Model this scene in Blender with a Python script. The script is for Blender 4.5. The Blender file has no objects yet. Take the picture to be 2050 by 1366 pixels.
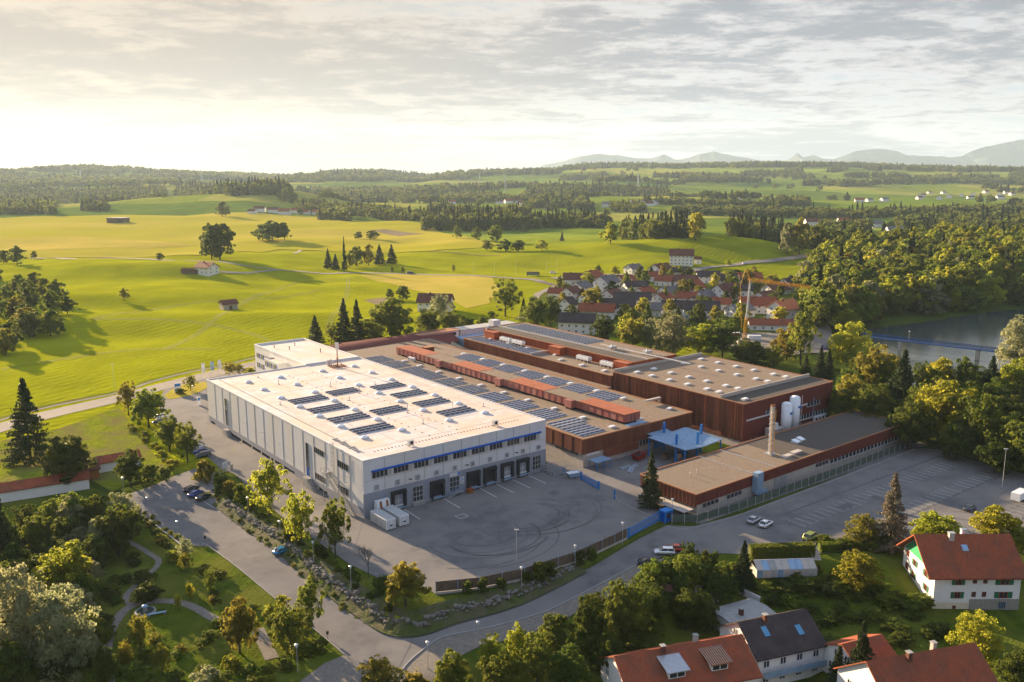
import bpy, bmesh, math, random
import numpy as np
from mathutils import Vector, Matrix
from mathutils.geometry import tessellate_polygon
R = math.radians
sc = bpy.context.scene
# ------------------------------------------------------------------ camera
F, CX, CY, HOR, H = 1750., 1025., 683., 346., 80.
TH = math.atan((CY-HOR)/F)
cam = bpy.data.objects.new('camera', bpy.data.cameras.new('camera'))
sc.collection.objects.link(cam); sc.camera = cam
cam.location = (0, 0, H); cam.rotation_euler = (math.pi/2-TH, 0, 0)
cam.data.sensor_width = 36; cam.data.lens = F/2050*36
cam.data.clip_start = 1; cam.data.clip_end = 40000
# ------------------------------------------------------------------ light
SUN_AZ, SUN_EL = R(132.5), R(12.3)          # direction towards the sun (math angle from +X)
sun = bpy.data.objects.new('sun', bpy.data.lights.new('sun', 'SUN'))
sc.collection.objects.link(sun)
sun.data.energy = 5.0; sun.data.angle = R(0.6); sun.data.color = (1, .74, .46)
SD = Vector((math.cos(SUN_AZ)*math.cos(SUN_EL), math.sin(SUN_AZ)*math.cos(SUN_EL), math.sin(SUN_EL)))
sun.rotation_euler = SD.to_track_quat('Z', 'Y').to_euler()
w = bpy.data.worlds.new('World'); sc.world = w; w.use_nodes = True
nt = w.node_tree; N = nt.nodes; K = nt.links; N.clear()
def wn(t, **k):
    n = N.new(t)
    for a, b in k.items(): setattr(n, a, b)
    return n
def wm(op, a, b=None, c=None):
    n = wn('ShaderNodeMath', operation=op)
    for i, v in enumerate((a, b, c)):
        if v is None: continue
        if isinstance(v, (int, float)): n.inputs[i].default_value = v
        else: K.new(v, n.inputs[i])
    return n.outputs[0]
def wmix(f, a, b):
    n = wn('ShaderNodeMix', data_type='RGBA'); 
    for s, v in ((n.inputs[0], f), (n.inputs[6], a), (n.inputs[7], b)):
        if isinstance(v, (int, float)): s.default_value = v
        elif isinstance(v, tuple): s.default_value = (*v, 1)
        else: K.new(v, s)
    return n.outputs[2]
sky = wn('ShaderNodeTexSky', sky_type='NISHITA', sun_disc=False)
sky.sun_elevation = SUN_EL; sky.sun_rotation = math.pi/2-SUN_AZ; sky.altitude = 600; sky.dust_density = 1.5
tc = wn('ShaderNodeTexCoord'); sep = wn('ShaderNodeSeparateXYZ'); K.new(tc.outputs['Generated'], sep.inputs[0])
X, Y, Z = sep.outputs
zc = wm('ADD', wm('MAXIMUM', Z, 0.0), 0.075)
comb = wn('ShaderNodeCombineXYZ'); K.new(wm('DIVIDE', X, zc), comb.inputs[0]); K.new(wm('MULTIPLY', wm('DIVIDE', Y, zc), 1.1), comb.inputs[1])
def wnoise(scale, det, rough, off):
    mp = wn('ShaderNodeMapping'); K.new(comb.outputs[0], mp.inputs[0]); mp.inputs['Location'].default_value = off
    n = wn('ShaderNodeTexNoise'); K.new(mp.outputs[0], n.inputs['Vector'])
    n.inputs['Scale'].default_value = scale; n.inputs['Detail'].default_value = det; n.inputs['Roughness'].default_value = rough
    n.inputs['Distortion'].default_value = .25
    return n.outputs[0]
n1 = wnoise(1.3, 11, .66, (3.1, 7.4, 0)); n2 = wnoise(5.0, 10, .70, (1, 2, 5)); n3 = wnoise(.34, 3, .5, (9, 4, 2))
def ss(x, a, b):
    n = wn('ShaderNodeMapRange', interpolation_type='SMOOTHSTEP'); K.new(x, n.inputs[0])
    n.inputs[1].default_value = a; n.inputs[2].default_value = b
    return n.outputs[0]
cov = ss(wm('ADD', wm('MULTIPLY', n1, .50), wm('ADD', wm('MULTIPLY', n2, .24), wm('MULTIPLY', n3, .34))), .43, .55)
dens = ss(wm('ADD', wm('MULTIPLY', n1, .50), wm('ADD', wm('MULTIPLY', n2, .28), wm('MULTIPLY', n3, .42))), .54, .665)
dt = wn('ShaderNodeVectorMath', operation='DOT_PRODUCT'); K.new(tc.outputs['Generated'], dt.inputs[0]); dt.inputs[1].default_value = SD
glow = ss(dt.outputs['Value'], .55, 1.0)      # clouds near the sun are lit through, warm
SK = 0.045
skyc = wn('ShaderNodeVectorMath', operation='SCALE'); K.new(sky.outputs[0], skyc.inputs[0]); skyc.inputs['Scale'].default_value = SK
C_clear = wmix(.88, skyc.outputs[0], wmix(glow, (.175, .195, .225), (.165, .138, .112)))
C_thin = wmix(glow, (.265, .256, .252), (.245, .20, .158))
C_dark = wmix(glow, (.098, .106, .125), (.150, .128, .112))
ccol = wmix(dens, C_thin, C_dark)
hz = ss(Z, -.02, .035)                            # cloud layer thins out to a pale band at the horizon
fin = wmix(wm('MULTIPLY', cov, wm('ADD', wm('MULTIPLY', hz, .95), .0)), C_clear, ccol)
fin = wmix(wm('MULTIPLY', ss(Z, .28, .65), .75), fin, (.16, .21, .32))   # blue added to the sky overhead, out of view, to cool the shade
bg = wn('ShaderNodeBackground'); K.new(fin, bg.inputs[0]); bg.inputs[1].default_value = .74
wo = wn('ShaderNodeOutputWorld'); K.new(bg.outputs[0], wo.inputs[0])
sc.view_settings.view_transform = 'Standard'; sc.view_settings.look = 'None'
sc.view_settings.exposure = 2.05; sc.view_settings.gamma = 1
sc.render.engine = 'CYCLES'
cy = sc.cycles
cy.use_denoising = True
try: cy.denoiser = 'OPENIMAGEDENOISE'
except Exception: pass
cy.max_bounces = 5; cy.diffuse_bounces = 3; cy.glossy_bounces = 2; cy.transmission_bounces = 3; cy.volume_bounces = 1; cy.transparent_max_bounces = 6
cy.caustics_reflective = False; cy.caustics_refractive = False

# ------------------------------------------------------------------ photo pixel -> ground point helpers
def ray(px, py):
    x = (px-CX)/F; y = -(py-CY)/F
    return np.array([x, math.cos(TH)+y*math.sin(TH), -math.sin(TH)+y*math.cos(TH)])
def G0(px, py, z=0.):
    d = ray(px, py); t = (z-H)/d[2]; return np.array([0, 0, H])+t*d
C0 = G0(730, 1039)                                    # front corner of the white warehouse
PHI = math.atan2(.61857, .78573)                      # heading of the factory grid
Bx, By = math.cos(PHI), math.sin(PHI); Ax, Ay = -By, Bx
def W(v, u, z=0.):                                    # factory grid (v along the front, u away) -> world
    return (C0[0]+v*Bx+u*Ax, C0[1]+v*By+u*Ay, z)
def UV(x, y):
    dx = x-C0[0]; dy = y-C0[1]; return dx*Bx+dy*By, dx*Ax+dy*Ay
def sst(a, b, x):
    t = np.clip((x-a)/(b-a), 0, 1); return t*t*(3-2*t)
# ------------------------------------------------------------------ terrain height
def poly_w(pts, z=0.): return np.array([G0(a, b, z)[:2] for a, b in pts])
def pl_dist(x, y, pl):                                # distance, signed side, parameter of the nearest polyline point
    best = np.full(np.shape(x), 1e9); side = np.zeros(np.shape(x)); par = np.zeros(np.shape(x))
    for i in range(len(pl)-1):
        ax, ay = pl[i]; bx, by = pl[i+1]; dx, dy = bx-ax, by-ay; L2 = dx*dx+dy*dy
        t = np.clip(((x-ax)*dx+(y-ay)*dy)/L2, 0, 1)
        d = np.hypot(x-ax-t*dx, y-ay-t*dy); s = np.sign((y-ay)*dx-(x-ax)*dy)
        m = d < best-1e-9
        best = np.where(m, d, best); side = np.where(m, s, side); par = np.where(m, i+t, par)
    return best, side, par
ROCK = poly_w([(425, 965), (450, 1000), (560, 1075), (650, 1150), (740, 1210), (812, 1246), (905, 1224), (1020, 1196), (1150, 1140), (1290, 1076), (1345, 1052)], -1.5)
ROCKD = np.array([.3, 1.2, 2.0, 2.4, 2.7, 2.8, 2.4, 1.9, 1.2, .5, .0])
GARD = poly_w([(560, 1420), (760, 1345), (880, 1318), (1000, 1280), (1130, 1225), (1230, 1180), (1330, 1140), (1420, 1112), (1500, 1112), (1640, 1112), (1800, 1100), (2060, 1092), (2500, 1080)], -1)
GARDD = np.array([5, 5, 5, 5, 5, 5, 5.5, 5.5, 5, 4.5, 4.2, 4, 4.])
LAKE = poly_w([(1668, 700), (1735, 656), (1850, 643), (1955, 626), (2080, 614), (2500, 610), (2900, 700), (2300, 800), (2000, 800), (1850, 775), (1740, 740)], -3)
def in_poly(x, y, P):
    c = np.zeros(np.shape(x), bool); n = len(P)
    for i in range(n):
        x1, y1 = P[i]; x2, y2 = P[(i+1) % n]
        m = ((y1 > y) != (y2 > y)) & (x < (x2-x1)*(y-y1)/(y2-y1+1e-12)+x1)
        c ^= m
    return c
def crest(Y0, pts, drop=0):
    X_, Z_ = [], []
    for px, py in pts:
        d = ray(px, py); t = Y0/d[1]; X_.append(t*d[0]); Z_.append(H+t*d[2]-drop)
    return np.array(X_), np.array(Z_)
rng0 = np.random.RandomState(5)
_g = rng0.rand(256, 256)
def vnoise(x, y):
    xi = np.floor(x).astype(int); yi = np.floor(y).astype(int); fx = x-xi; fy = y-yi
    fx = fx*fx*(3-2*fx); fy = fy*fy*(3-2*fy); a = xi % 256; b = yi % 256; a1 = (xi+1) % 256; b1 = (yi+1) % 256
    return (_g[a, b]*(1-fx)+_g[a1, b]*fx)*(1-fy)+(_g[a, b1]*(1-fx)+_g[a1, b1]*fx)*fy
def fbm(x, y, o=4):
    s = 0; a = .5
    for i in range(o): s = s+a*vnoise(x+17*i, y+31*i); x = x*2; y = y*2; a *= .5
    return s/(1-.5**o)
RIDGES = [  # Y, front width, back width, crest in photo pixels, tree height taken off
 (5200, 1500, 900, [(-700, 345), (0, 341), (140, 337), (148, 331), (190, 330), (260, 336), (330, 341), (450, 346), (560, 350), (620, 348), (660, 343), (720, 341), (800, 343), (870, 349), (900, 343), (1000, 338), (1080, 338), (1180, 331), (1300, 327), (1400, 329), (1500, 328), (1700, 328), (1800, 331), (1950, 336), (2050, 340), (2900, 340)], 22),
 (3500, 600, 500, [(-700, 372), (0, 366), (200, 364), (350, 368), (600, 372), (820, 372), (900, 366), (1000, 364), (1050, 362), (1140, 360), (1300, 366), (1420, 378), (1700, 380), (2050, 372), (2900, 372)], 10),
 (2050, 330, 260, [(-700, 428), (0, 424), (100, 416), (230, 406), (330, 400), (440, 394), (540, 388), (600, 394), (680, 412), (760, 426), (1000, 430), (2900, 430)], 0),
 (2300, 300, 260, [(-700, 440), (1000, 415), (1150, 400), (1220, 397), (1330, 391), (1440, 394), (1550, 402), (1700, 404), (1850, 398), (2050, 404), (2900, 410)], 0),
 (850, 62, 170, [(-700, 530), (700, 520), (800, 512), (830, 510), (870, 506), (1000, 502), (1150, 494), (1250, 486), (1350, 480), (1450, 478), (1520, 482), (1560, 490), (1600, 500), (1650, 514), (2900, 530)], 0),
 (700, 27, 110, [(-700, 546), (0, 543), (130, 541), (240, 534), (330, 528), (420, 528), (500, 533), (570, 540), (650, 548), (2900, 570)], 0),
 (540, 24, 80, [(-700, 600), (0, 596), (120, 592), (220, 588), (330, 592), (450, 600), (600, 612), (2900, 650)], 0),
]
RC = [(Y0, wf, wb)+crest(Y0, p, dr) for Y0, wf, wb, p, dr in RIDGES]
def hgt(x, y):
    x = np.asarray(x, float); y = np.asarray(y, float)
    v, u = UV(x, y)
    z = np.zeros_like(x)
    z = z-1.0*sst(0, -4, v)*sst(-5, 20, u)*sst(330, 250, y)
    z = z-.016*np.clip(v-62, 0, 130)*sst(-40, -46, u)*sst(0, 40, v)
    d, s, p = pl_dist(x, y, ROCK)
    dep = np.interp(p, np.arange(len(ROCKD)), ROCKD)
    z = z-dep*np.where(s < 0, sst(0, 2.6, d), 0)*sst(260, 225, y)
    d, s, p = pl_dist(x, y, GARD)
    dep = np.interp(p, np.arange(len(GARDD)), GARDD)
    z = z-dep*np.where(s < 0, sst(0, 26, d), 0)
    ins = in_poly(x, y, LAKE); dl, _, _ = pl_dist(x, y, np.vstack([LAKE, LAKE[:1]]))
    z = z-7*np.where(ins, .5+.5*sst(0, 12, dl), .5*sst(25, 0, dl))
    far = sst(330, 480, y)
    for Y0, wf, wb, cx_, cz_ in RC:
        hh = np.maximum(np.interp(x, cx_, cz_), 0)
        g = np.exp(-((y-Y0)/np.where(y < Y0, wf, wb))**2)
        z = np.where(hh*g > .05, np.maximum(z, hh*g), z) if Y0 > 1900 else z+hh*g*far
    z = z+far*(fbm(x/120., y/95., 3)-.5)*11.0*sst(0, -120, x-np.where(y > 650, 300, 0))*sst(2500, 1500, y)
    z = z+sst(1500, 2600, y)*(fbm(x/420., y/420., 4)-.5)*60*sst(8500, 6000, y)*.8
    z = z+sst(220, 420, x)*sst(420, 480, y)*sst(1100, 850, y)*9*(~ins)*sst(10, 60, dl)
    return z
def axis(lo, hi, step, glo, ghi, g):
    a = list(np.arange(lo, hi+.01, step)); s = step
    while a[-1] < ghi: s *= g; a.append(a[-1]+s)
    s = step; b = []
    x = lo
    while x > glo: s *= g; x -= s; b.append(x)
    return np.array(b[::-1]+a)
XS = axis(-104, 120, 2., -11000, 11000, 1.045); YS = axis(60, 300, 2., -120, 15500, 1.03)
GX, GY = np.meshgrid(XS, YS); GZ = hgt(GX, GY)
def T(x, y):
    i = np.clip(np.searchsorted(XS, x)-1, 0, len(XS)-2); j = np.clip(np.searchsorted(YS, y)-1, 0, len(YS)-2)
    fx = (x-XS[i])/(XS[i+1]-XS[i]); fy = (y-YS[j])/(YS[j+1]-YS[j])
    a = GZ[j, i]; b = GZ[j, i+1]; c = GZ[j+1, i]; d = GZ[j+1, i+1]
    return a*(1-fx)*(1-fy)+b*fx*(1-fy)+c*(1-fx)*fy+d*fx*fy
def P(px, py):                                         # march the photo ray onto the terrain
    d = ray(px, py); o = np.array([0, 0, H])
    ts = np.geomspace(60, 10000, 900)
    q = o+ts[:, None]*d; dz = q[:, 2]-T(q[:, 0], q[:, 1])
    k = np.argmax(dz < 0)
    if dz[k] >= 0: k = len(ts)-1
    a, b = ts[max(k-1, 0)], ts[k]
    for _ in range(18):
        m = (a+b)/2; q = o+m*d
        if q[2] < T(q[0], q[1]): b = m
        else: a = m
    return o+b*d
# ------------------------------------------------------------------ materials
def M(name, c1, c2=None, scale=1., rough=.8, metal=0., bump=0., coord='Object', spec=.12, stretch=None, trans=0., mid=(.35, .65), bscale=None, detail=6, c3=None, s3=.15, rnd=0.):
    m = bpy.data.materials.new(name); m.use_nodes = True
    t = m.node_tree; n = t.nodes; l = t.links
    b = n['Principled BSDF']; b.inputs['Roughness'].default_value = rough; b.inputs['Metallic'].default_value = metal
    b.inputs['Specular IOR Level'].default_value = spec
    b.inputs['Base Color'].default_value = (*c1, 1)
    if coord == 'World': vec = n.new('ShaderNodeNewGeometry').outputs['Position']
    else: vec = n.new('ShaderNodeTexCoord').outputs['Object']
    if stretch:
        mp = n.new('ShaderNodeMapping'); mp.inputs['Scale'].default_value = stretch
        if len(stretch) == 3: l.new(vec, mp.inputs[0])
        vec = mp.outputs[0]
    def noise(s, d):
        q = n.new('ShaderNodeTexNoise'); l.new(vec, q.inputs['Vector']); q.inputs['Scale'].default_value = s; q.inputs['Detail'].default_value = d; q.inputs['Roughness'].default_value = .6
        return q.outputs[0]
    def ramp(f, a, bb):
        q = n.new('ShaderNodeMapRange'); l.new(f, q.inputs[0]); q.inputs[1].default_value = a; q.inputs[2].default_value = bb
        return q.outputs[0]
    col = None
    def mix(f, a, bb):
        q = n.new('ShaderNodeMix'); q.data_type = 'RGBA'
        for s_, v_ in ((q.inputs[0], f), (q.inputs[6], a), (q.inputs[7], bb)):
            if isinstance(v_, tuple): s_.default_value = (*v_, 1)
            elif isinstance(v_, (int, float)): s_.default_value = v_
            else: l.new(v_, s_)
        return q.outputs[2]
    if c2: col = mix(ramp(noise(scale, detail), *mid), c1, c2)
    if c3: col = mix(ramp(noise(s3, 3), .4, .62), col, c3)
    if rnd:
        oi = n.new('ShaderNodeObjectInfo'); hs = n.new('ShaderNodeHueSaturation')
        q = n.new('ShaderNodeMapRange'); l.new(oi.outputs['Random'], q.inputs[0]); q.inputs[3].default_value = 1-rnd; q.inputs[4].default_value = 1+rnd
        q2 = n.new('ShaderNodeMath'); q2.operation = 'MULTIPLY_ADD'; l.new(oi.outputs['Random'], q2.inputs[0]); q2.inputs[1].default_value = 7.31; q2.inputs[2].default_value = 0
        q3 = n.new('ShaderNodeMath'); q3.operation = 'FRACT'; l.new(q2.outputs[0], q3.inputs[0])
        q4 = n.new('ShaderNodeMapRange'); l.new(q3.outputs[0], q4.inputs[0]); q4.inputs[3].default_value = .5-.012; q4.inputs[4].default_value = .5+.02
        l.new(q.outputs[0], hs.inputs['Value']); l.new(q4.outputs[0], hs.inputs['Hue'])
        if col is None: hs.inputs['Color'].default_value = (*c1, 1)
        else: l.new(col, hs.inputs['Color'])
        col = hs.outputs[0]
    if col is not None: l.new(col, b.inputs['Base Color'])
    if bump:
        q = n.new('ShaderNodeBump'); q.inputs['Strength'].default_value = 1; q.inputs['Distance'].default_value = bump
        l.new(noise(bscale or scale*3, 4), q.inputs['Height']); l.new(q.outputs[0], b.inputs['Normal'])
    if trans:
        tr = n.new('ShaderNodeBsdfTranslucent'); ms = n.new('ShaderNodeMixShader'); ms.inputs[0].default_value = trans
        if col is not None:
            hs = n.new('ShaderNodeHueSaturation'); hs.inputs['Value'].default_value = 1.9; hs.inputs['Hue'].default_value = .485; l.new(col, hs.inputs['Color']); l.new(hs.outputs[0], tr.inputs[0])
        else: tr.inputs[0].default_value = (*c1, 1)
        l.new(b.outputs[0], ms.inputs[1]); l.new(tr.outputs[0], ms.inputs[2]); l.new(ms.outputs[0], n['Material Output'].inputs[0])
    return m
def stripes(m, axis_=0, period=1.0, depth=.5, dark=.6):      # vertical ribs / tile rows in a material: darkens grooves that are really lower
    t = m.node_tree; n = t.nodes; l = t.links; b = n['Principled BSDF']
    tcn = n.new('ShaderNodeTexCoord'); sp = n.new('ShaderNodeSeparateXYZ'); l.new(tcn.outputs['Object'], sp.inputs[0])
    q = n.new('ShaderNodeMath'); q.operation = 'MULTIPLY'; q.inputs[1].default_value = 2*math.pi/period; l.new(sp.outputs[axis_], q.inputs[0])
    s = n.new('ShaderNodeMath'); s.operation = 'SINE'; l.new(q.outputs[0], s.inputs[0])
    bp = n.new('ShaderNodeBump'); bp.inputs['Distance'].default_value = depth; l.new(s.outputs[0], bp.inputs['Height']); 
    if b.inputs['Normal'].links: l.new(b.inputs['Normal'].links[0].from_socket, bp.inputs['Normal'])
    l.new(bp.outputs[0], b.inputs['Normal'])
    return m
m_white = M('white_cladding', (.62, .63, .66), (.55, .56, .58), .6, .6, stretch=(1, 1, .15), c3=(.60, .58, .55), s3=.12)
m_plinth = M('grey_plinth', (.27, .29, .34), (.24, .25, .29), .8, .8)
m_roofw = M('pale_roof_membrane', (.62, .57, .55), (.50, .455, .43), .45, .85, c3=(.60, .46, .36), s3=.10, spec=.2)
m_metal = M('galvanised_metal', (.55, .56, .58), (.45, .46, .48), 2, .45, .6)
m_dome = M('acrylic_dome', (.78, .80, .83), None, 1, .25, 0, spec=.6)
m_panel = M('solar_glass', (.018, .018, .035), (.03, .03, .06), 1.5, .35, 0, spec=.4)
m_panelb = M('solar_glass_blue', (.025, .035, .085), (.04, .05, .11), 1.5, .4, 0, spec=.4)
m_frame = M('aluminium', (.66, .66, .66), None, 1, .5, .3)
m_blue = M('blue_paint', (.01, .09, .42), (.01, .11, .48), 2, .45)
m_blue2 = M('bright_blue_paint', (.02, .20, .55), (.02, .16, .46), 2, .5)
m_glass = M('window_glass', (.03, .035, .045), None, 1, .12, 0, spec=.6)
m_blind = M('window_blind', (.42, .42, .40), (.34, .34, .33), 3, .8)
m_black = M('black_rubber', (.025, .025, .03), (.04, .04, .045), 3, .8)
m_red = M('weathered_red_cladding', (.145, .048, .030), (.09, .030, .020), 1.2, .8, stretch=(1, 1, .12), c3=(.19, .075, .042), s3=.3)
m_redsm = M('smooth_red_cladding', (.155, .040, .031), (.125, .034, .027), .5, .7)
m_redtim = M('dark_red_rib', (.24, .075, .038), (.12, .04, .024), 1.5, .8, stretch=(1, 1, .3))
m_orange = M('orange_red_cladding', (.34, .078, .028), (.27, .060, .024), .6, .7, stretch=(1, 1, .2))
m_pent = M('faded_pink_cladding', (.30, .095, .085), (.24, .075, .07), .5, .6, stretch=(1, 1, .3), c3=(.36, .16, .13), s3=.25)
m_pentroof = M('orange_roof_sheet', (.37, .125, .065), (.30, .10, .055), .5, .8)
m_gravel = M('gravel_roof', (.27, .20, .145), (.16, .12, .09), 1.2, .95, bump=.06, bscale=4, c3=(.21, .165, .12), s3=.08)
m_graveld = M('dark_gravel_roof', (.125, .105, .088), (.075, .064, .055), 1.4, .95, bump=.06, bscale=4, c3=(.095, .082, .07), s3=.1)
m_conc = M('pale_concrete', (.48, .43, .38), (.40, .36, .32), .8, .85)
m_concg = M('grey_concrete', (.34, .33, .32), (.27, .27, .26), .8, .9)
m_coping = M('brown_coping', (.42, .20, .10), (.36, .17, .09), 2, .6)
m_asph = M('asphalt', (.172, .164, .160), (.116, .112, .112), .22, .9, bump=.01, bscale=6, coord='World', c3=(.195, .182, .170), s3=.045, spec=.06)
m_asph2 = M('pale_asphalt', (.235, .205, .175), (.185, .165, .145), .3, .9, bump=.01, bscale=6, coord='World', c3=(.26, .225, .185), s3=.05)
m_gravelpath = M('gravel_path', (.22, .195, .165), (.15, .135, .115), 1.5, .95, bump=.03, coord='World')
m_line = M('white_line_paint', (.62, .62, .60), (.42, .42, .41), 1.2, .8, coord='World')
m_patch = M('dark_asphalt_patch', (.098, .095, .096), (.122, .118, .118), .6, .9, coord='World')
m_lawn = M('lawn', (.085, .115, .010), (.045, .070, .008), .35, .9, bump=.30, bscale=1.3, coord='World', spec=0., c3=(.11, .12, .02), s3=.07)
m_weed = M('rough_grass', (.22, .24, .015), (.13, .17, .012), .5, .95, bump=.5, bscale=.9, coord='World', spec=0., c3=(.17, .15, .05), s3=.09)
m_stub = M('stubble_field', (.46, .35, .075), (.37, .30, .05), .05, .95, bump=.2, bscale=.5, coord='World', spec=0., c3=(.36, .30, .05), s3=.012)
m_soil = M('bare_soil', (.26, .20, .12), (.2, .16, .1), .1, .95, coord='World', spec=0.)
m_gold = M('golden_meadow', (.34, .295, .028), (.27, .275, .012), .012, .95, bump=.2, bscale=.4, coord='World', spec=0., stretch=(.35, 1, 1), c3=(.37, .31, .045), s3=.006)
m_rock = M('boulder', (.23, .21, .185), (.10, .095, .08), 1.2, .9, bump=.08)
m_roof1 = stripes(M('red_roof_tiles', (.33, .085, .038), (.24, .065, .032), 2.2, .85, c3=(.20, .07, .04), s3=.35, coord='Object'), 0, .38, .03)
m_roof2 = stripes(M('dark_roof_tiles', (.060, .045, .045), (.085, .065, .060), 2.2, .8, c3=(.05, .04, .04), s3=.3), 0, .38, .03)
m_roof3 = M('grey_roof_tiles', (.16, .15, .15), (.12, .11, .11), 1.5, .8)
m_roof4 = M('orange_roof_tiles', (.50, .17, .075), (.42, .13, .06), 1.5, .85)
m_roof5 = M('brown_roof_tiles', (.15, .06, .042), (.11, .05, .036), 1.5, .85)
m_rend = M('white_render', (.74, .73, .70), (.68, .67, .65), .8, .85)
m_cream = M('cream_render', (.66, .58, .44), (.60, .53, .40), .8, .85)
m_wood = M('weathered_wood', (.17, .12, .085), (.11, .08, .06), 2.5, .9, stretch=(1, 1, .2))
m_bark = M('bark', (.10, .08, .06), (.06, .05, .04), 4, .95)
m_yel = M('crane_yellow', (.65, .33, .03), None, 1, .5)
m_green = M('green_paint', (.03, .16, .08), (.03, .12, .06), 3, .7)
m_skin_white = M('white_enamel', (.76, .78, .80), (.68, .70, .72), 1, .35, spec=.5)
m_steelb = M('light_blue_sheet', (.28, .40, .54), (.22, .33, .46), .8, .5, .2)
m_rust = M('rusty_steel', (.32, .12, .03), (.20, .08, .03), 3, .8)
m_bin = M('red_skip', (.30, .02, .02), (.22, .02, .02), 2, .6)
m_mesh = M('green_fence_mesh', (.075, .105, .085), (.09, .12, .095), 3, .8)
m_stone = M('stone_cladding', (.34, .31, .27), (.20, .185, .165), 3.2, .9)
m_water = M('water', (.05, .065, .058), None, 1, .16, 0, spec=.5, bump=.03, bscale=.35, coord='World')
m_mount = M('mountain_rock', (.10, .12, .12), (.06, .09, .07), .004, .95, coord='World')
def leaf(name, a, b, c=None, tr=.38): return M(name, a, b, 1.6, .62, bump=0, trans=tr, c3=c, s3=.5, rnd=.22, spec=.10)
L_green = leaf('leaf_green', (.095, .125, .016), (.140, .165, .020), tr=.5)
L_dark = leaf('leaf_dark', (.058, .082, .012), (.092, .115, .016), tr=.45)
L_lime = leaf('leaf_lime', (.18, .20, .018), (.26, .26, .026), tr=.6)
L_will = leaf('leaf_willow', (.17, .185, .085), (.25, .255, .13), tr=.45)
L_amber = leaf('leaf_amber', (.165, .155, .022), (.12, .135, .018), (.18, .155, .02), tr=.55)
L_need = leaf('needle_dark', (.024, .038, .012), (.042, .056, .015), tr=.15)
L_blue = leaf('needle_silver', (.11, .12, .085), (.15, .13, .08), (.16, .11, .06), tr=.2)
L_far = leaf('leaf_distant', (.085, .110, .018), (.130, .150, .025), tr=.35)
L_farn = leaf('needle_distant', (.035, .052, .018), (.05, .068, .02), tr=.15)
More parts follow.
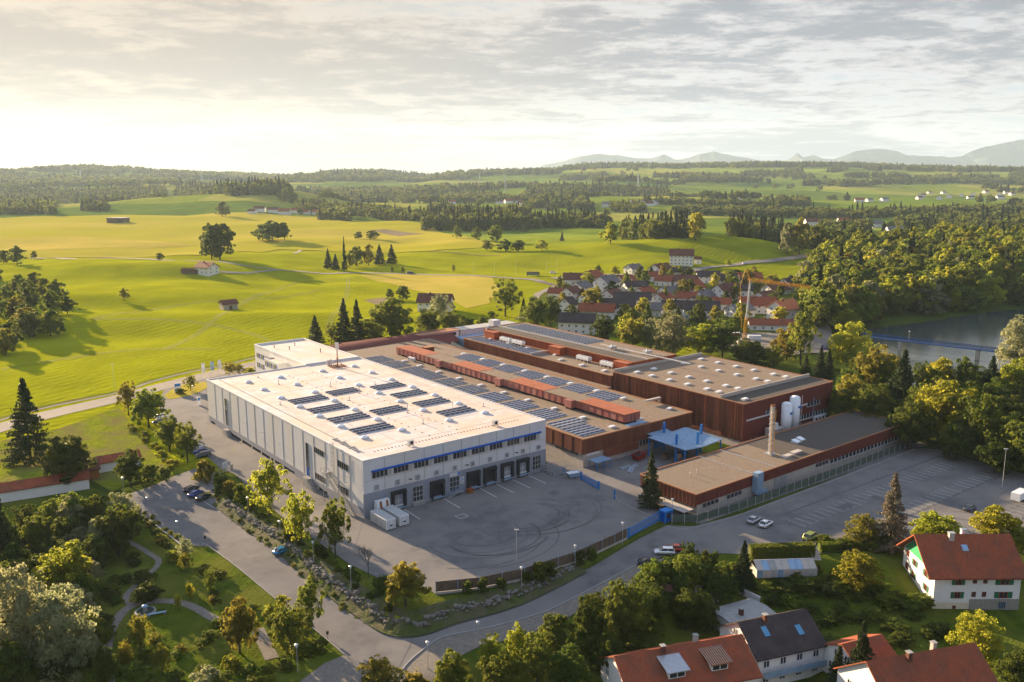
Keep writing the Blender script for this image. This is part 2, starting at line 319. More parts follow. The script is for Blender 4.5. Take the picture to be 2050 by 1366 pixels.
# ------------------------------------------------------------------ tagging and mesh building
COL = sc.collection
def tag(o, label=None, cat=None, group=None, kind=None):
    if label: o['label'] = label
    if cat: o['category'] = cat
    if group: o['group'] = group
    if kind: o['kind'] = kind
    return o
def empty(name, loc, rz=0., label=None, cat=None, group=None):
    o = bpy.data.objects.new(name, None); COL.objects.link(o); o.location = loc; o.rotation_euler = (0, 0, rz); o.empty_display_size = .1
    return tag(o, label, cat, group)
class MB:
    def __init__(s): s.v = []; s.f = []; s.m = []; s.mats = []
    def mi(s, mat):
        if mat not in s.mats: s.mats.append(mat)
        return s.mats.index(mat)
    def face(s, pts, mat):
        b = len(s.v); s.v += [tuple(p) for p in pts]; s.f.append(tuple(range(b, b+len(pts)))); s.m.append(s.mi(mat))
    def mesh(s, vs, fs, mat):
        b = len(s.v); s.v += [tuple(p) for p in vs]; k = s.mi(mat)
        for f in fs: s.f.append(tuple(b+i for i in f)); s.m.append(k)
        return s
    def box(s, x0, x1, y0, y1, z0, z1, mat, Mx=None):
        vs = [Vector(p) for p in ((x0, y0, z0), (x1, y0, z0), (x1, y1, z0), (x0, y1, z0), (x0, y0, z1), (x1, y0, z1), (x1, y1, z1), (x0, y1, z1))]
        if Mx is not None: vs = [Mx @ p for p in vs]
        return s.mesh(vs, [(3, 2, 1, 0), (4, 5, 6, 7), (0, 1, 5, 4), (1, 2, 6, 5), (2, 3, 7, 6), (3, 0, 4, 7)], mat)
    def prism(s, poly, z0, z1, mat, top=None):
        n = len(poly)
        ar = sum(poly[i][0]*poly[(i+1) % n][1]-poly[(i+1) % n][0]*poly[i][1] for i in range(n))
        if ar < 0: poly = poly[::-1]
        vs = [(x, y, z0) for x, y in poly]+[(x, y, z1) for x, y in poly]
        fs = [(i, (i+1) % n, n+(i+1) % n, n+i) for i in range(n)]+[tuple(range(n-1, -1, -1))]
        s.mesh(vs, fs, mat); s.mesh(vs[n:], [tuple(range(n))], top or mat)
        return s
    def tube(s, p0, p1, r0, r1=None, mat=None, n=8, caps=True):
        r1 = r0 if r1 is None else r1; p0 = Vector(p0); p1 = Vector(p1); d = (p1-p0).normalized()
        a = d.orthogonal().normalized(); b = d.cross(a)
        vs = [p0+(a*math.cos(t)+b*math.sin(t))*r0 for t in [2*math.pi*i/n for i in range(n)]]
        vs += [p1+(a*math.cos(t)+b*math.sin(t))*r1 for t in [2*math.pi*i/n for i in range(n)]]
        fs = [(i, (i+1) % n, n+(i+1) % n, n+i) for i in range(n)]
        if caps: fs += [tuple(range(n-1, -1, -1)), tuple(range(n, 2*n))]
        return s.mesh(vs, fs, mat)
    def bar(s, p0, p1, wd, ht, mat):
        p0 = Vector(p0); p1 = Vector(p1); d = p1-p0; L = d.length; d.normalize()
        a = d.cross(Vector((0, 0, 1))); a = a.normalized() if a.length > 1e-4 else Vector((1, 0, 0)); b = a.cross(d)
        vs = [p+a*i*wd/2+b*j*ht/2 for p in (p0, p1) for i, j in ((-1, -1), (1, -1), (1, 1), (-1, 1))]
        return s.mesh(vs, [(0, 1, 2, 3), (7, 6, 5, 4), (0, 4, 5, 1), (1, 5, 6, 2), (2, 6, 7, 3), (3, 7, 4, 0)], mat)
    def dome(s, x, y, z, rx, ry, rz, mat, n=10, k=4, Mx=None):
        vs = []
        for j in range(k):
            a = j/k*math.pi/2
            for i in range(n):
                t = 2*math.pi*i/n; vs.append(Vector((x+rx*math.cos(a)*math.cos(t), y+ry*math.cos(a)*math.sin(t), z+rz*math.sin(a))))
        vs.append(Vector((x, y, z+rz)))
        fs = [(j*n+i, j*n+(i+1) % n, (j+1)*n+(i+1) % n, (j+1)*n+i) for j in range(k-1) for i in range(n)]+[((k-1)*n+i, (k-1)*n+(i+1) % n, k*n) for i in range(n)]
        return s.mesh(vs, fs, mat)
    def data(s, name, smooth=False):
        me = bpy.data.meshes.new(name); me.from_pydata(s.v, [], s.f)
        for m in s.mats: me.materials.append(m)
        me.polygons.foreach_set('material_index', s.m)
        if smooth: me.polygons.foreach_set('use_smooth', [True]*len(s.f))
        me.update(); return me
    def build(s, name, parent=None, loc=(0, 0, 0), rz=0., smooth=False):
        o = bpy.data.objects.new(name, s.data(name, smooth)); COL.objects.link(o); o.location = loc; o.rotation_euler = (0, 0, rz)
        if parent: o.parent = parent
        return o
def inst(name, me, parent=None, loc=(0, 0, 0), rz=0., scale=(1, 1, 1)):
    o = bpy.data.objects.new(name, me); COL.objects.link(o); o.location = loc; o.rotation_euler = (0, 0, rz); o.scale = scale
    if parent: o.parent = parent
    return o
def copy_tree(o, parent=None):
    c = o.copy(); COL.objects.link(c)
    if parent: c.parent = parent
    for ch in list(o.children): copy_tree(ch, c)
    return c
def glyphs(txt, size, mat, depth=.02, align='CENTER'):
    cu = bpy.data.curves.new('t', 'FONT'); cu.body = txt; cu.size = size; cu.align_x = align; cu.align_y = 'CENTER'; cu.extrude = depth; cu.resolution_u = 2
    o = bpy.data.objects.new('t', cu); COL.objects.link(o)
    bpy.context.view_layer.update()
    me = bpy.data.meshes.new_from_object(o.evaluated_get(bpy.context.evaluated_depsgraph_get()))
    bpy.data.objects.remove(o); me.materials.clear(); me.materials.append(mat)
    return me
# ------------------------------------------------------------------ draped sheets
def clip(poly, ax, val, keep_less):
    out = []; n = len(poly)
    for i in range(n):
        a = poly[i]; b = poly[(i+1) % n]
        ia = (a[ax] <= val) if keep_less else (a[ax] >= val); ib = (b[ax] <= val) if keep_less else (b[ax] >= val)
        if ia: out.append(a)
        if ia != ib:
            t = (val-a[ax])/(b[ax]-a[ax]); out.append((a[0]+t*(b[0]-a[0]), a[1]+t*(b[1]-a[1])))
    return out
def drape_pts(poly, off):
    tris = tessellate_polygon([[Vector((x, y, 0)) for x, y in poly]])
    faces = []
    for t in tris:
        tri = [poly[i] for i in t]
        ys = [p[1] for p in tri]; j0 = np.searchsorted(YS, min(ys))-1; j1 = np.searchsorted(YS, max(ys))
        for j in range(max(j0, 0), min(j1, len(YS)-1)):
            q = clip(clip(tri, 1, YS[j], False), 1, YS[j+1], True)
            if len(q) < 3: continue
            xs = [p[0] for p in q]; i0 = np.searchsorted(XS, min(xs))-1; i1 = np.searchsorted(XS, max(xs))
            for i in range(max(i0, 0), min(i1, len(XS)-1)):
                r = clip(clip(q, 0, XS[i], False), 0, XS[i+1], True)
                if len(r) >= 3: faces.append(r)
    return faces
def sheet(name, poly, mat, off=.03, parent=None, kind='structure'):
    if not isinstance(poly[0][0], tuple) and not isinstance(poly[0], list): polys = [poly]
    else: polys = poly
    vs = []; fs = []; idx = {}
    for pl in polys:
        for f in drape_pts(pl, off):
            ar = sum(f[i][0]*f[(i+1) % len(f)][1]-f[(i+1) % len(f)][0]*f[i][1] for i in range(len(f)))
            if abs(ar) < 1e-5: continue
            if ar < 0: f = f[::-1]
            ids = []
            for x, y in f:
                k = (round(x, 3), round(y, 3))
                if k not in idx: idx[k] = len(vs); vs.append((x, y, float(T(x, y))+off))
                if not ids or ids[-1] != idx[k]: ids.append(idx[k])
            if len(set(ids)) >= 3 and len(set(ids)) == len(ids): fs.append(tuple(ids))
    me = bpy.data.meshes.new(name); me.from_pydata(vs, [], fs); me.materials.append(mat); me.update()
    me.polygons.foreach_set('use_smooth', [True]*len(fs))
    o = bpy.data.objects.new(name, me); COL.objects.link(o)
    if kind: o['kind'] = kind
    return o
def PX(pts): return [tuple(float(c) for c in P(a, b)[:2]) for a, b in pts]
def UVP(pts): return [tuple(W(v, u)[:2]) for v, u in pts]
def smooth_line(pts, n=6):
    out = []; m = len(pts)
    for i in range(m-1):
        p0 = pts[max(i-1, 0)]; p1 = pts[i]; p2 = pts[i+1]; p3 = pts[min(i+2, m-1)]
        for k in range(n):
            t = k/n; out.append(tuple(.5*((2*p1[c])+(-p0[c]+p2[c])*t+(2*p0[c]-5*p1[c]+4*p2[c]-p3[c])*t*t+(-p0[c]+3*p1[c]-3*p2[c]+p3[c])*t**3) for c in range(len(p1))))
    out.append(tuple(pts[-1])); return out
def strip_poly(line, wd):
    L_ = []; R_ = []
    for i, p in enumerate(line):
        a = line[max(i-1, 0)]; b = line[min(i+1, len(line)-1)]; dx, dy = b[0]-a[0], b[1]-a[1]; l = math.hypot(dx, dy) or 1
        nx, ny = -dy/l*wd/2, dx/l*wd/2; L_.append((p[0]+nx, p[1]+ny)); R_.append((p[0]-nx, p[1]-ny))
    return [[L_[i], L_[i+1], R_[i+1], R_[i]] for i in range(len(line)-1)]
# ------------------------------------------------------------------ ground
def field_mat():
    m = bpy.data.materials.new('meadow_fields'); m.use_nodes = True
    t = m.node_tree; n = t.nodes; l = t.links; b = n['Principled BSDF']; b.inputs['Roughness'].default_value = .95; b.inputs['Specular IOR Level'].default_value = .0
    pos = n.new('ShaderNodeNewGeometry').outputs['Position']
    mp = n.new('ShaderNodeMapping'); mp.inputs['Scale'].default_value = (1/340., 1/230., 0); mp.inputs['Rotation'].default_value = (0, 0, .35); l.new(pos, mp.inputs[0])
    wp = n.new('ShaderNodeTexNoise'); wp.inputs['Scale'].default_value = 1.3; l.new(mp.outputs[0], wp.inputs['Vector'])
    ad = n.new('ShaderNodeMix'); ad.data_type = 'RGBA'; ad.blend_type = 'LINEAR_LIGHT'; ad.inputs[0].default_value = .12; l.new(mp.outputs[0], ad.inputs[6]); l.new(wp.outputs['Color'], ad.inputs[7])
    vo = n.new('ShaderNodeTexVoronoi'); l.new(ad.outputs[2], vo.inputs['Vector']); vo.inputs['Scale'].default_value = 1
    cr = n.new('ShaderNodeValToRGB'); l.new(vo.outputs['Color'], cr.inputs[0]); cr.color_ramp.interpolation = 'CONSTANT'
    e = cr.color_ramp.elements; e[0].color = (.14, .19, .02, 1); e[1].position = .55; e[1].color = (.20, .25, .03, 1)
    for p_, c_ in ((.3, (.10, .15, .02)), (.42, (.17, .21, .025)), (.68, (.25, .25, .045)), (.8, (.12, .18, .02))):
        q = e.new(p_); q.color = (*c_, 1)
    no = n.new('ShaderNodeTexNoise'); l.new(pos, no.inputs['Vector']); no.inputs['Scale'].default_value = .035; no.inputs['Detail'].default_value = 8
    sp = n.new('ShaderNodeSeparateXYZ'); l.new(pos, sp.inputs[0])
    near = n.new('ShaderNodeMapRange'); l.new(sp.outputs[1], near.inputs[0]); near.inputs[1].default_value = 850; near.inputs[2].default_value = 1100
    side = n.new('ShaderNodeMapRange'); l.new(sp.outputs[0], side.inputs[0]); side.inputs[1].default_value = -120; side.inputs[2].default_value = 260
    nc = n.new('ShaderNodeMix'); nc.data_type = 'RGBA'; l.new(side.outputs[0], nc.inputs[0]); nc.inputs[6].default_value = (.258, .270, .006, 1); nc.inputs[7].default_value = (.175, .20, .006, 1)  # sun-angle tint put into the colour: greener and darker to the right
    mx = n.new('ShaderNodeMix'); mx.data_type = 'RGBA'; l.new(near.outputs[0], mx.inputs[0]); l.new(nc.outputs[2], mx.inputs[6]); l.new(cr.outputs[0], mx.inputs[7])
    def rg(s_, a_, b_):
        q = n.new('ShaderNodeMapRange'); l.new(s_, q.inputs[0]); q.inputs[1].default_value = a_; q.inputs[2].default_value = b_; return q.outputs[0]
    def mm(op, a_, b_):
        q = n.new('ShaderNodeMath'); q.operation = op; l.new(a_, q.inputs[0]); l.new(b_, q.inputs[1]); return q.outputs[0]
    gard = mm('MAXIMUM', rg(sp.outputs[1], 238, 226), mm('MULTIPLY', rg(sp.outputs[0], 75, 95), rg(sp.outputs[1], 620, 560)))
    mg = n.new('ShaderNodeMix'); mg.data_type = 'RGBA'; l.new(gard, mg.inputs[0]); l.new(mx.outputs[2], mg.inputs[6]); mg.inputs[7].default_value = (.062, .085, .014, 1)
    hs = n.new('ShaderNodeHueSaturation'); l.new(mg.outputs[2], hs.inputs['Color'])
    r = n.new('ShaderNodeMapRange'); l.new(no.outputs[0], r.inputs[0]); r.inputs[1].default_value = .3; r.inputs[2].default_value = .7; r.inputs[3].default_value = .80; r.inputs[4].default_value = 1.12
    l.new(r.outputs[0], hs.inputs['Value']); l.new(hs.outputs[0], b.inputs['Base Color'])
    # mowing rows and tufts as relief
    wv = n.new('ShaderNodeTexWave'); mp2 = n.new('ShaderNodeMapping'); mp2.inputs['Rotation'].default_value = (0, 0, .5); l.new(pos, mp2.inputs[0]); l.new(mp2.outputs[0], wv.inputs['Vector'])
    wv.inputs["Scale"].default_value = .06; wv.inputs['Distortion'].default_value = 6; wv.inputs['Detail Scale'].default_value = .25; wv.inputs['Detail'].default_value = 3
    n2 = n.new('ShaderNodeTexNoise'); l.new(pos, n2.inputs['Vector']); n2.inputs['Scale'].default_value = .35; n2.inputs['Detail'].default_value = 6
    b1 = n.new('ShaderNodeBump'); b1.inputs["Distance"].default_value = .08; l.new(wv.outputs[0], b1.inputs['Height'])
    b2 = n.new('ShaderNodeBump'); b2.inputs['Distance'].default_value = .6; l.new(n2.outputs[0], b2.inputs['Height']); l.new(b1.outputs[0], b2.inputs['Normal'])
    l.new(b2.outputs[0], b.inputs['Normal'])
    return m
def grid_mesh(name, mat):
    ny, nx = GX.shape
    me = bpy.data.meshes.new(name)
    co = np.stack([GX, GY, GZ], -1).reshape(-1, 3)
    a = np.arange(ny*nx).reshape(ny, nx)
    q = np.stack([a[:-1, :-1], a[:-1, 1:], a[1:, 1:], a[1:, :-1]], -1).reshape(-1, 4)
    me.vertices.add(len(co)); me.vertices.foreach_set('co', co.ravel())
    me.loops.add(q.size); me.loops.foreach_set('vertex_index', q.ravel().astype(np.int32))
    me.polygons.add(len(q)); me.polygons.foreach_set('loop_start', np.arange(0, q.size, 4, dtype=np.int32)); me.polygons.foreach_set('loop_total', np.full(len(q), 4, np.int32))
    me.polygons.foreach_set('use_smooth', np.ones(len(q), bool))
    me.update(calc_edges=True); me.materials.append(mat)
    o = bpy.data.objects.new(name, me); COL.objects.link(o); return o
tag(grid_mesh('ground', field_mat()), kind='structure')
# mountains: a far range, a mesh ridge 9 km away
def mountains():
    prof = [(1075, 338), (1085, 332), (1130, 323), (1160, 313), (1200, 309), (1240, 312), (1270, 317), (1300, 318), (1330, 309), (1340, 314), (1352, 321), (1365, 320), (1400, 309), (1430, 303), (1450, 308), (1480, 314), (1530, 322), (1575, 322), (1596, 306), (1608, 315), (1628, 310), (1650, 318), (1668, 319), (1690, 312), (1712, 303), (1735, 299), (1760, 299), (1800, 303), (1815, 311), (1850, 311), (1900, 314), (1925, 312), (1950, 301), (1970, 294), (1990, 290), (2015, 285), (2040, 281), (2070, 276), (2150, 283), (2300, 270), (2600, 300), (2900, 340)]
    X_, Z_ = crest(14200, prof)
    xs = np.arange(X_[0], X_[-1], 28.); mb = MB(); rows = []
    for k, (dy, f) in enumerate([(-900, -.1), (-650, .12), (-430, .35), (-250, .58), (-120, .8), (0, 1), (160, .7), (420, .2), (600, -.1)]):
        z = np.interp(xs, X_, Z_); yy = 14200+dy*1.5+120*(fbm(xs/380., xs*0+k*.9, 4)-.5)*(k > 0)
        n = (fbm(xs/220., xs*0+k*1.7+3, 5)-.5)
        zz = z*f+n*210*(.18 if f == 1 else .7)*np.clip(z/390, .2, 1)
        rows.append(list(zip(xs, yy, zz)))
    nx = len(xs); vs = [p for r in rows for p in r]
    fs = [(j*nx+i, j*nx+i+1, (j+1)*nx+i+1, (j+1)*nx+i) for j in range(len(rows)-1) for i in range(nx-1)]
    mb.mesh(vs, fs, m_mount); o = mb.build('mountains', smooth=False); o['kind'] = 'structure'
mountains()
# water
wp = [tuple(p) for p in LAKE]
def flat(name, pts, z, mat):
    mb = MB(); ar = sum(pts[i][0]*pts[(i+1) % len(pts)][1]-pts[(i+1) % len(pts)][0]*pts[i][1] for i in range(len(pts)))
    if ar < 0: pts = pts[::-1]
    mb.face([(x, y, z) for x, y in pts], mat); o = mb.build(name); o['kind'] = 'structure'; return o
ce = np.mean(LAKE, 0)
flat('lake_water', [tuple(ce+(p-ce)*1.06) for p in LAKE], -3.6, m_water)
far_lake = [G0(x, y, 2)[:2] for x, y in [(1225, 437), (1300, 439), (1480, 440), (1560, 434), (1700, 434), (1640, 440), (1500, 447), (1260, 446)]]
# ------------------------------------------------------------------ surfaces
YARD = UVP([(-.3, 0), (-.3, 105), (20, 112), (34, 128), (38, 168), (24, 176), (12, 140), (-6, 122), (-16, 105), (-15.5, 88), (-14, 66), (-12.5, 40), (-10, 20), (-9, 0), (-8.6, -20)]) if False else None
sheet('factory_ground', UVP([(-1, -3), (-1, 108), (30, 112), (32, 152), (58, 160), (168, 160), (168, 10), (166, -30), (166, -51), (60, -51), (50, -30), (40, -5)]), m_asph, .025)
drive = PX([(330, 776), (365, 762), (420, 748), (470, 736), (512, 728), (530, 760), (520, 800), (440, 850), (520, 905), (735, 1035), (900, 985), (1092, 915), (1170, 940), (1300, 915), (1330, 890), (1420, 900), (1500, 885), (1560, 880), (1480, 905), (1385, 935), (1312, 985), (1300, 1020), (1330, 1040), (1255, 1078), (1150, 1130), (1050, 1163), (960, 1182), (875, 1192), (852, 1176), (780, 1168), (700, 1130), (600, 1062), (516, 992), (470, 950), (440, 938), (405, 905), (385, 880), (350, 850), (326, 838), (318, 820), (322, 800)])
sheet('yard_road', drive, m_asph, .05)
sheet('drive_surface', PX([(330, 790), (365, 776), (412, 768), (416, 852), (520, 910), (640, 984), (728, 1040), (700, 1130), (600, 1062), (516, 992), (470, 950), (440, 938), (405, 905), (385, 880), (350, 850), (326, 838)]), m_asph, .075)
cr = smooth_line(PX([(-260, 945), (-60, 877), (0, 857), (103, 829), (234, 799), (300, 781), (365, 764), (447, 744), (512, 729), (600, 712), (700, 690)]), 5)
sheet('country_road', strip_poly(cr, 9.5), m_asph2, .10)
cr2 = smooth_line(PX([(-260, 925), (-60, 860), (0, 842), (100, 815), (241, 786), (300, 766), (365, 749), (447, 733), (506, 718), (590, 703)]), 5)
sheet('footpath', strip_poly(cr2, 1.6), m_gravelpath, .09)
cr3 = smooth_line(PX([(-260, 920), (0, 838), (100, 811), (241, 782), (300, 762), (365, 745), (447, 729), (506, 714), (590, 699)]), 5)
sheet('verge_grass', strip_poly(cr3, 2.2), m_weed, .07)
LOW = PX([(239, 996), (300, 975), (345, 955), (392, 938), (425, 935), (432, 950), (410, 962), (375, 972), (380, 985), (430, 996), (495, 1046), (580, 1110), (649, 1170), (700, 1207), (741, 1235), (771, 1262), (815, 1254), (907, 1229), (1020, 1199), (1051, 1182), (1180, 1138), (1283, 1077), (1335, 1052), (1390, 1054), (1480, 1030), (1660, 962), (1832, 896), (1880, 900), (1960, 925), (2060, 952), (2400, 1020), (2400, 1120), (2060, 1086), (1800, 1096), (1640, 1108), (1500, 1110), (1430, 1108), (1340, 1110), (1276, 1132), (1197, 1173), (1112, 1217), (1044, 1241), (958, 1262), (890, 1276), (859, 1293), (818, 1327), (790, 1366), (770, 1420), (560, 1420), (600, 1366), (690, 1312), (632, 1262), (590, 1232), (546, 1194), (420, 1095), (410, 1091), (362, 1091)])
sheet('lower_road', LOW, m_asph, .04)
sheet('lower_parking', PX([(300, 1000), (372, 968), (425, 940), (430, 996), (495, 1046), (580, 1110), (649, 1170), (700, 1207), (741, 1235), (771, 1262), (830, 1275), (800, 1335), (740, 1400), (640, 1400), (690, 1312), (632, 1262), (546, 1194), (420, 1095), (362, 1091)]), m_asph, .07)
sheet('paved_strip', PX([(790, 1366), (818, 1327), (859, 1293), (890, 1276), (958, 1262), (1044, 1241), (1112, 1217), (1197, 1173), (1276, 1132), (1330, 1118), (1300, 1150), (1230, 1190), (1130, 1240), (1050, 1275), (960, 1295), (900, 1325), (860, 1400), (780, 1400)]), m_gravelpath, .09)
sheet('paved_corner', PX([(600, 1366), (648, 1330), (690, 1312), (720, 1340), (700, 1400), (560, 1400)]), m_gravelpath, .10)
# lawns and slopes
sheet('lawn', PX([(120, 858), (238, 816), (262, 850), (300, 900), (330, 935), (300, 955), (262, 968), (225, 985), (180, 960), (0, 985), (-100, 1000), (-100, 905)]), m_weed, .06)
sheet('park_lawn', PX([(-150, 1010), (30, 995), (180, 975), (239, 999), (300, 1045), (362, 1093), (410, 1093), (420, 1098), (546, 1197), (632, 1265), (688, 1312), (600, 1364), (560, 1420), (-150, 1420)]), m_lawn, .05)
sheet('slope_grass', PX([(432, 952), (470, 958), (516, 998), (600, 1066), (700, 1134), (780, 1171), (852, 1180), (875, 1196), (960, 1186), (1050, 1167), (1150, 1134), (1255, 1082), (1330, 1046), (1283, 1074), (1180, 1134), (1051, 1180), (1020, 1197), (907, 1228), (815, 1252), (741, 1233), (649, 1168), (580, 1108), (495, 1043), (430, 994), (378, 983), (376, 973), (410, 963)]), m_lawn, .06)
def shift_line(ln, off):
    o_ = []
    for i, q in enumerate(ln):
        a = ln[max(i-1, 0)]; c = ln[min(i+1, len(ln)-1)]; dx, dy = c[0]-a[0], c[1]-a[1]; l = math.hypot(dx, dy) or 1; o_.append((q[0]+dy/l*off, q[1]-dx/l*off))
    return o_
sheet('rock_bank', strip_poly(shift_line(smooth_line([tuple(q) for q in ROCK[1:9]], 6), 1.1), 4.8), M('bank_soil', (.075, .10, .018), (.050, .060, .022), .8, .95, bump=.15, coord='World', c3=(.10, .09, .05), s3=.3), .32)
sheet('green_wedge', PX([(721, 1241), (764, 1221), (815, 1252), (790, 1262), (771, 1264), (747, 1258)]), m_weed, .12)
sheet('green_island', PX([(329, 792), (345, 780), (365, 771), (413, 765), (415, 777), (395, 788), (378, 793), (350, 799), (337, 800)]), m_stub, .14)
sheet('garden_lawn', PX([(1290, 1140), (1340, 1114), (1430, 1112), (1640, 1112), (1800, 1100), (2400, 1124), (2400, 1420), (860, 1420), (905, 1328), (962, 1298), (1050, 1278), (1130, 1243), (1230, 1193)]), m_lawn, .05)
park = smooth_line(PX([(225, 1400), (213, 1340), (216, 1280), (235, 1240), (262, 1215), (300, 1206), (345, 1205), (385, 1215), (430, 1240), (470, 1250)]), 6)
sheet('park_path', strip_poly(park, 1.9), m_gravelpath, .11)
park2 = smooth_line(PX([(170, 1075), (215, 1078), (262, 1088), (300, 1110), (318, 1125), (300, 1150), (255, 1190), (262, 1212)]), 6)
sheet('park_side_path', strip_poly(park2, 1.3), m_gravelpath, .12)
park3 = smooth_line(PX([(515, 1260), (530, 1290), (545, 1320)]), 6)
sheet('gravel_walk', strip_poly(park3, 2.4), m_gravelpath, .12)
sheet('hall_lawn', UVP([(104, -8), (113, -8), (113, -22), (100, -30), (98, -26)]), m_weed, .13)
# fields
sheet('golden_field', PX([(-500, 520), (-500, 440), (0, 437), (200, 432), (420, 428), (650, 436), (840, 447), (905, 470), (1000, 490), (870, 503), (700, 505), (560, 500), (400, 512), (200, 516), (0, 517)]), m_gold, .5)
sheet('stubble_field', PX([(713, 551), (780, 549), (839, 551), (930, 552), (986, 557), (1000, 580), (979, 608), (934, 618), (900, 600), (853, 587)]), m_stub, .15)
sheet('fallow_field', PX([(745, 462), (770, 460), (850, 469), (800, 474)]), m_soil, .7)
sheet('bare_patch', PX([(728, 601), (770, 596), (800, 606), (760, 612)]), m_soil, .12)
sheet('hay_strip', PX([(0, 480), (150, 474), (400, 492), (300, 498), (0, 505)]), m_soil if False else m_stub, .7)
m_track = M('flattened_grass', (.16, .175, .006), (.20, .20, .008), .2, .95, coord='World')
for pts in ([(697, 556), (694, 590), (676, 622), (655, 662)], [(720, 556), (600, 566), (520, 590), (430, 640), (330, 700)], [(640, 580), (480, 600), (330, 616), (180, 640)], [(190, 640), (330, 640), (470, 660), (560, 690)], [(900, 536), (1050, 532), (1250, 520), (1450, 505)], [(0, 740), (120, 720), (280, 700), (430, 700)]):
    ln = smooth_line(PX(pts), 6)
    for off in (-1.0, 1.0):
        l2 = []
        for i, q in enumerate(ln):
            a_ = ln[max(i-1, 0)]; c_ = ln[min(i+1, len(ln)-1)]; dx, dy = c_[0]-a_[0], c_[1]-a_[1]; l_ = math.hypot(dx, dy) or 1; l2.append((q[0]+dy/l_*off, q[1]-dx/l_*off))
        sheet('tractor_track', strip_poly(l2, .7), m_track, .06)
# far roads
def road(name, pts, wd, off=.3, mat=None): sheet(name, strip_poly(smooth_line(PX(pts), 5), wd), mat or m_asph2, off)
road('field_road', [(60, 517), (180, 518), (320, 521), (405, 524), (480, 531), (560, 541), (620, 546), (720, 547), (840, 550), (930, 552), (1000, 556), (1075, 562), (1110, 572)], 6)
road('farm_track', [(440, 545), (500, 547), (560, 541)], 4)
road('meadow_track', [(590, 508), (605, 500), (640, 500)], 4)
road('main_road', [(1110, 560), (1180, 552), (1300, 552), (1400, 540), (1480, 530), (1545, 523), (1620, 513), (1700, 504), (1790, 496), (1850, 490), (1910, 485), (2000, 480), (2150, 474)], 9, .6)
road('village_road', [(1075, 562), (1110, 572), (1135, 582), (1110, 600), (1070, 625), (1040, 640)], 6)
road('side_road', [(1070, 600), (1080, 588), (1110, 575)], 5)
road('lake_road', [(1600, 640), (1640, 648), (1650, 668), (1655, 690), (1625, 703), (1560, 712)], 8)
road('meadow_path', [(860, 505), (900, 506), (960, 512), (1000, 512)], 3, .5, m_soil)
sheet('village_ground', PX([(1085, 590), (1130, 565), (1200, 552), (1330, 548), (1480, 556), (1600, 565), (1610, 640), (1590, 700), (1450, 690), (1300, 680), (1100, 670), (1060, 640)]), m_lawn, .25)
sheet('building_site', PX([(1430, 690), (1480, 668), (1580, 668), (1640, 650), (1665, 662), (1650, 700), (1560, 708)]), m_gravelpath, .4)
# painted marks
def line_poly(v0, u0, v1, u1, wd=.16):
    a = W(v0, u0); b = W(v1, u1); dx, dy = b[0]-a[0], b[1]-a[1]; l = math.hypot(dx, dy); nx, ny = -dy/l*wd/2, dx/l*wd/2
    return [(a[0]+nx, a[1]+ny), (b[0]+nx, b[1]+ny), (b[0]-nx, b[1]-ny), (a[0]-nx, a[1]-ny)]
marks = [line_poly(v, -.6, v-.4, -8.5, .24) for v in (10.4, 21.8, 33.1, 38.4, 43.8, 49.2)]
marks += [line_poly(17.5, -12, 20, -12), line_poly(20, -12, 20, -14), line_poly(20, -14, 17.5, -14), line_poly(17.5, -14, 17.5, -12)]
sheet('bay_lines', marks, m_line, .10)
lines = []
# big car park: rows of short bay lines across long seams
for r, (u_, va, vb) in enumerate([(-62, 78, 190), (-73, 84, 190), (-90, 92, 190), (-101, 100, 190)]):
    for k in range(int((vb-va)/2.6)): lines.append(line_poly(va+k*2.6, u_, va+k*2.6, u_-4.6, .13))
sheet('parking_lines', [p for p in lines if in_poly(np.array([p[0][0]]), np.array([p[0][1]]), PX([(1420, 1045), (1660, 965), (1832, 899), (2060, 955), (2300, 1000), (2300, 1100), (2060, 1084), (1640, 1106), (1440, 1106)]))[0]], m_line, .075)
seams = [line_poly(80, u_, 200, u_, .5) for u_ in (-59, -77.5, -106)]
sheet('drain_seams', seams, m_patch, .06)
kl = smooth_line(PX([(375, 988), (430, 1018), (560, 1095), (650, 1150), (735, 1215)]), 4)
sheet('parking_kerb_line', strip_poly(kl, .28), m_line if False else m_concg, .10)
# kerbs: real steps
def kerb(name, pts, wd=.22, h=.13, mat=None, z=0):
    ln = smooth_line(PX(pts), 5); mb = MB()
    for i in range(len(ln)-1):
        a, b = ln[i], ln[i+1]; za = float(T(*a)); zb = float(T(*b))
        mb.bar((a[0], a[1], za+h/2+z), (b[0], b[1], zb+h/2+z), wd, h+.1, mat or m_concg)
    o = mb.build(name); o['kind'] = 'structure'; return o
kerb('road_kerb', [(790, 1366), (818, 1327), (859, 1293), (890, 1276), (958, 1262), (1044, 1241), (1112, 1217), (1197, 1173), (1276, 1132)], z=.05)
kerb('park_kerb', [(239, 997), (300, 1044), (362, 1092)], .35, .25)
kerb('lawn_kerb', [(405, 1092), (420, 1096), (546, 1195), (632, 1263), (689, 1311)], .14, .10)
kerb('corner_kerb', [(721, 1241), (747, 1258), (771, 1264), (815, 1255), (907, 1231), (1020, 1201)], .2, .12)
kerb('pavement_kerb', [(1335, 1054), (1360, 1060), (1390, 1057), (1480, 1032), (1660, 966), (1832, 900)], .2, .12)
kerb('yard_kerb', [(1232, 992), (1238, 1003), (1260, 1015), (1300, 1032), (1330, 1040)], .2, .12)
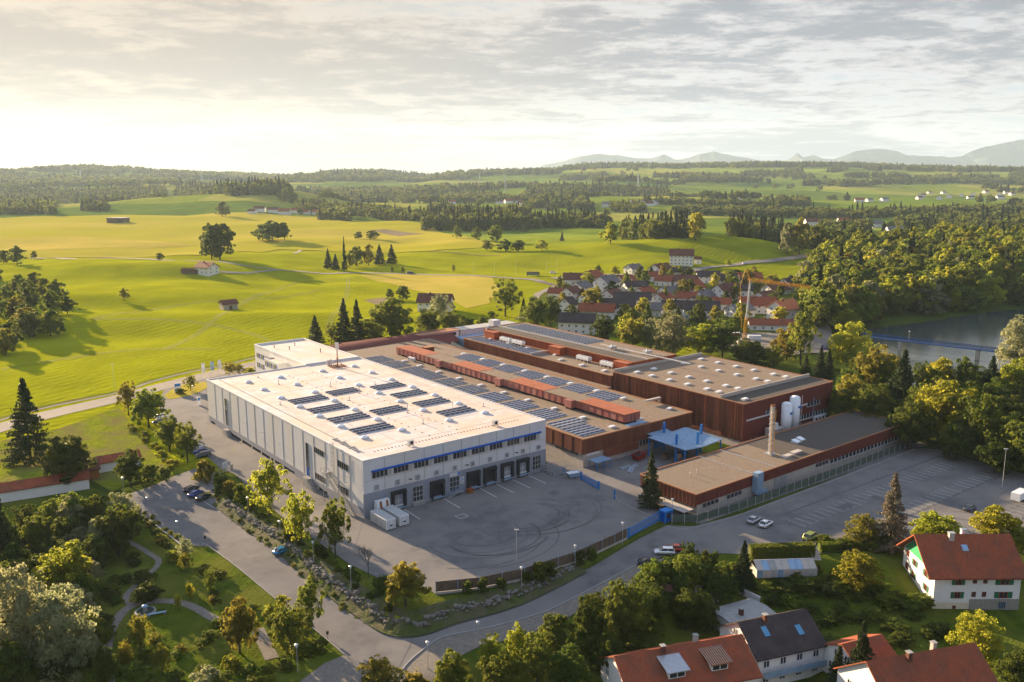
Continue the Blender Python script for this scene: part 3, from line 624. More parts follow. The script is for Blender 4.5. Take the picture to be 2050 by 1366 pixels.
# tyre marks on the yard
tm = []
random.seed(4)
for k in range(15):
    cv, cu = (16, -26) if k % 2 else (33, -22)
    cv += random.uniform(-3, 3); cu += random.uniform(-2, 2); r = random.uniform(6.5, 14); a0 = random.uniform(2.6, 4.4); a1 = a0+random.uniform(1.3, 3.2)
    ln = [W(cv+r*1.25*math.cos(a0+(a1-a0)*i/24), cu+r*math.sin(a0+(a1-a0)*i/24))[:2] for i in range(25)]
    tm += strip_poly(ln, random.uniform(.15, .35))
drv = [tuple(p) for p in drive]
tm = [q for q in tm if in_poly(np.array([q[0][0]]), np.array([q[0][1]]), drv)[0] and UV(*q[0])[1] < -2]
sheet('tyre_marks', tm, m_patch, .09)
pts_ = [(1000, -33)]
for i, (v, u, r) in enumerate([(63, -10.5, 1.5), (60, -13, 1.2), (66, -12, 1.0)]):
    pass

random.seed(77)
ck = []
def crack(v, u, a, n, st=2.2):
    ln = [W(v, u)[:2]]
    for _ in range(n):
        a += random.uniform(-.35, .35); v += math.cos(a)*st; u += math.sin(a)*st; ln.append(W(v, u)[:2])
    return strip_poly(ln, random.uniform(.07, .16))
for _ in range(34): ck += crack(random.uniform(72, 150), random.uniform(-100, -54), random.choice((0, .1, 1.5, 3.0, 1.7)), random.randint(5, 14))
for _ in range(14): ck += crack(random.uniform(2, 50), random.uniform(-30, -8), random.uniform(0, 6), random.randint(4, 10))
okp = [tuple(q) for q in LOW]
ck = [q for q in ck if all(in_poly(np.array([c[0]]), np.array([c[1]]), okp)[0] or in_poly(np.array([c[0]]), np.array([c[1]]), drv)[0] for c in q)]
sheet('asphalt_cracks', ck, m_patch, .085)
rp = []
for v, u, a, b_ in ((64, -8, 3.0, 1.6), (66, -14, 1.8, 3.5), (95, -66, 5, 2.2), (120, -84, 4, 2.4), (20, -30, 3, 1.5), (45, -16, 2.4, 2.4), (108, -70, 2.5, 5), (86, -90, 6, 2)):
    rp.append([W(v, u)[:2], W(v+a, u)[:2], W(v+a, u+b_)[:2], W(v, u+b_)[:2]])
rp = [q for q in rp if all(in_poly(np.array([c[0]]), np.array([c[1]]), okp)[0] or in_poly(np.array([c[0]]), np.array([c[1]]), drv)[0] for c in q)]
sheet('asphalt_repairs', rp, M('new_asphalt', (.135, .130, .130), (.115, .112, .114), .5, .9, coord='World'), .095)
# ================================================================== factory buildings (local x = v, y = u, z up)
def bld(name, label, cat): return empty(name, W(0, 0, 0), PHI, label, cat)
def parapet(mb, x0, x1, y0, y1, z0, z1, t, mat):
    mb.box(x0, x1, y0, y0+t, z0, z1, mat); mb.box(x0, x1, y1-t, y1, z0, z1, mat)
    mb.box(x0, x0+t, y0+t, y1-t, z0, z1, mat); mb.box(x1-t, x1, y0+t, y1-t, z0, z1, mat)
m_roofs = M('membrane_seam', (.52, .46, .40), (.46, .40, .35), 1, .85)
m_roofst = M('weathered_membrane', (.56, .48, .41), (.47, .39, .33), .4, .85, c3=(.60, .53, .47), s3=.3)
# ---- white warehouse
wh = bld('warehouse', 'long white warehouse with pale flat roof, grey plinth and row of dark loading docks', 'warehouse')
H0, H1 = 14.3, 14.0
mb = MB()
mb.box(0, 55.8, 0, 104, 6, H1-.1, m_white); mb.box(0, 55.8, 3, 104, 2.3, 6, m_white)
mb.box(0, .35, .35, 3, 2.3, 6, m_white)
parapet(mb, -.05, 55.85, -.05, 104.05, H1-.1, H0, .35, m_white)
for u in [6.6+6.45*i for i in range(15)]: mb.box(-.06, .002, u-.06, u+.06, 2.35, 13.95, m_concg)
for v in [5.7+5.56*i for i in range(9)]: mb.box(v-.05, v+.05, -.04, .002, 6.1, 13.9, m_concg)
for z in (9.0,): mb.box(.1, 55.7, -.03, .002, z-.04, z+.04, m_concg)
mb.build('wall', wh)
mb = MB(); mb.box(-.06, 55.86, -.06, .3, -.3, 6, m_plinth); mb.box(-.05, .3, .3, 104, .9, 2.3, m_plinth)
for a, b in ((.3, 19), (31, 38.5), (84.5, 98.5), (102, 104)): mb.box(-.05, .3, a, b, -1.3, .9, m_plinth)
for u in (24.5, 46, 52, 54.5, 61, 68, 76): mb.box(-.05, .3, u-.35, u+.35, -1.3, .9, m_conc)
mb.box(3, 3.2, .3, 104, -1.3, 2.3, m_concg); mb.box(55.5, 55.8, .3, 104, -1.3, 2.3, m_plinth); mb.box(.3, 55.5, 103.7, 104, -1.3, 2.3, m_plinth)
mb.build('plinth', wh)
mb = MB(); mb.box(.3, 55.5, .3, 103.7, H1-.1, H1, m_roofw)
for z, a, b in ((.03, .35, 3.2),): mb.box(a, b, 1, 103, H1, H1+z, m_roofw)
roofo = mb.build('roof', wh)
mb = MB(); mb.box(3.2, 3.5, 6, 103, H1+.001, H1+.16, m_concg)
for i in range(11): mb.box(2.2+.1*(i % 3), 3.1+.3*(i % 4), 7.2+i*1.25, 7.6+i*1.25, H1+.03, H1+.25, m_concg)
mb.build('gutter', wh)
s = MB()
for i in range(11): s.box(.4, 55.4, 8+i*9.3, 8.09+i*9.3, H1+.001, H1+.025, m_roofs)
for v in (14.6, 27.8, 41.0): s.box(v, v+.09, .4, 103.6, H1+.001, H1+.03, m_roofs)
s.build('roof_seams', wh)
s = MB()
for v, u, a_, b_ in ((4.5, 24, 3.6, 40), (5, 70, 2.2, 28), (49.5, 12, 3.2, 26), (50.5, 48, 2.5, 40), (8, .8, 34, 1.8), (21.4, 30, 1.0, 44), (33.4, 24, 1.6, 52)):
    s.mesh([(v, u, H1+.012), (v+a_*.9, u+b_*.06, H1+.012), (v+a_, u+b_*.6, H1+.012), (v+a_*.6, u+b_, H1+.012), (v+a_*.1, u+b_*.93, H1+.012), (v-a_*.05, u+b_*.4, H1+.012)], [(0, 1, 2, 3, 4, 5)], m_roofst)
s.build('roof_stain', wh)
# skylight domes
d = MB(); d.box(-1.0, 1.0, -.75, .75, 0, .35, m_frame); d.dome(0, 0, .35, .95, .7, .45, m_dome, 12, 4)
dome_me = d.data('skylight', True)
for v in (9.3, 20.2, 35.1, 47.1):
    for u in (92.3, 79.8, 67.0, 54.2, 41.6, 28.9, 16.1): inst('skylight', dome_me, roofo, (v, u, H1))
# hatch smoke vents and stacks
for v, u, h in ((16, 84, 1.4), (27.5, 71, 1.5), (14.5, 97, .5), (30.5, 58, 2.0), (30.5, 30, 2.2), (43, 26, 1.5), (24, 52, 1.3), (12, 33, .9), (40, 65, .9), (6, 60, .7), (28, 18, 1.2), (51, 22, 1.0)):
    s = MB(); s.tube((0, 0, 0), (0, 0, h), .12, mat=m_metal, n=8); s.tube((0, 0, h), (0, 0, h+.15), .24, .2, m_metal, 8); s.box(-.25, .25, -.25, .25, -.001, .12, m_concg); s.build('vent_pipe', roofo, (v, u, H1))
for v, u in ((15.2, 3.5), (42, 4.5)):
    s = MB(); s.box(-.7, .7, -.5, .5, .3, 1.5, m_metal); s.tube((0, -.5, .95), (0, -.56, .95), .42, mat=m_black, n=10)
    for a in (-.6, .6): s.box(a-.06, a+.06, -.4, .4, 0, .3, m_concg)
    s.build('ventilation_unit', roofo, (v, u, H1))
# lightning conductor blocks
s = MB(); s.box(-.12, .12, -.12, .12, 0, .12, m_black); blk = s.data('conductor_block')
for i in range(46): inst('conductor_block', blk, roofo, (6+44*i/45, 5.2, H1))
for i in range(26):
    for v in (23.5, 32.0): inst('conductor_block', blk, roofo, (v, 8+i*3.4, H1))
# solar arrays: each a frame with rows of modules
def solar(parent, v0, v1, u0, u1, rows, z, mat, tilt=.55, name='solar_array', row_w=None):
    e = empty(name, ((v0+v1)/2, (u0+u1)/2, z)); e.parent = parent
    pitch = (u1-u0)/rows; dw = row_w or pitch*.56; L = v1-v0
    r = MB()
    r.mesh([(-L/2, 0, .12), (L/2, 0, .12), (L/2, dw, .12+tilt), (-L/2, dw, .12+tilt)], [(0, 1, 2, 3)], mat)
    r.mesh([(-L/2, 0, .06), (L/2, 0, .06), (L/2, dw, .06+tilt), (-L/2, dw, .06+tilt)], [(3, 2, 1, 0)], m_frame)
    r.bar((-L/2, 0, .10), (L/2, 0, .10), .10, .10, m_frame); r.bar((-L/2, dw, .1+tilt), (L/2, dw, .1+tilt), .10, .10, m_frame)
    k = max(2, int(L/1.7))
    for i in range(k+1): x = -L/2+L*i/k; r.bar((x, 0, .13), (x, dw, .13+tilt), .07, .05, m_frame)
    r.box(-L/2, L/2, dw, dw+.06, 0, .12+tilt, m_frame)
    me = r.data('panel_row')
    for i in range(rows): inst('panel_row', me, e, (0, -(u1-u0)/2+i*pitch, 0))
    return e
for v0, v1, us in ((9.3, 20.3, (57.5, 44.8, 32.4, 19.6)), (22.6, 32.2, (59.8, 32.7)), (36.5, 46.9, (57.3, 45.0, 32.5, 19.8))):
    for u in us: solar(wh, v0, v1, u, u+5.8, 3, H1, m_panel, .32)
# telecom mast on roof corner
ma = MB()
for a in (-2.4, 0, 2.4): ma.bar((a, -2, .25), (a, 2, .25), .18, .3, m_rust); ma.bar((-2.6, a*.8, .35), (2.6, a*.8, .35), .18, .2, m_rust)
ma.tube((0, 0, .2), (0, 0, 8.5), .22, .15, m_rust, 8)
for a in range(3):
    c, s_ = math.cos(a*2.1), math.sin(a*2.1); ma.bar((c*.45, s_*.45, 6.3), (c*.45, s_*.45, 8.6), .32, .3, m_white); ma.bar((0, 0, 6.6), (c*.45, s_*.45, 6.6), .06, .06, m_rust); ma.bar((0, 0, 8.2), (c*.45, s_*.45, 8.2), .06, .06, m_rust)
    ma.bar((c*1.8, s_*1.8, .3), (0, 0, 3.4), .1, .1, m_rust)
ma.build('antenna_mast', wh, (42.5, 95.5, H1))
s = MB(); s.box(-.5, .5, -.4, .4, 0, 1.9, m_metal); s.tube((1.1, 0, 0), (1.1, 0, 2.1), .28, mat=m_metal, n=8); s.build('equipment_cabinet', wh, (41, 99.5, H1))
# front: blue trim, window bays, docks, doors, number signs
mb = MB(); mb.box(2.1, 54.0, -.35, -.002, 11.0, 11.4, m_blue); mb.build('blue_canopy_strip', wh)
def win_mesh(wd, ht, n, frame=m_white, glass=m_glass, dep=.12, blind=0.):
    s = MB(); s.box(-wd/2, wd/2, -dep*.3, -.002, 0, ht, glass)
    for i in range(n+1): x = -wd/2+wd*i/n; s.box(x-.05, x+.05, -dep, -.003, 0, ht, frame)
    s.box(-wd/2, wd/2, -dep, -.003, -.06, .06, frame); s.box(-wd/2, wd/2, -dep, -.003, ht-.06, ht+.06, frame)
    if blind: s.box(wd/2-blind, wd/2-.02, -dep*.6, -.003, .06, ht-.06, m_blind)
    return s
wb = win_mesh(5.2, 1.6, 5, m_conc, m_glass, .12, 1.0).data('window')
for i in range(9): inst('window', wb, wh, (5.0+5.72*i if i else 4.9, 0, 9.35))
for v in (9.2, 20.3, 31.3, 36.6, 42.3, 47.6):
    e = empty('dock_shelter', (v, 0, 0)); e.parent = wh
    s = MB(); s.box(-2.0, -1.35, -.75, -.061, .95, 4.9, m_black); s.box(1.35, 2.0, -.75, -.061, .95, 4.9, m_black); s.box(-2.0, 2.0, -.85, -.061, 4.2, 5.05, m_black)
    s.build('shelter_frame', e)
    s = MB(); s.box(-1.35, 1.35, -.12, -.062, 1.0, 4.2, m_black if v in (31.3, 36.6, 20.3) else m_plinth)
    if v in (9.2, 42.3, 47.6): s.box(-.9, .9, -.16, -.121, 2.0, 2.7, m_blind); s.box(-.05, .05, -.2, -.121, 1.2, 4.1, m_white); s.box(-1.2, 1.2, -.5, -.13, 1.05, 1.35, m_white)
    s.build('dock_door', e)
    s = MB(); s.box(-1.6, 1.6, -.9, -.1, .55, .8, m_steelb); s.box(-1.6, -1.3, -.7, -.1, .2, .9, m_black); s.box(1.3, 1.6, -.7, -.1, .2, .9, m_black); s.build('dock_leveller', e)
dd = MB(); dd.box(-1.45, 1.45, -.1, -.061, 0, 3.9, m_glass)
for x in (-1.45, -.5, .45, 1.4): dd.box(x, x+.12, -.16, -.062, 0, 3.9, m_blind)
for z in (0, 1.25, 2.5, 3.8): dd.box(-1.45, 1.45, -.16, -.063, z, z+.12, m_blind)
dme = dd.data('door')
for v in (14.7, 25.55, 52.5): inst('door', dme, wh, (v, 0, .9))
s = MB(); s.box(-1.6, 1.6, -.9, -.1, .1, .9, m_concg); s.build('door_step', wh, (14.7, 0, 0))
st = MB()
for i in range(5): st.box(-3.0+i*.5, -2.5+i*.5, -1.4, -.3, .18*i, .18*i+.12, m_metal)
for yy in (-1.4, -.3): st.bar((-3, yy, 1.0), (-.5, yy, 2.0), .08, .08, m_steelb); st.bar((-.5, yy, 2.0), (1.3, yy, 2.0), .08, .08, m_steelb); [st.bar((x, yy, .1), (x, yy, 1.0+max(0, min(1, (x+3)/2.5))), .06, .06, m_steelb) for x in (-3, -1.8, -.5, .6, 1.3)]
st.box(-.5, 1.4, -1.4, -.1, .8, .92, m_metal); st.build('entrance_steps', wh, (26.2, -.1, 0))
for i, v in enumerate((3.45, 9.15, 14.8, 20.3, 25.8, 31.3, 36.8, 42.4, 47.8, 53.2)):
    s = MB(); s.box(-.62, .62, -.10, -.002, 0, 1.2, m_plinth); s.box(-.48, .48, -.12, -.101, .12, 1.08, m_blind); o = s.build('number_sign', wh, (v, -.03, 6.4))
    g = glyphs(str(i+1), 1.05, m_black); t_ = inst('numeral', g, o, (0, -.15, .6)); t_.rotation_euler = (math.pi/2, 0, 0)
s = MB(); s.box(-1.5, 1.5, -.12, -.061, 0, .9, m_white); s.box(.85, 1.45, -.15, -.121, .1, .8, m_blue2); o = s.build('company_sign', wh, (25.7, 0, 4.95))
s = MB(); s.box(-.6, .6, -.12, -.061, 0, 1.9, m_white)
for k in range(6): s.box(-.48, .48-.2*(k % 3), -.14, -.121, .2+k*.28, .3+k*.28, m_blue2 if k % 2 else m_plinth)
s.build('notice_board', wh, (27.95, 0, 2.4))
for v in (12.2, 29.0, 45.0):
    s = MB(); s.bar((0, 0, 0), (0, -.9, .2), .07, .07, m_black); s.box(-.3, .3, -1.2, -.7, .1, .25, m_black); s.build('wall_lamp', wh, (v, -.05, 7.2))
# left facade openings (face -x): meshes built along y
def lwin(u0, u1, z0, z1, n=4, glass=m_glass, frame=m_concg, name='window'):
    s = MB(); s.box(-.1, -.002, u0, u1, z0, z1, glass)
    for i in range(n+1): y = u0+(u1-u0)*i/n; s.box(-.16, -.003, y-.05, y+.05, z0, z1, frame)
    return s.build(name, wh)
lwin(86.6, 88.3, 2.6, 11.2, 1); lwin(29.0, 30.6, 4.6, 11.2, 1); lwin(29.0, 30.6, 2.3, 4.5, 1, m_blue, name='door')
lwin(20.2, 25.6, 9.9, 11.3, 5); lwin(20.2, 25.7, 2.95, 4.4, 4); lwin(7.3, 12.8, 9.6, 11.2, 5); lwin(7.6, 12.9, 3.3, 4.9, 4)
for u in (6.6, 19.5, 45.4, 58.3, 71.2, 97):
    s = MB(); s.bar((0, 0, 0), (-1.0, 0, .25), .07, .07, m_metal); s.box(-1.25, -.85, -.15, .15, .15, .32, m_metal); s.build('wall_lamp', wh, (-.05, u, 7.2))
# garage grilles in basement
s = MB()
for i in range(60): s.box(.05, .12, 54.8+i*.48, 54.86+i*.48, -1.1, .88, m_black)
s.build('basement_grille', wh)
# escape stair along the left wall
es = MB()
p0 = Vector((-1.3, 16.5, 7.0)); p1 = Vector((-1.3, 3.0, -.2))
for off in (-.6, .6):
    es.bar(p0+Vector((off, 0, 0)), p1+Vector((off, 0, 0)), .10, .35, m_concg)
    es.bar(p0+Vector((off, 0, 1.05)), p1+Vector((off, 0, 1.05)), .06, .06, m_concg); es.bar(p0+Vector((off, 0, .55)), p1+Vector((off, 0, .55)), .05, .05, m_concg)
    for i in range(15): q = p0.lerp(p1, i/14)+Vector((off, 0, 0)); es.bar(q, q+Vector((0, 0, 1.05)), .05, .05, m_concg)
for i in range(38): q = p0.lerp(p1, i/37); es.box(q.x-.6, q.x+.6, q.y-.13, q.y+.13, q.z, q.z+.05, m_concg)
es.box(-1.9, -.01, 16.5, 18.6, 6.95, 7.05, m_concg)
for y in (16.6, 18.5): es.bar((-1.85, y, 7), (-1.85, y, 8.1), .06, .06, m_concg)
es.bar((-1.85, 16.6, 8.1), (-1.85, 18.5, 8.1), .06, .06, m_concg)
for z, y in ((3.4, 9.5), (7, 17.5)): es.bar((-1.8, y, -1), (-1.8, y, z), .12, .12, m_concg)
es.build('escape_stair', wh)
ld = MB()
for y in (14.0, 14.6): ld.bar((-.35, y, 7.2), (-.35, y, 15.4), .06, .06, m_concg)
for i in range(26): ld.bar((-.35, 14.0, 7.4+i*.3), (-.35, 14.6, 7.4+i*.3), .04, .04, m_concg)
for i in range(6):
    z = 9.5+i*1.1
    for a in range(6):
        t0, t1 = math.pi*a/6, math.pi*(a+1)/6
        ld.bar((-.35-.7*math.sin(t0), 14.3-.4*math.cos(t0), z), (-.35-.7*math.sin(t1), 14.3-.4*math.cos(t1), z), .05, .05, m_concg)
for a in (1, 3, 5): t0 = math.pi*a/6; ld.bar((-.35-.7*math.sin(t0), 14.3-.4*math.cos(t0), 9.5), (-.35-.7*math.sin(t0), 14.3-.4*math.cos(t0), 15), .04, .04, m_concg)
ld.build('cage_ladder', wh)
def lowstair(u0, u1, z1):
    s = MB(); n = 10
    for i in range(n): s.box(-1.5, -.1, u0+(u1-u0)*i/n-.2, u0+(u1-u0)*(i+1)/n, -1.1, -1+(z1+1)*(i+1)/n, m_concg)
    s.box(-1.5, -.1, u1, u1+2.2, -1.1, z1, m_concg)
    for x in (-1.45,): s.bar((x, u0, 0), (x, u1, z1+1), .06, .06, m_concg); s.bar((x, u1, z1+1), (x, u1+2.1, z1+1), .06, .06, m_concg); [s.bar((x, u1+k, z1), (x, u1+k, z1+1), .05, .05, m_concg) for k in (0, 1, 2)]
    s.build('side_steps', wh)
lowstair(23.3, 28.4, 2.2); lowstair(82.5, 85.8, 1.6)
# ---- office annex behind
of = bld('office_building', 'white office annex with blue and yellow window panels behind the white warehouse', 'office')
mb = MB(); mb.box(34.8, 55.3, 104.1, 150, -1, 13.9, m_rend); parapet(mb, 34.7, 55.4, 104.1, 150.1, 13.9, 14.6, .4, m_rend); mb.box(31.3, 34.8, 120, 132, -1, 12.0, m_rend); parapet(mb, 31.2, 34.75, 119.9, 132.1, 12, 12.5, .3, m_rend); mb.build('wall', of)
mb = MB(); mb.box(35.1, 55.0, 104.5, 149.7, 13.9, 13.96, m_roofw); mb.box(31.5, 34.7, 120.2, 131.8, 12, 12.06, m_roofw); ro = mb.build('roof', of)
for v, u, h in ((42, 134, 1.2), (49, 122, 1.4), (39, 141, .8), (47, 140, 1.0)): s = MB(); s.tube((0, 0, 0), (0, 0, h), .15, mat=m_black, n=8); s.tube((0, 0, h), (0, 0, h+.2), .26, .2, m_black, 8); s.build('vent_pipe', ro, (v, u, 13.9))
m_yellowp = M('yellow_panel', (.30, .28, .03), None, 1, .6)
for z in (2.2, 6.0, 9.8):
    for u, x in ((134.5, 34.8), (138.5, 34.8), (142.5, 34.8), (146.5, 34.8), (122.5, 31.3), (126.5, 31.3), (130, 31.3)):
        s = MB(); s.box(-.08, -.002, -1.7, 1.7, 0, 1.7, m_glass); s.box(-.12, -.003, -1.6, -.8, .05, 1.65, m_blue); s.box(-.12, -.003, .2, .9, .05, 1.65, m_yellowp)
        for y in (-1.7, -.75, .1, .95, 1.65): s.box(-.15, -.004, y-.04, y+.04, 0, 1.7, m_rend)
        s.build('window', of, (x, u, z))
# ---- low red factory hall with penthouse strip (B1)
f1 = bld('factory_hall', 'long low red factory hall with solar rows and pink rooftop corridor', 'factory')
mb = MB()
mb.box(64.7, 109.8, -5.5, 150, 3.9, 8.1, m_red)
for i in range(34): u = -5+i*4.2; mb.box(64.62, 64.7, u, u+.12, 3.95, 8.1, m_redtim)
for i in range(38): v = 65+i*1.18; mb.box(v, v+.1, -5.6, -5.5, 3.9, 8.1, m_redtim)
mb.box(72.5, 86.3, -5.7, -5.5, 1.5, 3.9, m_redtim)
mb.build('wall', f1)
mb = MB(); mb.box(65.0, 109.5, -5.2, 150, -1, 3.9, m_conc); mb.box(64.9, 65.0, -5.2, 40, 3.2, 3.6, m_concg); mb.build('base_wall', f1)
mb = MB(); mb.box(64.9, 109.6, -5.3, 149.8, 8.1, 8.2, m_gravel); rf1 = mb.build('roof', f1)
mb = MB(); parapet(mb, 64.6, 109.9, -5.65, 150.1, 8.1, 8.45, .3, m_coping); mb.build('coping', f1)
# side roof strip between the white warehouse and the hall
for i, u in enumerate([6.4, 15.2, 28.2, 41.1, 54.2, 67.0, 79.8, 90.4, 103.5, 116]):
    n_r = 2 if i == 0 else 6; 
    solar(f1, 66.2 if i > 2 else 66.4, 77.4, u+.2, u+(6.5 if n_r == 2 else 10.8), 3 if n_r == 2 else 6, 8.2, m_panel if i > 3 else m_panelb, .22)
solar(f1, 66.0, 75.3, -3.2, 6.0, 5, 8.2, m_panelb, .25)
for i, u in enumerate([20.2, 32.8, 45.6, 58.4, 71.2, 84, 96.6]):
    solar(f1, 98.4, 107.2, u, u+10.6, 6, 8.2, m_panelb, .22)
d2 = MB(); d2.box(-1.1, 1.1, -.7, .7, 0, .35, m_frame); d2.box(-.95, .95, -.55, .55, .35, .5, m_dome); flat_sky = d2.data('skylight')
for u in (-1.8, 10.5, 23.5, 36.5, 49, 62, 75, 88, 101, 112): inst('skylight', flat_sky, rf1, (79.2, u, 8.2))
for u in (14.5, 27, 40, 52.5, 65, 78, 91, 104): inst('skylight', flat_sky, rf1, (104.3, u+4, 8.45), .0)
inst('skylight', flat_sky, rf1, (107, 1.2, 8.2), .3)
s = MB(); s.box(-3.3, 3.3, -.5, .5, .9, 1.5, m_conc); s.box(2.6, 3.2, -.4, .4, 0, .9, m_conc); s.build('roof_duct', rf1, (108.5, 9.5, 8.2), 0)
pt = MB()
segs = [(-2.5, 19.0, 83.8, 90.0), (19.0, 22.0, 82.2, 89.8), (22.0, 55.0, 83.6, 90.0), (55.0, 58.0, 82.2, 89.8), (58.0, 92.0, 83.6, 90.0), (92.0, 95.0, 82.2, 89.8), (95.0, 125.0, 83.4, 89.6)]
for a, b, x0, x1 in segs:
    pt.box(x0, x1, a, b, 8.9, 11.2, m_pent); pt.box(x0+.4, x1-.4, a, b, 8.2, 8.9, m_black)
for i in range(42): u = -2.2+i*3.05; pt.box(83.3 if u > 95 else 83.52, 83.6, u, u+.08, 8.95, 11.15, m_redtim)
pt.box(86.2, 86.3, -2.62, -2.5, 8.9, 11.2, m_redtim); pt.box(87.8, 87.9, -2.62, -2.5, 8.9, 11.2, m_redtim)
po = pt.build('rooftop_corridor', f1)
pr = MB()
for a, b, mt in ((-2.6, 17, m_pentroof), (17, 33.5, m_gravel), (33.5, 52, m_pentroof), (52, 69, m_gravel), (69, 86, m_pentroof), (86, 104, m_gravel), (104, 125.1, m_pentroof)):
    pr.box(83.5, 90.1, a, b, 11.2, 11.32+(.06 if mt is m_pentroof else 0), mt)
pr.build('corridor_roof', po)
s = MB(); s.box(83.5, 91, -4.6, -2.7, 8.2, 8.45, m_steelb); s.box(88.5, 91.5, -2.7, -1, 8.2, 9.0, m_metal); s.build('service_platform', f1)
for u in (112, 109.8): s = MB(); s.box(-.6, .6, -.8, .8, .2, 1.4, m_skin_white); s.tube((-.62, 0, .8), (-.66, 0, .8), .45, mat=m_black, n=10); s.box(-.5, .5, -.7, .7, 0, .2, m_concg); s.build('condenser_unit', rf1, (81.9, u, 8.2))
s = MB(); s.box(-2, 2, -1.5, 1.5, 0, 2.2, m_redtim); s.box(-2.2, 2.2, -1.7, 1.7, 2.2, 2.4, m_coping); s.build('roof_hatch', rf1, (96, 121, 8.2))
# front openings of the hall
mb = MB(); mb.box(86.5, 93, -5.72, -5.2, 2.2, 3.6, m_glass); [mb.box(86.5+i*1.3, 86.6+i*1.3, -5.8, -5.2, 2.2, 3.6, m_frame) for i in range(6)]; mb.build('window', f1)
mb = MB(); mb.box(93.2, 97.8, -5.3, -5.15, -.1, 3.4, m_blue2); [mb.box(93.2, 97.8, -5.36, -5.3, .3+i*.5, .34+i*.5, m_steelb) for i in range(6)]; mb.build('roller_door', f1)
mb = MB(); mb.box(64.6, 64.9, -3, 6, 3.2, 3.9, m_glass); mb.box(66, 71, -5.5, -5.15, 3.2, 3.85, m_frame); mb.build('window', f1)
# ---- raised hall with solar field and cooling units
f2 = bld('raised_hall', 'dark ribbed raised hall with roof chillers behind the pink corridor', 'factory')
mb = MB(); mb.box(113.5, 124, 33.2, 121, 0, 11.9, m_red)
for i in range(74): u = 33.5+i*1.18; mb.box(113.3, 113.5, u, u+.22, 8.3, 11.9, m_redtim)
mb.box(109.8, 113.4, 33, 150, 0, 8.1, m_concg); mb.build('wall', f2)
mb = MB(); mb.box(113.6, 124, 33.4, 120.8, 11.9, 11.96, m_gravel); mb.box(109.9, 113.3, 33, 149.8, 8.1, 8.15, m_gravel); rf2 = mb.build('roof', f2)
mb = MB(); parapet(mb, 113.2, 124.1, 33.1, 121.2, 11.9, 12.15, .25, m_coping); mb.box(113.6, 124, 76.5, 77.0, 11.96, 12.9, m_metal); mb.build('coping', f2)
for i in range(3): solar(f2, 114.2, 120.5, 78.5+i*13.8, 78.5+i*13.8+12.6, 7, 12.0, m_panelb, .22)
for u in (40, 51.5, 63): inst('skylight', flat_sky, rf2, (116.6, u, 11.96))
for u in (71, 88, 100, 112): inst('skylight', flat_sky, rf2, (121.2, u, 11.96))
ch = MB(); ch.box(-1.0, 1.0, -3.2, 3.2, .9, 2.0, m_skin_white)
for y in (-2.4, -.8, .8, 2.4): ch.tube((0, y, 2.0), (0, y, 2.25), .62, mat=m_metal, n=12)
for y in (-2.9, -1, 1, 2.9):
    for x in (-.9, .9): ch.box(x-.07, x+.07, y-.07, y+.07, 0, .9, m_skin_white)
chm = ch.data('chiller')
for u in (102.5, 94.5, 56, 43.5): inst('chiller', chm, f2, (121.8, u, 11.96))
# ---- orange hall beyond
f3 = bld('orange_hall', 'long hall with orange red wall and solar rows, rising behind the chillers', 'factory')
mb = MB(); mb.box(124.2, 146, 33.3, 121, 0, 15.1, m_orange)
for i in range(72): u = 33.8+i*1.2; mb.box(124.08, 124.2, u, u+.12, 12.0, 15.1, m_redsm)
mb.build('wall', f3)
mb = MB(); mb.box(124.4, 131.5, 33.5, 120.8, 15.1, 15.16, m_graveld); mb.box(131.9, 145.8, 33.5, 120.8, 15.1, 15.2, m_gravel); mb.box(131.5, 131.9, 33.5, 120.8, 15.1, 15.55, m_metal); rf3 = mb.build('roof', f3)
mb = MB(); parapet(mb, 124.1, 146.1, 33.2, 121.1, 15.1, 15.4, .25, m_coping); mb.build('coping', f3)
for i in range(3): solar(f3, 133, 143.5, 68+i*17, 68+i*17+15.5, 9, 15.2, m_panel, .22)
for u in (113, 72, 37): s = MB(); s.box(-3, 0, -3.2, 3.2, 0, 2.9, m_orange); s.box(-3.1, 0, -3.3, 3.3, 2.9, 3.05, m_pentroof); s.build('plant_box', f3, (124.18, u, 11.98))
s = MB(); s.tube((0, 0, -2.8), (0, 0, .6), .5, mat=m_metal, n=10); s.tube((0, 0, .6), (1.6, 0, 1.1), .5, mat=m_metal, n=10); s.build('exhaust_duct', f3, (123.5, 118, 15.1))
for v, u in ((134, 54), (138, 40)): s = MB(); s.box(-1.6, 1.6, -1.1, 1.1, .5, 1.4, m_metal); [s.box(a-.1, a+.1, b-.1, b+.1, 0, .5, m_metal) for a in (-1.4, 1.4) for b in (-.9, .9)]; s.tube((0, 0, 1.4), (0, 0, 2.0), .35, mat=m_metal, n=8); s.build('ventilation_unit', rf3, (v, u, 15.2))
s = MB(); s.bar((0, 0, .6), (0, -44, .6), .3, .3, m_frame); s.build('roof_pipe', rf3, (136, 62, 15.2))
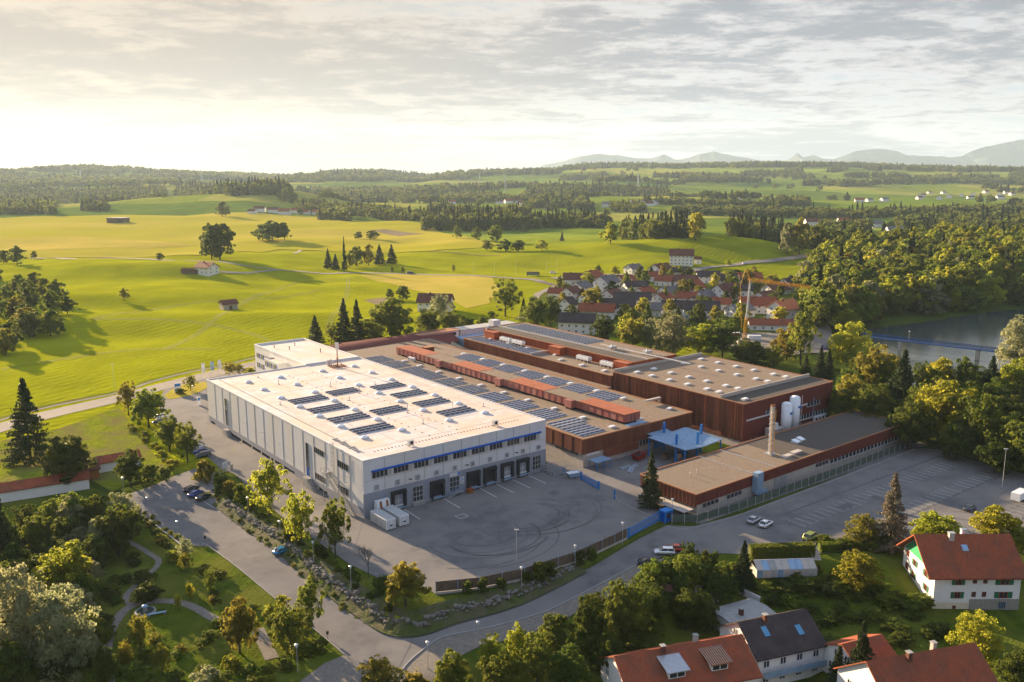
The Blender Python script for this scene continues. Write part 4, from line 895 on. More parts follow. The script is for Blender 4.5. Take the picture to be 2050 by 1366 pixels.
# ---- tall hall
f4 = bld('tall_hall', 'tall dark red hall with ribbed cladding and gravel roof of small skylights', 'factory')
mb = MB(); mb.box(114, 160, -21.3, 33, 2.0, 13.3, m_redsm); mb.box(113.9, 114.0, -21.3, 33, 2.0, 13.3, m_red)
random.seed(9); u = -21.2
while u < 32.8:
    z0 = 5.3 if u > -13 else 2.0
    wd = random.choice((.12, .2, .3)); mb.box(113.9-random.choice((.12, .2, .28)), 113.9, u, u+wd, (3.6 if u > -13 else 2.0), 13.3, random.choice((m_redtim, m_redtim, m_red))); u += wd+random.uniform(.55, .95)
mb.box(113.82, 113.9, -21.3, 33, 9.3, 9.42, m_redtim)
mb.build('wall', f4)
mb = MB(); mb.box(114.3, 159.8, -21.0, 33, -1, 2.0, m_conc); mb.box(113.95, 114.3, -21.2, -13, 2.0, 5.0, m_conc) if False else None; mb.box(114.1, 114.3, -21.1, 33, -.5, 3.55, m_conc); mb.build('base_wall', f4)
mb = MB(); mb.box(113.95, 159.8, -12.6, 32.9, 13.3, 13.38, m_gravel); mb.box(113.95, 159.8, -21.2, -12.7, 12.9, 12.96, m_gravel) if False else None; mb.box(114.0, 159.9, -21.2, -12.7, 13.3, 13.34, m_graveld); rf4 = mb.build('roof', f4)
mb = MB(); parapet(mb, 113.8, 160.1, -21.45, 33.15, 13.3, 13.55, .25, m_coping); mb.box(114, 159.9, -12.8, -12.4, 13.38, 14.5, m_conc); mb.box(114, 159.9, 32.6, 33.0, 13.38, 14.3, m_conc); mb.build('coping', f4)
for v, us in ((119.4, (27, 20.3, 12.6, 5.0, -2.9, -7.6)), (127.6, (27, 19.3, 11.6, 4.0, -3.7, -8.4)), (142.9, (26.6, 19.1, 11.5, 3.8, -3.9, -8.4)), (153, (27.4, 19.8, 12.0, 4.5, -3.4, -8.2)), (118.5, (-18,))):
    for u in us: inst('skylight', flat_sky, rf4, (v, u, 13.38))
for x0, x1, z0, z1, fr in ((115.2, 126.6, 8.0, 8.4, m_white), (137.5, 146, 8.0, 8.4, m_white), (140, 161.6-1.8, 3.2, 3.5, m_white)):
    s = MB(); s.box(x0, x1, -21.55, -21.31, z0, z1, fr); s.build('window_ledge', f4)
for x0, x1, z0 in ((124.5, 127, 8.4), (146, 153.2, 7.2)):
    s = MB(); s.box(x0, x1, -21.42, -21.31, z0, z0+1.4, m_glass); [s.box(x, x+.1, -21.5, -21.31, z0, z0+1.4, m_white) for x in np.arange(x0, x1, 1.7)]; s.box(x0, x1, -21.5, -21.31, z0-.1, z0, m_white); s.build('window', f4)
s = MB(); s.box(139.5, 159.5, -21.42, -21.31, 3.6, 5.0, m_glass); [s.box(x, x+.18, -21.5, -21.31, 3.6, 5.0, m_white) for x in np.arange(139.5, 159.6, 1.6)]; s.build('window_band', f4)
for i, x in enumerate((150.5, 152.4, 154.2, 156)): s = MB(); s.box(-.6, .6, -.9, -.02, 0, 1.5, m_skin_white); s.tube((0, -.92, .75), (0, -.96, .75), .5, mat=m_black, n=10); s.build('condenser_unit', f4, (x, -21.4, 1.9))
s = MB(); s.bar((0, -.4, 0), (0, -.4, 7), .06, .06, m_steelb); s.bar((.6, -.4, 0), (.6, -.4, 7), .06, .06, m_steelb); [s.bar((0, -.4, .3*i), (.6, -.4, .3*i), .04, .04, m_steelb) for i in range(23)]; s.build('cage_ladder', f4, (149, -21.3, 3))
s = MB(); s.box(-1.2, 1.2, -.1, 0, 0, 2.6, m_glass); [s.box(x-.05, x+.05, -.16, 0, 0, 2.6, m_white) for x in (-1.2, 0, 1.2)]; s.build('door', f4, (119.5, -21.3, -.3))
# ---- low front hall B3
f5 = bld('low_hall', 'low dark red hall with brown gravel roof beside the big car park', 'factory')
mb = MB(); mb.box(62.6, 160, -47, -29, 2.6, 5.2, m_redsm)
for i in range(15): u = -46.6+i*1.2; mb.box(62.45, 62.6, u, u+.2, 2.0, 5.2, m_redtim)
mb.box(62.55, 62.6, -47, -29.5, 2.0, 5.2, m_red)
for i in range(80): v = 63+i*1.21; mb.box(v, v+.06, -47.04, -47, 2.6, 5.2, m_redtim)
mb.box(118.5, 160, -47.03, -47, 2.2, 2.6, m_redsm); mb.box(84.2, 88, -47.1, -47, 1.9, 2.6, m_redsm); mb.build('wall', f5)
mb = MB(); mb.box(63.2, 159.8, -46.8, -29.2, -2.6, 2.6, m_conc); mb.build('base_wall', f5)
mb = MB(); mb.box(62.8, 104, -46.7, -29.3, 5.2, 5.28, m_gravel); mb.box(104, 159.8, -46.7, -29.3, 5.2, 5.29, m_graveld); rf5 = mb.build('roof', f5)
mb = MB(); parapet(mb, 62.4, 160.2, -47.15, -28.8, 5.2, 5.5, .25, m_coping); mb.build('coping', f5)
for v, u in ((103.5, -43.5), (108.5, -43)): s = MB(); s.box(-1.9, 1.9, -.8, .8, 0, .5, m_conc); s.build('skylight', rf5, (v, u, 5.28))
for v, u in ((116.5, -37.5), (119.5, -37)): s = MB(); s.box(-1.1, 1.1, -1, 1, 0, .3, m_frame); s.mesh([(-1, -.9, .35), (1, -.9, .35), (1, .9, .8), (-1, .9, .8)], [(0, 1, 2, 3)], m_dome); s.build('skylight', rf5, (v, u, 5.28))
s = MB(); s.box(85, 85.15, -46.9, -29.2, 5.3, 5.5, m_metal); s.box(93.8, 94, -46.9, -29.2, 5.3, 5.5, m_metal); s.build('roof_joint', rf5)
s = MB(); s.box(118.6, 159.6, -47.0, -46.81, 1.0, 2.1, m_glass); [s.box(x, x+.22, -47.1, -46.81, .95, 2.15, m_frame) for x in np.arange(118.6, 159.6, 1.9)]; s.box(118.6, 159.6, -47.1, -46.81, .85, 1.0, m_frame); s.build('window_band', f5)
for x0, x1 in ((65, 71), (74, 80), (112, 118)): s = MB(); s.box(x0, x1, -46.95, -46.81, 1.4, 2.3, m_glass); [s.box(x, x+.1, -47, -46.81, 1.4, 2.3, m_frame) for x in np.arange(x0, x1+.1, 1.5)]; s.build('window', f5)
s = MB(); s.box(-1.2, 1.2, -1.6, -.02, -4.0, 1.2, m_steelb); s.box(-1.0, 3.2, -1.7, -.5, -4.5, -3.9, m_steelb); s.build('ventilation_duct', f5, (85.2, -47, 5.0))
for v in (95, 98): s = MB(); s.box(-1.2, 1.2, -.12, 0, -.6, 2.4, m_metal); s.box(-.02, .02, -.15, -.12, -.6, 2.4, m_concg); s.build('door', f5, (v, -46.85, 0))
s = MB(); s.box(-3.5, -.1, -17, -2, 1.45, 1.6, m_conc); [s.box(-3.4, -3.3, -16.9+i*3.7, -16.8+i*3.7, -.1, 1.45, m_metal) for i in range(5)]; s.build('side_canopy', f5, (62.5, -29.5, 0))
for v, u in ((75, -46), (78, -45.5)): s = MB(); s.tube((0, 0, 0), (0, 0, 1.1), .1, mat=m_metal); s.tube((0, 0, 1.1), (0, 0, 1.3), .2, .15, m_metal); s.build('vent_pipe', rf5, (v-4, u+8, 5.28))
# ---- chimney stack on the low hall (part of it)
s = MB(); s.box(-1.1, 1.1, -1.1, 1.1, 0, .5, m_metal)
for x, y in ((-.55, -.3), (.55, -.3), (0, .5)): s.tube((x*.75, y*.8, .3), (x*.75, y*.8, 13.5), .21, mat=m_metal, n=12); s.tube((x*.75, y*.8, 13.5), (x*.75, y*.8, 13.9), .25, .25, m_rust, 12)
for x, y in ((-.7, -.6), (.7, -.6)): s.tube((x, y, 0), (x, y, 12.5), .07, mat=m_yel, n=6)
for z in np.arange(1, 13, 1.5): s.box(-.72, .72, -.62, .6, z, z+.08, m_concg)
s.build('chimney_stack', f5, (101.6, -39.6, 5.28))
# ---- curved dark roof hall at the back
f6 = bld('arched_hall', 'far dark red sloping roof hall with white upper wall behind the solar roofs', 'factory')
mb = MB(); vs = []; n = 8
for i in range(n+1):
    t = i/n; vs.append((t*13, 8.2+1.6*math.sin(t*math.pi/2)-2.2*(1-t)**2))
k = len(vs)
pts3 = [(57.5, 150+y-13, z-.4) for y, z in vs]+[(127, 150+y-13+6, z) for y, z in vs]
mb.mesh(pts3, [(i, k+i, k+i+1, i+1) for i in range(k-1)], m_redsm); mb.build('roof', f6)
mb = MB(); mb.box(57.5, 127, 150.2, 156, 0, 8.9, m_redsm); mb.box(110, 131, 149.6, 156, 6, 9.4, m_rend); mb.box(115, 120, 149.5, 149.6, 7.3, 8.8, m_glass); mb.box(125.5, 129.5, 149.5, 149.6, 7.5, 8.8, m_glass); mb.box(109, 132, 149.3, 156.3, 9.4, 9.6, m_coping)
mb.box(74.5, 98, 150.0, 156, 7.5, 9.3, m_redsm); mb.build('wall', f6)
mb = MB(); mb.box(128, 152.5, 140, 149, 0, 6.8, m_steelb); mb.build('side_block', f6)
mb = MB(); mb.box(132, 165, 150, 158, 0, 9.0, m_white); [mb.box(132+i*1.2, 132.1+i*1.2, 149.94, 150, 6, 9, m_concg) for i in range(27)]; mb.box(150.5, 154.5, 149, 153, 9, 11.8, m_white); mb.box(129, 165.3, 149.8, 158.2, 9.0, 9.25, m_blind); mb.build('white_wing', f6)
# ---- silos
for i, (v, u, h) in enumerate(((130.6, -24.5, 12.2), (135.0, -24.3, 13.4))):
    e = empty('storage_silo', W(v, u, 0), PHI, ['shorter white storage silo beside tall red hall, nearer the chimney', 'taller white storage silo with blue mark beside tall red hall'][i], 'silo', 'white silos')
    s = MB(); s.tube((0, 0, .9), (0, 0, h-1), 1.6, mat=m_skin_white, n=24); s.dome(0, 0, h-1, 1.6, 1.6, .9, m_skin_white, 24, 5); s.build('tank', e, smooth=True)
    s = MB(); [s.box(a-.15, a+.15, b-.15, b+.15, -.2, 1.2, m_frame) for a in (-1.2, 1.2) for b in (-1.2, 1.2)]; s.build('stand', e)
    s = MB(); [s.box(-.5+k*.3, -.3+k*.3, -1.70, -1.55, h-3.6-k*.12, h-3.0-k*.12, m_blue2) for k in range(4)]; s.box(.3, 1.0, -1.6, -1.35, h-3.3, h-3.0, m_blue2); s.build('logo_mark', e)
    s = MB(); s.bar((1.2, -1.7, .5), (1.2, -1.7, h), .06, .06, m_frame); s.bar((1.6, -1.4, .5), (1.6, -1.4, h), .06, .06, m_frame); [s.bar((1.2, -1.7, .6+k*.4), (1.6, -1.4, .6+k*.4), .04, .04, m_frame) for k in range(int((h-1)/.4))]; s.build('ladder', e)
s = MB(); s.box(-2.6, 2.6, -1.6, 1.6, 0, 4.8, m_conc); [s.box(-2.5+i*.6, -2.45+i*.6, -1.66, -1.6, .2, 4.7, m_concg) for i in range(9)]; s.box(-1, .2, -1, 1, 4.8, 6.4, m_skin_white)
tag(s.build('equipment_enclosure', None, W(125.8, -24, 0), PHI), 'beige slatted equipment enclosure left of the white silos', 'enclosure')
# ---- blue canopy with masts
cp = empty('steel_canopy', W(86.5, -22, 0), PHI, 'blue corrugated canopy hung from blue masts over yard skips', 'canopy')
s = MB()
zz = [5.3, 4.6, 4.9]
for x0, x1, z0, z1, y0, y1 in ((0, 8, 5.2, 4.7, -1, 13), (8, 16, 4.7, 5.3, -1, 13), (3, 11, 5.0, 5.0, 13, 16)):
    s.mesh([(x0, y0, z0), (x1, y0, z1), (x1, y1, z1+.3), (x0, y1, z0+.3), (x0, y0, z0+.15), (x1, y0, z1+.15), (x1, y1, z1+.45), (x0, y1, z0+.45)], [(3, 2, 1, 0), (4, 5, 6, 7), (0, 1, 5, 4), (1, 2, 6, 5), (2, 3, 7, 6), (3, 0, 4, 7)], m_steelb)
    for k in range(int((y1-y0)/1.0)): s.bar((x0, y0+k+.5, z0+.17+.3*(k+.5)/(y1-y0)), (x1, y0+k+.5, z1+.17+.3*(k+.5)/(y1-y0)), .12, .08, m_steelb)
s.build('roof', cp)
for x, y in ((2, 4), (8, 1.5), (8, 14), (15, 6)):
    s = MB(); s.box(x-.25, x+.25, y-.25, y+.25, 0, 8.4, m_blue2); s.bar((x, y, 8.2), (x+2.5, y, 5.2), .06, .06, m_blue2); s.bar((x, y, 8.2), (x-2.2, y, 5.1), .06, .06, m_blue2); s.build('mast', cp)
for x, y in ((.3, -.6), (15.6, -.6), (.3, 12.6), (15.6, 12.6)): s = MB(); s.box(x-.15, x+.15, y-.15, y+.15, 0, 5.0, m_blue2); s.build('leg', cp)
# ================================================================== trees
def np_mesh(name, V, Q, mats, mi=None):
    me = bpy.data.meshes.new(name); V = np.asarray(V, np.float32); Q = np.asarray(Q, np.int32)
    me.vertices.add(len(V)); me.vertices.foreach_set('co', V.ravel()); me.loops.add(Q.size); me.loops.foreach_set('vertex_index', Q.ravel())
    k = Q.shape[1]; me.polygons.add(len(Q)); me.polygons.foreach_set('loop_start', np.arange(0, Q.size, k, dtype=np.int32)); me.polygons.foreach_set('loop_total', np.full(len(Q), k, np.int32))
    me.update(calc_edges=True)
    for m in mats: me.materials.append(m)
    return me
def unit(v): return v/(np.linalg.norm(v, axis=-1, keepdims=True)+1e-9)
def leaves(C, Nn, size, rs, asp=1.0):
    n = len(C); N1 = unit(Nn+rs.normal(0, .55, (n, 3))); r = rs.normal(0, 1, (n, 3)); A = unit(np.cross(N1, r)); B_ = np.cross(N1, A)
    s = (size*rs.uniform(.6, 1.35, n))[:, None]; A = A*s*.5; B_ = B_*s*.5*asp
    bend = N1*s*.18
    V = np.stack([C-A-B_*.6, C+A*.4-B_+bend, C+A+B_*.7, C-A*.3+B_+bend*.6], 1).reshape(-1, 3)
    return V, np.arange(4*n).reshape(n, 4)
def crown_broad(seed, n, size, lobes=9, tall=1., top=1., open_=0., base=.16, clumps=70):
    rs = np.random.RandomState(seed); L_ = []
    for i in range(lobes):
        t = (i+.5)/lobes; z = base+.12+(.86-base-.12)*t; prof = math.sin(math.pi*min(1, (.18+.82*t))**(.85*top))**.7 if t < 1 else .3
        a = i*2.4+rs.uniform(-.4, .4); rr = .27*prof*rs.uniform(.6, 1.1)
        L_.append((math.cos(a)*rr, math.sin(a)*rr, z, .26*(.75+.5*prof*rs.uniform(.6, 1.1)), .17*rs.uniform(.8, 1.3)))
    L_.append((0, 0, .52+base*.4, .34, .30))
    L_ = np.array(L_); w_ = L_[:, 3]**2; w_ /= w_.sum()
    k = rs.choice(len(L_), clumps, p=w_); d = unit(rs.normal(0, 1, (clumps, 3))+[0, 0, .25]); rad = rs.uniform(.72, 1.05, clumps)
    Cc = L_[k, :3]+d*np.stack([L_[k, 3], L_[k, 3], L_[k, 4]], 1)*rad[:, None]
    cr_ = rs.uniform(.06, .105, clumps)*(1-open_*.3)
    m = rs.randint(0, clumps, n); dd = unit(rs.normal(0, 1, (n, 3))+d[m]*.6+[0, 0, .3]); r2 = rs.uniform(.35, 1, n)**.6
    C = Cc[m]+dd*(cr_[m]*r2)[:, None]*[1.1, 1.1, .8]
    ni = int(n*.16); q = rs.choice(len(L_), ni, p=w_); d3 = unit(rs.normal(0, 1, (ni, 3))); C2 = L_[q, :3]+d3*np.stack([L_[q, 3], L_[q, 3], L_[q, 4]], 1)*(rs.uniform(.3, .95, ni))[:, None]
    C = np.vstack([C, C2]); D = np.vstack([dd, d3]); C[:, 2] = np.clip(C[:, 2], base*.6, 1.02)
    return leaves(C, D, size, rs)
def crown_conifer(seed, n, size, ragged=.12, base=.06, power=.9):
    rs = np.random.RandomState(seed); nb = 26; C = []; D = []
    per = n//(nb*9)
    for i in range(nb):
        t = i/(nb-1); z = base+(1-base)*t; R_ = .5*(1-t)**power+.012
        for k in range(9):
            a = rs.uniform(0, 6.28); rl = R_*rs.uniform(1-ragged*2.2, 1+ragged); m = max(3, int(per*(.4+1.4*(1-t))))
            s = rs.uniform(.12, 1, m)**.7; droop = .10*(s**1.5)*R_*2-.05*s*s
            x = np.cos(a)*s*rl; y = np.sin(a)*s*rl; sp = .055*(1-.5*s)*(.4+.6*R_*2)
            C.append(np.stack([x+rs.normal(0, 1, m)*sp, y+rs.normal(0, 1, m)*sp, z-droop*.45+rs.normal(0, .007, m)], 1)); D.append(np.tile([math.cos(a)*.4, math.sin(a)*.4, .9], (m, 1)))
    C = np.vstack(C); D = np.vstack(D); return leaves(C, D, size, rs, .55)
def trunk_mesh(seed, kind):
    rs = random.Random(seed); mb = MB()
    if kind == 'conifer': mb.tube((0, 0, -.03), (0, 0, .9), .028, .006, m_bark, 7)
    else:
        pts = [Vector((0, 0, -.04)), Vector((rs.uniform(-.01, .01), rs.uniform(-.01, .01), .2)), Vector((rs.uniform(-.03, .03), rs.uniform(-.03, .03), .45)), Vector((rs.uniform(-.04, .04), 0, .8))]
        rad = (.034, .026, .018, .006)
        for i in range(3): mb.tube(pts[i], pts[i+1], rad[i], rad[i+1], m_bark, 7)
        for i in range(7):
            z = rs.uniform(.2, .6); a = i*2.4; p = Vector((0, 0, z)); q = Vector((math.cos(a)*rs.uniform(.2, .33), math.sin(a)*rs.uniform(.2, .33), z+rs.uniform(.12, .28))); mb.tube(p, q, .013, .004, m_bark, 5)
    return mb.data('trunk', True)
PRO = {}
def proto(key, VQ, mat, kind, seed):
    me = np_mesh('crown', VQ[0], VQ[1], [mat]); PRO[key] = (me, trunk_mesh(seed, kind))
for i in range(3): proto('oak%d' % i, crown_broad(10+i, 9000, .033, 9+i, clumps=100), L_green, 'b', i)
for i in range(2): proto('birch%d' % i, crown_broad(20+i, 6500, .030, 12, top=1.25, open_=.6, base=.12, clumps=95), L_green, 'b', 5+i)
for i in range(2): proto('willow%d' % i, crown_broad(30+i, 9500, .028, 11, base=.04, clumps=130), L_will, 'b', 8+i)
for i in range(2): proto('spruce%d' % i, crown_conifer(40+i, 9500, .040), L_need, 'conifer', 10+i)
for i in range(2): proto('bush%d' % i, crown_broad(50+i, 2600, .060, 6, base=-.04, clumps=48), L_green, 'b', 12+i)
for i in range(3): proto('mid%d' % i, crown_broad(60+i, 2300, .060, 8+i, clumps=60, base=.08), L_green, 'b', 14+i)
for i in range(2): proto('midspruce%d' % i, crown_conifer(70+i, 2600, .075), L_need, 'conifer', 17+i)
for i in range(2): proto('far%d' % i, crown_broad(80+i, 520, .125, 7, clumps=34, base=.02), L_far, 'b', 20+i)
proto('farspruce', crown_conifer(90, 900, .13), L_farn, 'conifer', 22)
NT = [0]
def tree(px, yb, yt, wpx, key, mat, name, label, group=None, z=None, cat=None, pos=None):
    """base pixel (px,yb), top pixel row yt, crown width in photo pixels"""
    p = P(px, yb) if pos is None else np.array(pos)
    dep = p[1]*math.cos(TH)+(H-p[2])*math.sin(TH)
    hh = (yb-yt)*dep/F/ max(.9, math.cos(TH)) if pos is None else yt; ww = wpx*dep/F if pos is None else wpx
    me, tr = PRO[key]
    NT[0] += 1; rz = (NT[0]*2.399) % 6.283
    e = empty(name, tuple(p), rz, label, cat or ('shrub' if 'bush' in key or 'shrub' in name else 'tree'), group)
    c = inst('crown', me, e, (0, 0, 0), 0, (ww, ww, hh)); c.material_slots[0].link = 'OBJECT'; c.material_slots[0].material = mat
    if 'bush' not in key: inst('trunk', tr, e, (0, 0, 0), 0, (min(ww, hh*.8), min(ww, hh*.8), hh))
    return e
S = 'spruce_tree'; B = 'broadleaf_tree'; U = 'shrub'
near = [
 (62, 925, 762, 96, 'spruce0', L_need, S, 'tall dark spruce left of the red roofed white garage wall'),
 (140, 972, 872, 110, 'oak0', L_dark, B, 'dark broad tree in front of the orange shed and red roofed wall'),
 (262, 975, 902, 64, 'oak1', L_dark, B, 'rounded tree beside the corner of the lower parking strip'),
 (300, 966, 926, 44, 'bush0', L_green, U, 'light round shrub right of the rounded tree at the parking corner'),
 (332, 962, 932, 28, 'bush1', L_dark, U, 'dark round shrub at the end of the sunny grass slope'),
 (258, 832, 762, 44, 'birch0', L_amber, B, 'brownish tree at the left of the pair beside the road junction'),
 (298, 856, 775, 68, 'oak2', L_green, B, 'larger green tree of the pair beside the road junction'),
 (340, 905, 834, 58, 'oak1', L_green, B, 'left tree of the pair over parked cars by the warehouse drive'),
 (376, 926, 843, 54, 'birch1', L_green, B, 'right tree of the pair over parked cars by the warehouse drive'),
 (413, 966, 914, 42, 'bush0', L_amber, U, 'small yellowish tree left of the white gate'),
 (399, 962, 941, 26, 'bush1', L_lime, U, 'bright low shrub under the small yellowish tree by the gate'),
 (382, 782, 750, 28, 'birch0', L_amber, B, 'small tree on the yellow grass island by the warehouse entrance'),
 (361, 790, 776, 22, 'bush0', L_dark, U, 'low dark shrub beside the sign on the grass island'),
 (459, 752, 724, 30, 'birch1', L_amber, B, 'small yellow leaved tree left of the office annex'),
 (478, 750, 728, 26, 'birch0', L_amber, B, 'second small yellow tree nearest the office annex'),
 (502, 748, 734, 28, 'bush1', L_lime, U, 'bright round bush against the office annex wall'),
 (541, 1032, 917, 84, 'birch0', L_lime, B, 'tallest pale green tree on the slope in front of the warehouse side'),
 (603, 1092, 975, 70, 'birch1', L_lime, B, 'second pale green tree on the slope, next to the low side steps'),
 (672, 1118, 992, 66, 'birch0', L_green, B, 'third slope tree, in front of the escape stair'),
 (812, 1214, 1120, 82, 'oak2', L_amber, B, 'round olive tree near the corner of the wooden yard fence'),
 (483, 1010, 962, 32, 'bush0', L_green, U, 'upright green shrub left of the tallest slope tree'),
 (445, 982, 948, 34, 'bush1', L_dark, U, 'dark shrub behind the three parked black cars'),
 (462, 992, 958, 34, 'bush0', L_amber, U, 'olive shrub between dark shrub and upright green shrub'),
 (505, 1022, 998, 24, 'bush1', L_lime, U, 'small bright shrub at the foot of the tallest slope tree'),
 (578, 1082, 1050, 36, 'bush0', L_dark, U, 'dark shrub between first and second slope trees'),
 (640, 1118, 1086, 34, 'bush1', L_dark, U, 'dark shrub between second and third slope trees'),
 (763, 1186, 1148, 40, 'bush0', L_dark, U, 'dark shrub beside the bare young tree'),
 (700, 1160, 1132, 36, 'bush1', L_dark, U, 'shrub above the rock wall below the third slope tree'),
 (936, 1190, 1158, 22, 'bush0', L_green, U, 'first shrub in front of the wooden yard fence'),
 (966, 1188, 1150, 30, 'bush1', L_dark, U, 'second shrub in front of the wooden yard fence'),
 (1004, 1180, 1152, 24, 'bush0', L_dark, U, 'third shrub in front of the wooden yard fence'),
 (1055, 1165, 1140, 24, 'bush1', L_dark, U, 'small shrub right of the fence lamp post'),
 (1080, 1165, 1120, 40, 'bush0', L_green, U, 'larger shrub against the middle of the wooden fence'),
 (1104, 1158, 1118, 34, 'bush1', L_dark, U, 'dark shrub against the middle of the wooden fence'),
 (1160, 1130, 1098, 32, 'bush0', L_dark, U, 'dark shrub near the right fence lamp'),
 (1184, 1122, 1094, 26, 'bush1', L_green, U, 'last small shrub before the blue sliding gate'),
 # park lower left
 (154, 1075, 985, 68, 'oak0', L_green, B, 'light topped tree in the park left of the parking strip'),
 (134, 1100, 1033, 62, 'oak1', L_dark, B, 'dark tree just below the light topped park tree'),
 (240, 1114, 1010, 80, 'oak2', L_dark, B, 'dense dark egg shaped tree with a sunlit yellow tip'),
 (62, 1085, 1034, 40, 'birch0', L_amber, B, 'thin brownish tree at the left of the park'),
 (106, 1042, 1012, 34, 'bush1', L_dark, U, 'clipped round dark shrub on the park lawn'),
 (132, 1208, 1090, 124, 'oak1', L_lime, B, 'large bright yellow green tree at the left of the park'),
 (40, 1330, 1118, 150, 'willow0', L_will, 'willow_tree', 'large grey green willow at the left edge'),
 (135, 1352, 1160, 140, 'willow1', L_will, 'willow_tree', 'grey green willow right of the largest willow with pale trunks'),
 (5, 1140, 960, 70, 'spruce1', L_need, S, 'dark conifer cut off by the left edge'),
 (372, 1130, 1072, 32, 'birch1', L_will, B, 'pale slender young tree at the parking kerb end'),
 (347, 1125, 1098, 34, 'bush0', L_lime, U, 'bright bush left of the pale young tree'),
 (372, 1146, 1104, 30, 'birch0', L_amber, B, 'thin yellowish tree below the pale young tree'),
 (422, 1190, 1136, 26, 'birch1', L_green, B, 'lone sapling on the park lawn beside the road'),
 (381, 1202, 1164, 20, 'birch0', L_lime, B, 'small yellow sapling at the park path bend'),
 (357, 1224, 1188, 16, 'birch1', L_lime, B, 'smallest sapling by the curved park path'),
 (290, 1170, 1138, 50, 'bush0', L_dark, U, 'flat dark shrub above the park path fork'),
 (300, 1204, 1160, 62, 'bush1', L_dark, U, 'broad dark shrub at the park path fork'),
 (221, 1194, 1172, 22, 'bush0', L_amber, U, 'tiny round bush where park paths meet'),
 (480, 1308, 1196, 78, 'oak0', L_amber, B, 'olive tree with golden top near the bottom of the park'),
 (622, 1270, 1150, 62, 'birch0', L_green, B, 'tall narrow tree beside the lower road bend'),
 (582, 1302, 1206, 84, 'oak2', L_green, B, 'wide pale leaved tree left of the narrow road bend tree'),
 (282, 1312, 1222, 50, 'birch0', L_amber, B, 'brown leaved tree by the park fountain'),
 (253, 1350, 1278, 34, 'birch1', L_amber, B, 'rusty brown narrow tree near the bottom edge'),
 (325, 1352, 1284, 44, 'birch0', L_amber, B, 'brown young tree right of the rusty narrow one'),
 (296, 1330, 1292, 44, 'bush1', L_green, U, 'green bush between the two brown young trees'),
 (275, 1378, 1322, 70, 'bush0', L_green, U, 'green bush at the bottom edge under the rusty tree'),
 (355, 1385, 1335, 56, 'bush1', L_green, U, 'round bush at the bottom edge below the park lawn'),
 (415, 1378, 1330, 56, 'bush0', L_will, U, 'pale bush at the bottom edge left of the cluster'),
 (462, 1345, 1308, 44, 'bush1', L_lime, U, 'light green bush below the golden topped tree'),
 (500, 1352, 1325, 40, 'bush0', L_green, U, 'green bush right of the light one at bottom'),
 (540, 1240, 1206, 36, 'bush1', L_lime, U, 'grassy bright clump by the lower road edge'),
 (566, 1216, 1186, 28, 'bush0', L_lime, U, 'second grassy clump, nearer the lower road edge'),
 (30, 1390, 1280, 90, 'oak1', L_dark, B, 'dark tree in the bottom left corner'),
 (215, 1385, 1290, 60, 'oak0', L_dark, B, 'dark tree behind willow trunks at the bottom edge'),
 (95, 1180, 1110, 70, 'oak2', L_green, B, 'green tree between bright tree and left edge conifer'),
 (25, 1190, 1120, 70, 'oak0', L_dark, B, 'dark tree above the big willow'),
 # south of the road
 (760, 1380, 1316, 90, 'willow0', L_amber, B, 'beige leaved tree at the bottom edge under the road bend'),
 (832, 1392, 1336, 60, 'bush1', L_amber, U, 'yellow bush right of the beige tree at the bottom'),
 (905, 1392, 1300, 84, 'oak0', L_green, B, 'dense green tree above the bottom edge near the lamp'),
 (985, 1345, 1262, 54, 'birch1', L_lime, B, 'pale green tree by the paved strip lamp'),
 (1036, 1330, 1245, 56, 'birch0', L_lime, B, 'feathery yellow green tree beside the road kerb'),
 (1000, 1392, 1305, 90, 'oak2', L_green, B, 'green tree filling the bottom edge right of centre'),
 (1075, 1372, 1270, 80, 'oak1', L_green, B, 'green tree below the feathery one'),
 (1110, 1302, 1222, 82, 'bush0', L_dark, U, 'broad dark shrub at the paved strip edge'),
 (1135, 1392, 1290, 90, 'oak0', L_dark, B, 'dark tree at the bottom edge left of the red roofed house'),
 (1182, 1310, 1190, 74, 'oak1', L_dark, B, 'dark tree in the row south of the road, left of the tallest'),
 (1248, 1292, 1150, 98, 'oak2', L_dark, B, 'tallest dark tree in the row south of the road'),
 (1218, 1362, 1262, 66, 'oak0', L_dark, B, 'dark tree above the red roofed house gable'),
 (1300, 1262, 1172, 70, 'oak1', L_dark, B, 'dark tree left of the small brown garden shed'),
 (1302, 1200, 1146, 46, 'bush0', L_green, U, 'rounded shrub near the parked black car'),
 (1330, 1178, 1112, 60, 'bush1', L_dark, U, 'dark shrub right of the black and white cars'),
 (1378, 1150, 1082, 44, 'birch0', L_dark, B, 'dark feathery bush tree right of the orange red car'),
 (1412, 1130, 1096, 20, 'bush0', L_dark, U, 'small dark bush left of the clipped hedge'),
 (1430, 1134, 1098, 22, 'bush1', L_dark, U, 'small round bush nearest the clipped hedge'),
 (1360, 1200, 1140, 50, 'oak0', L_dark, B, 'dark tree behind the swimming pool garden'),
 (1372, 1262, 1180, 60, 'oak1', L_dark, B, 'dark tree right of the brown garden shed'),
 (1420, 1190, 1130, 60, 'oak2', L_dark, B, 'dark tree left of the garden conifer'),
 (1486, 1186, 1082, 58, 'spruce0', L_need, S, 'dark garden conifer left of the greenhouse'),
 (1460, 1176, 1130, 44, 'oak0', L_dark, B, 'dark rounded tree left of the greenhouse'),
 (1714, 1182, 1102, 92, 'oak1', L_lime, B, 'bright yellow green garden tree left of the large white house'),
 (1781, 1100, 948, 82, 'spruce1', L_blue, S, 'large silvery spruce with brown cones beside the car park'),
 (1723, 1092, 1026, 64, 'willow0', L_amber, B, 'pale brownish tree left of the silvery spruce'),
 (1760, 1100, 1060, 60, 'bush0', L_dark, U, 'dark shrub at the foot of the silvery spruce'),
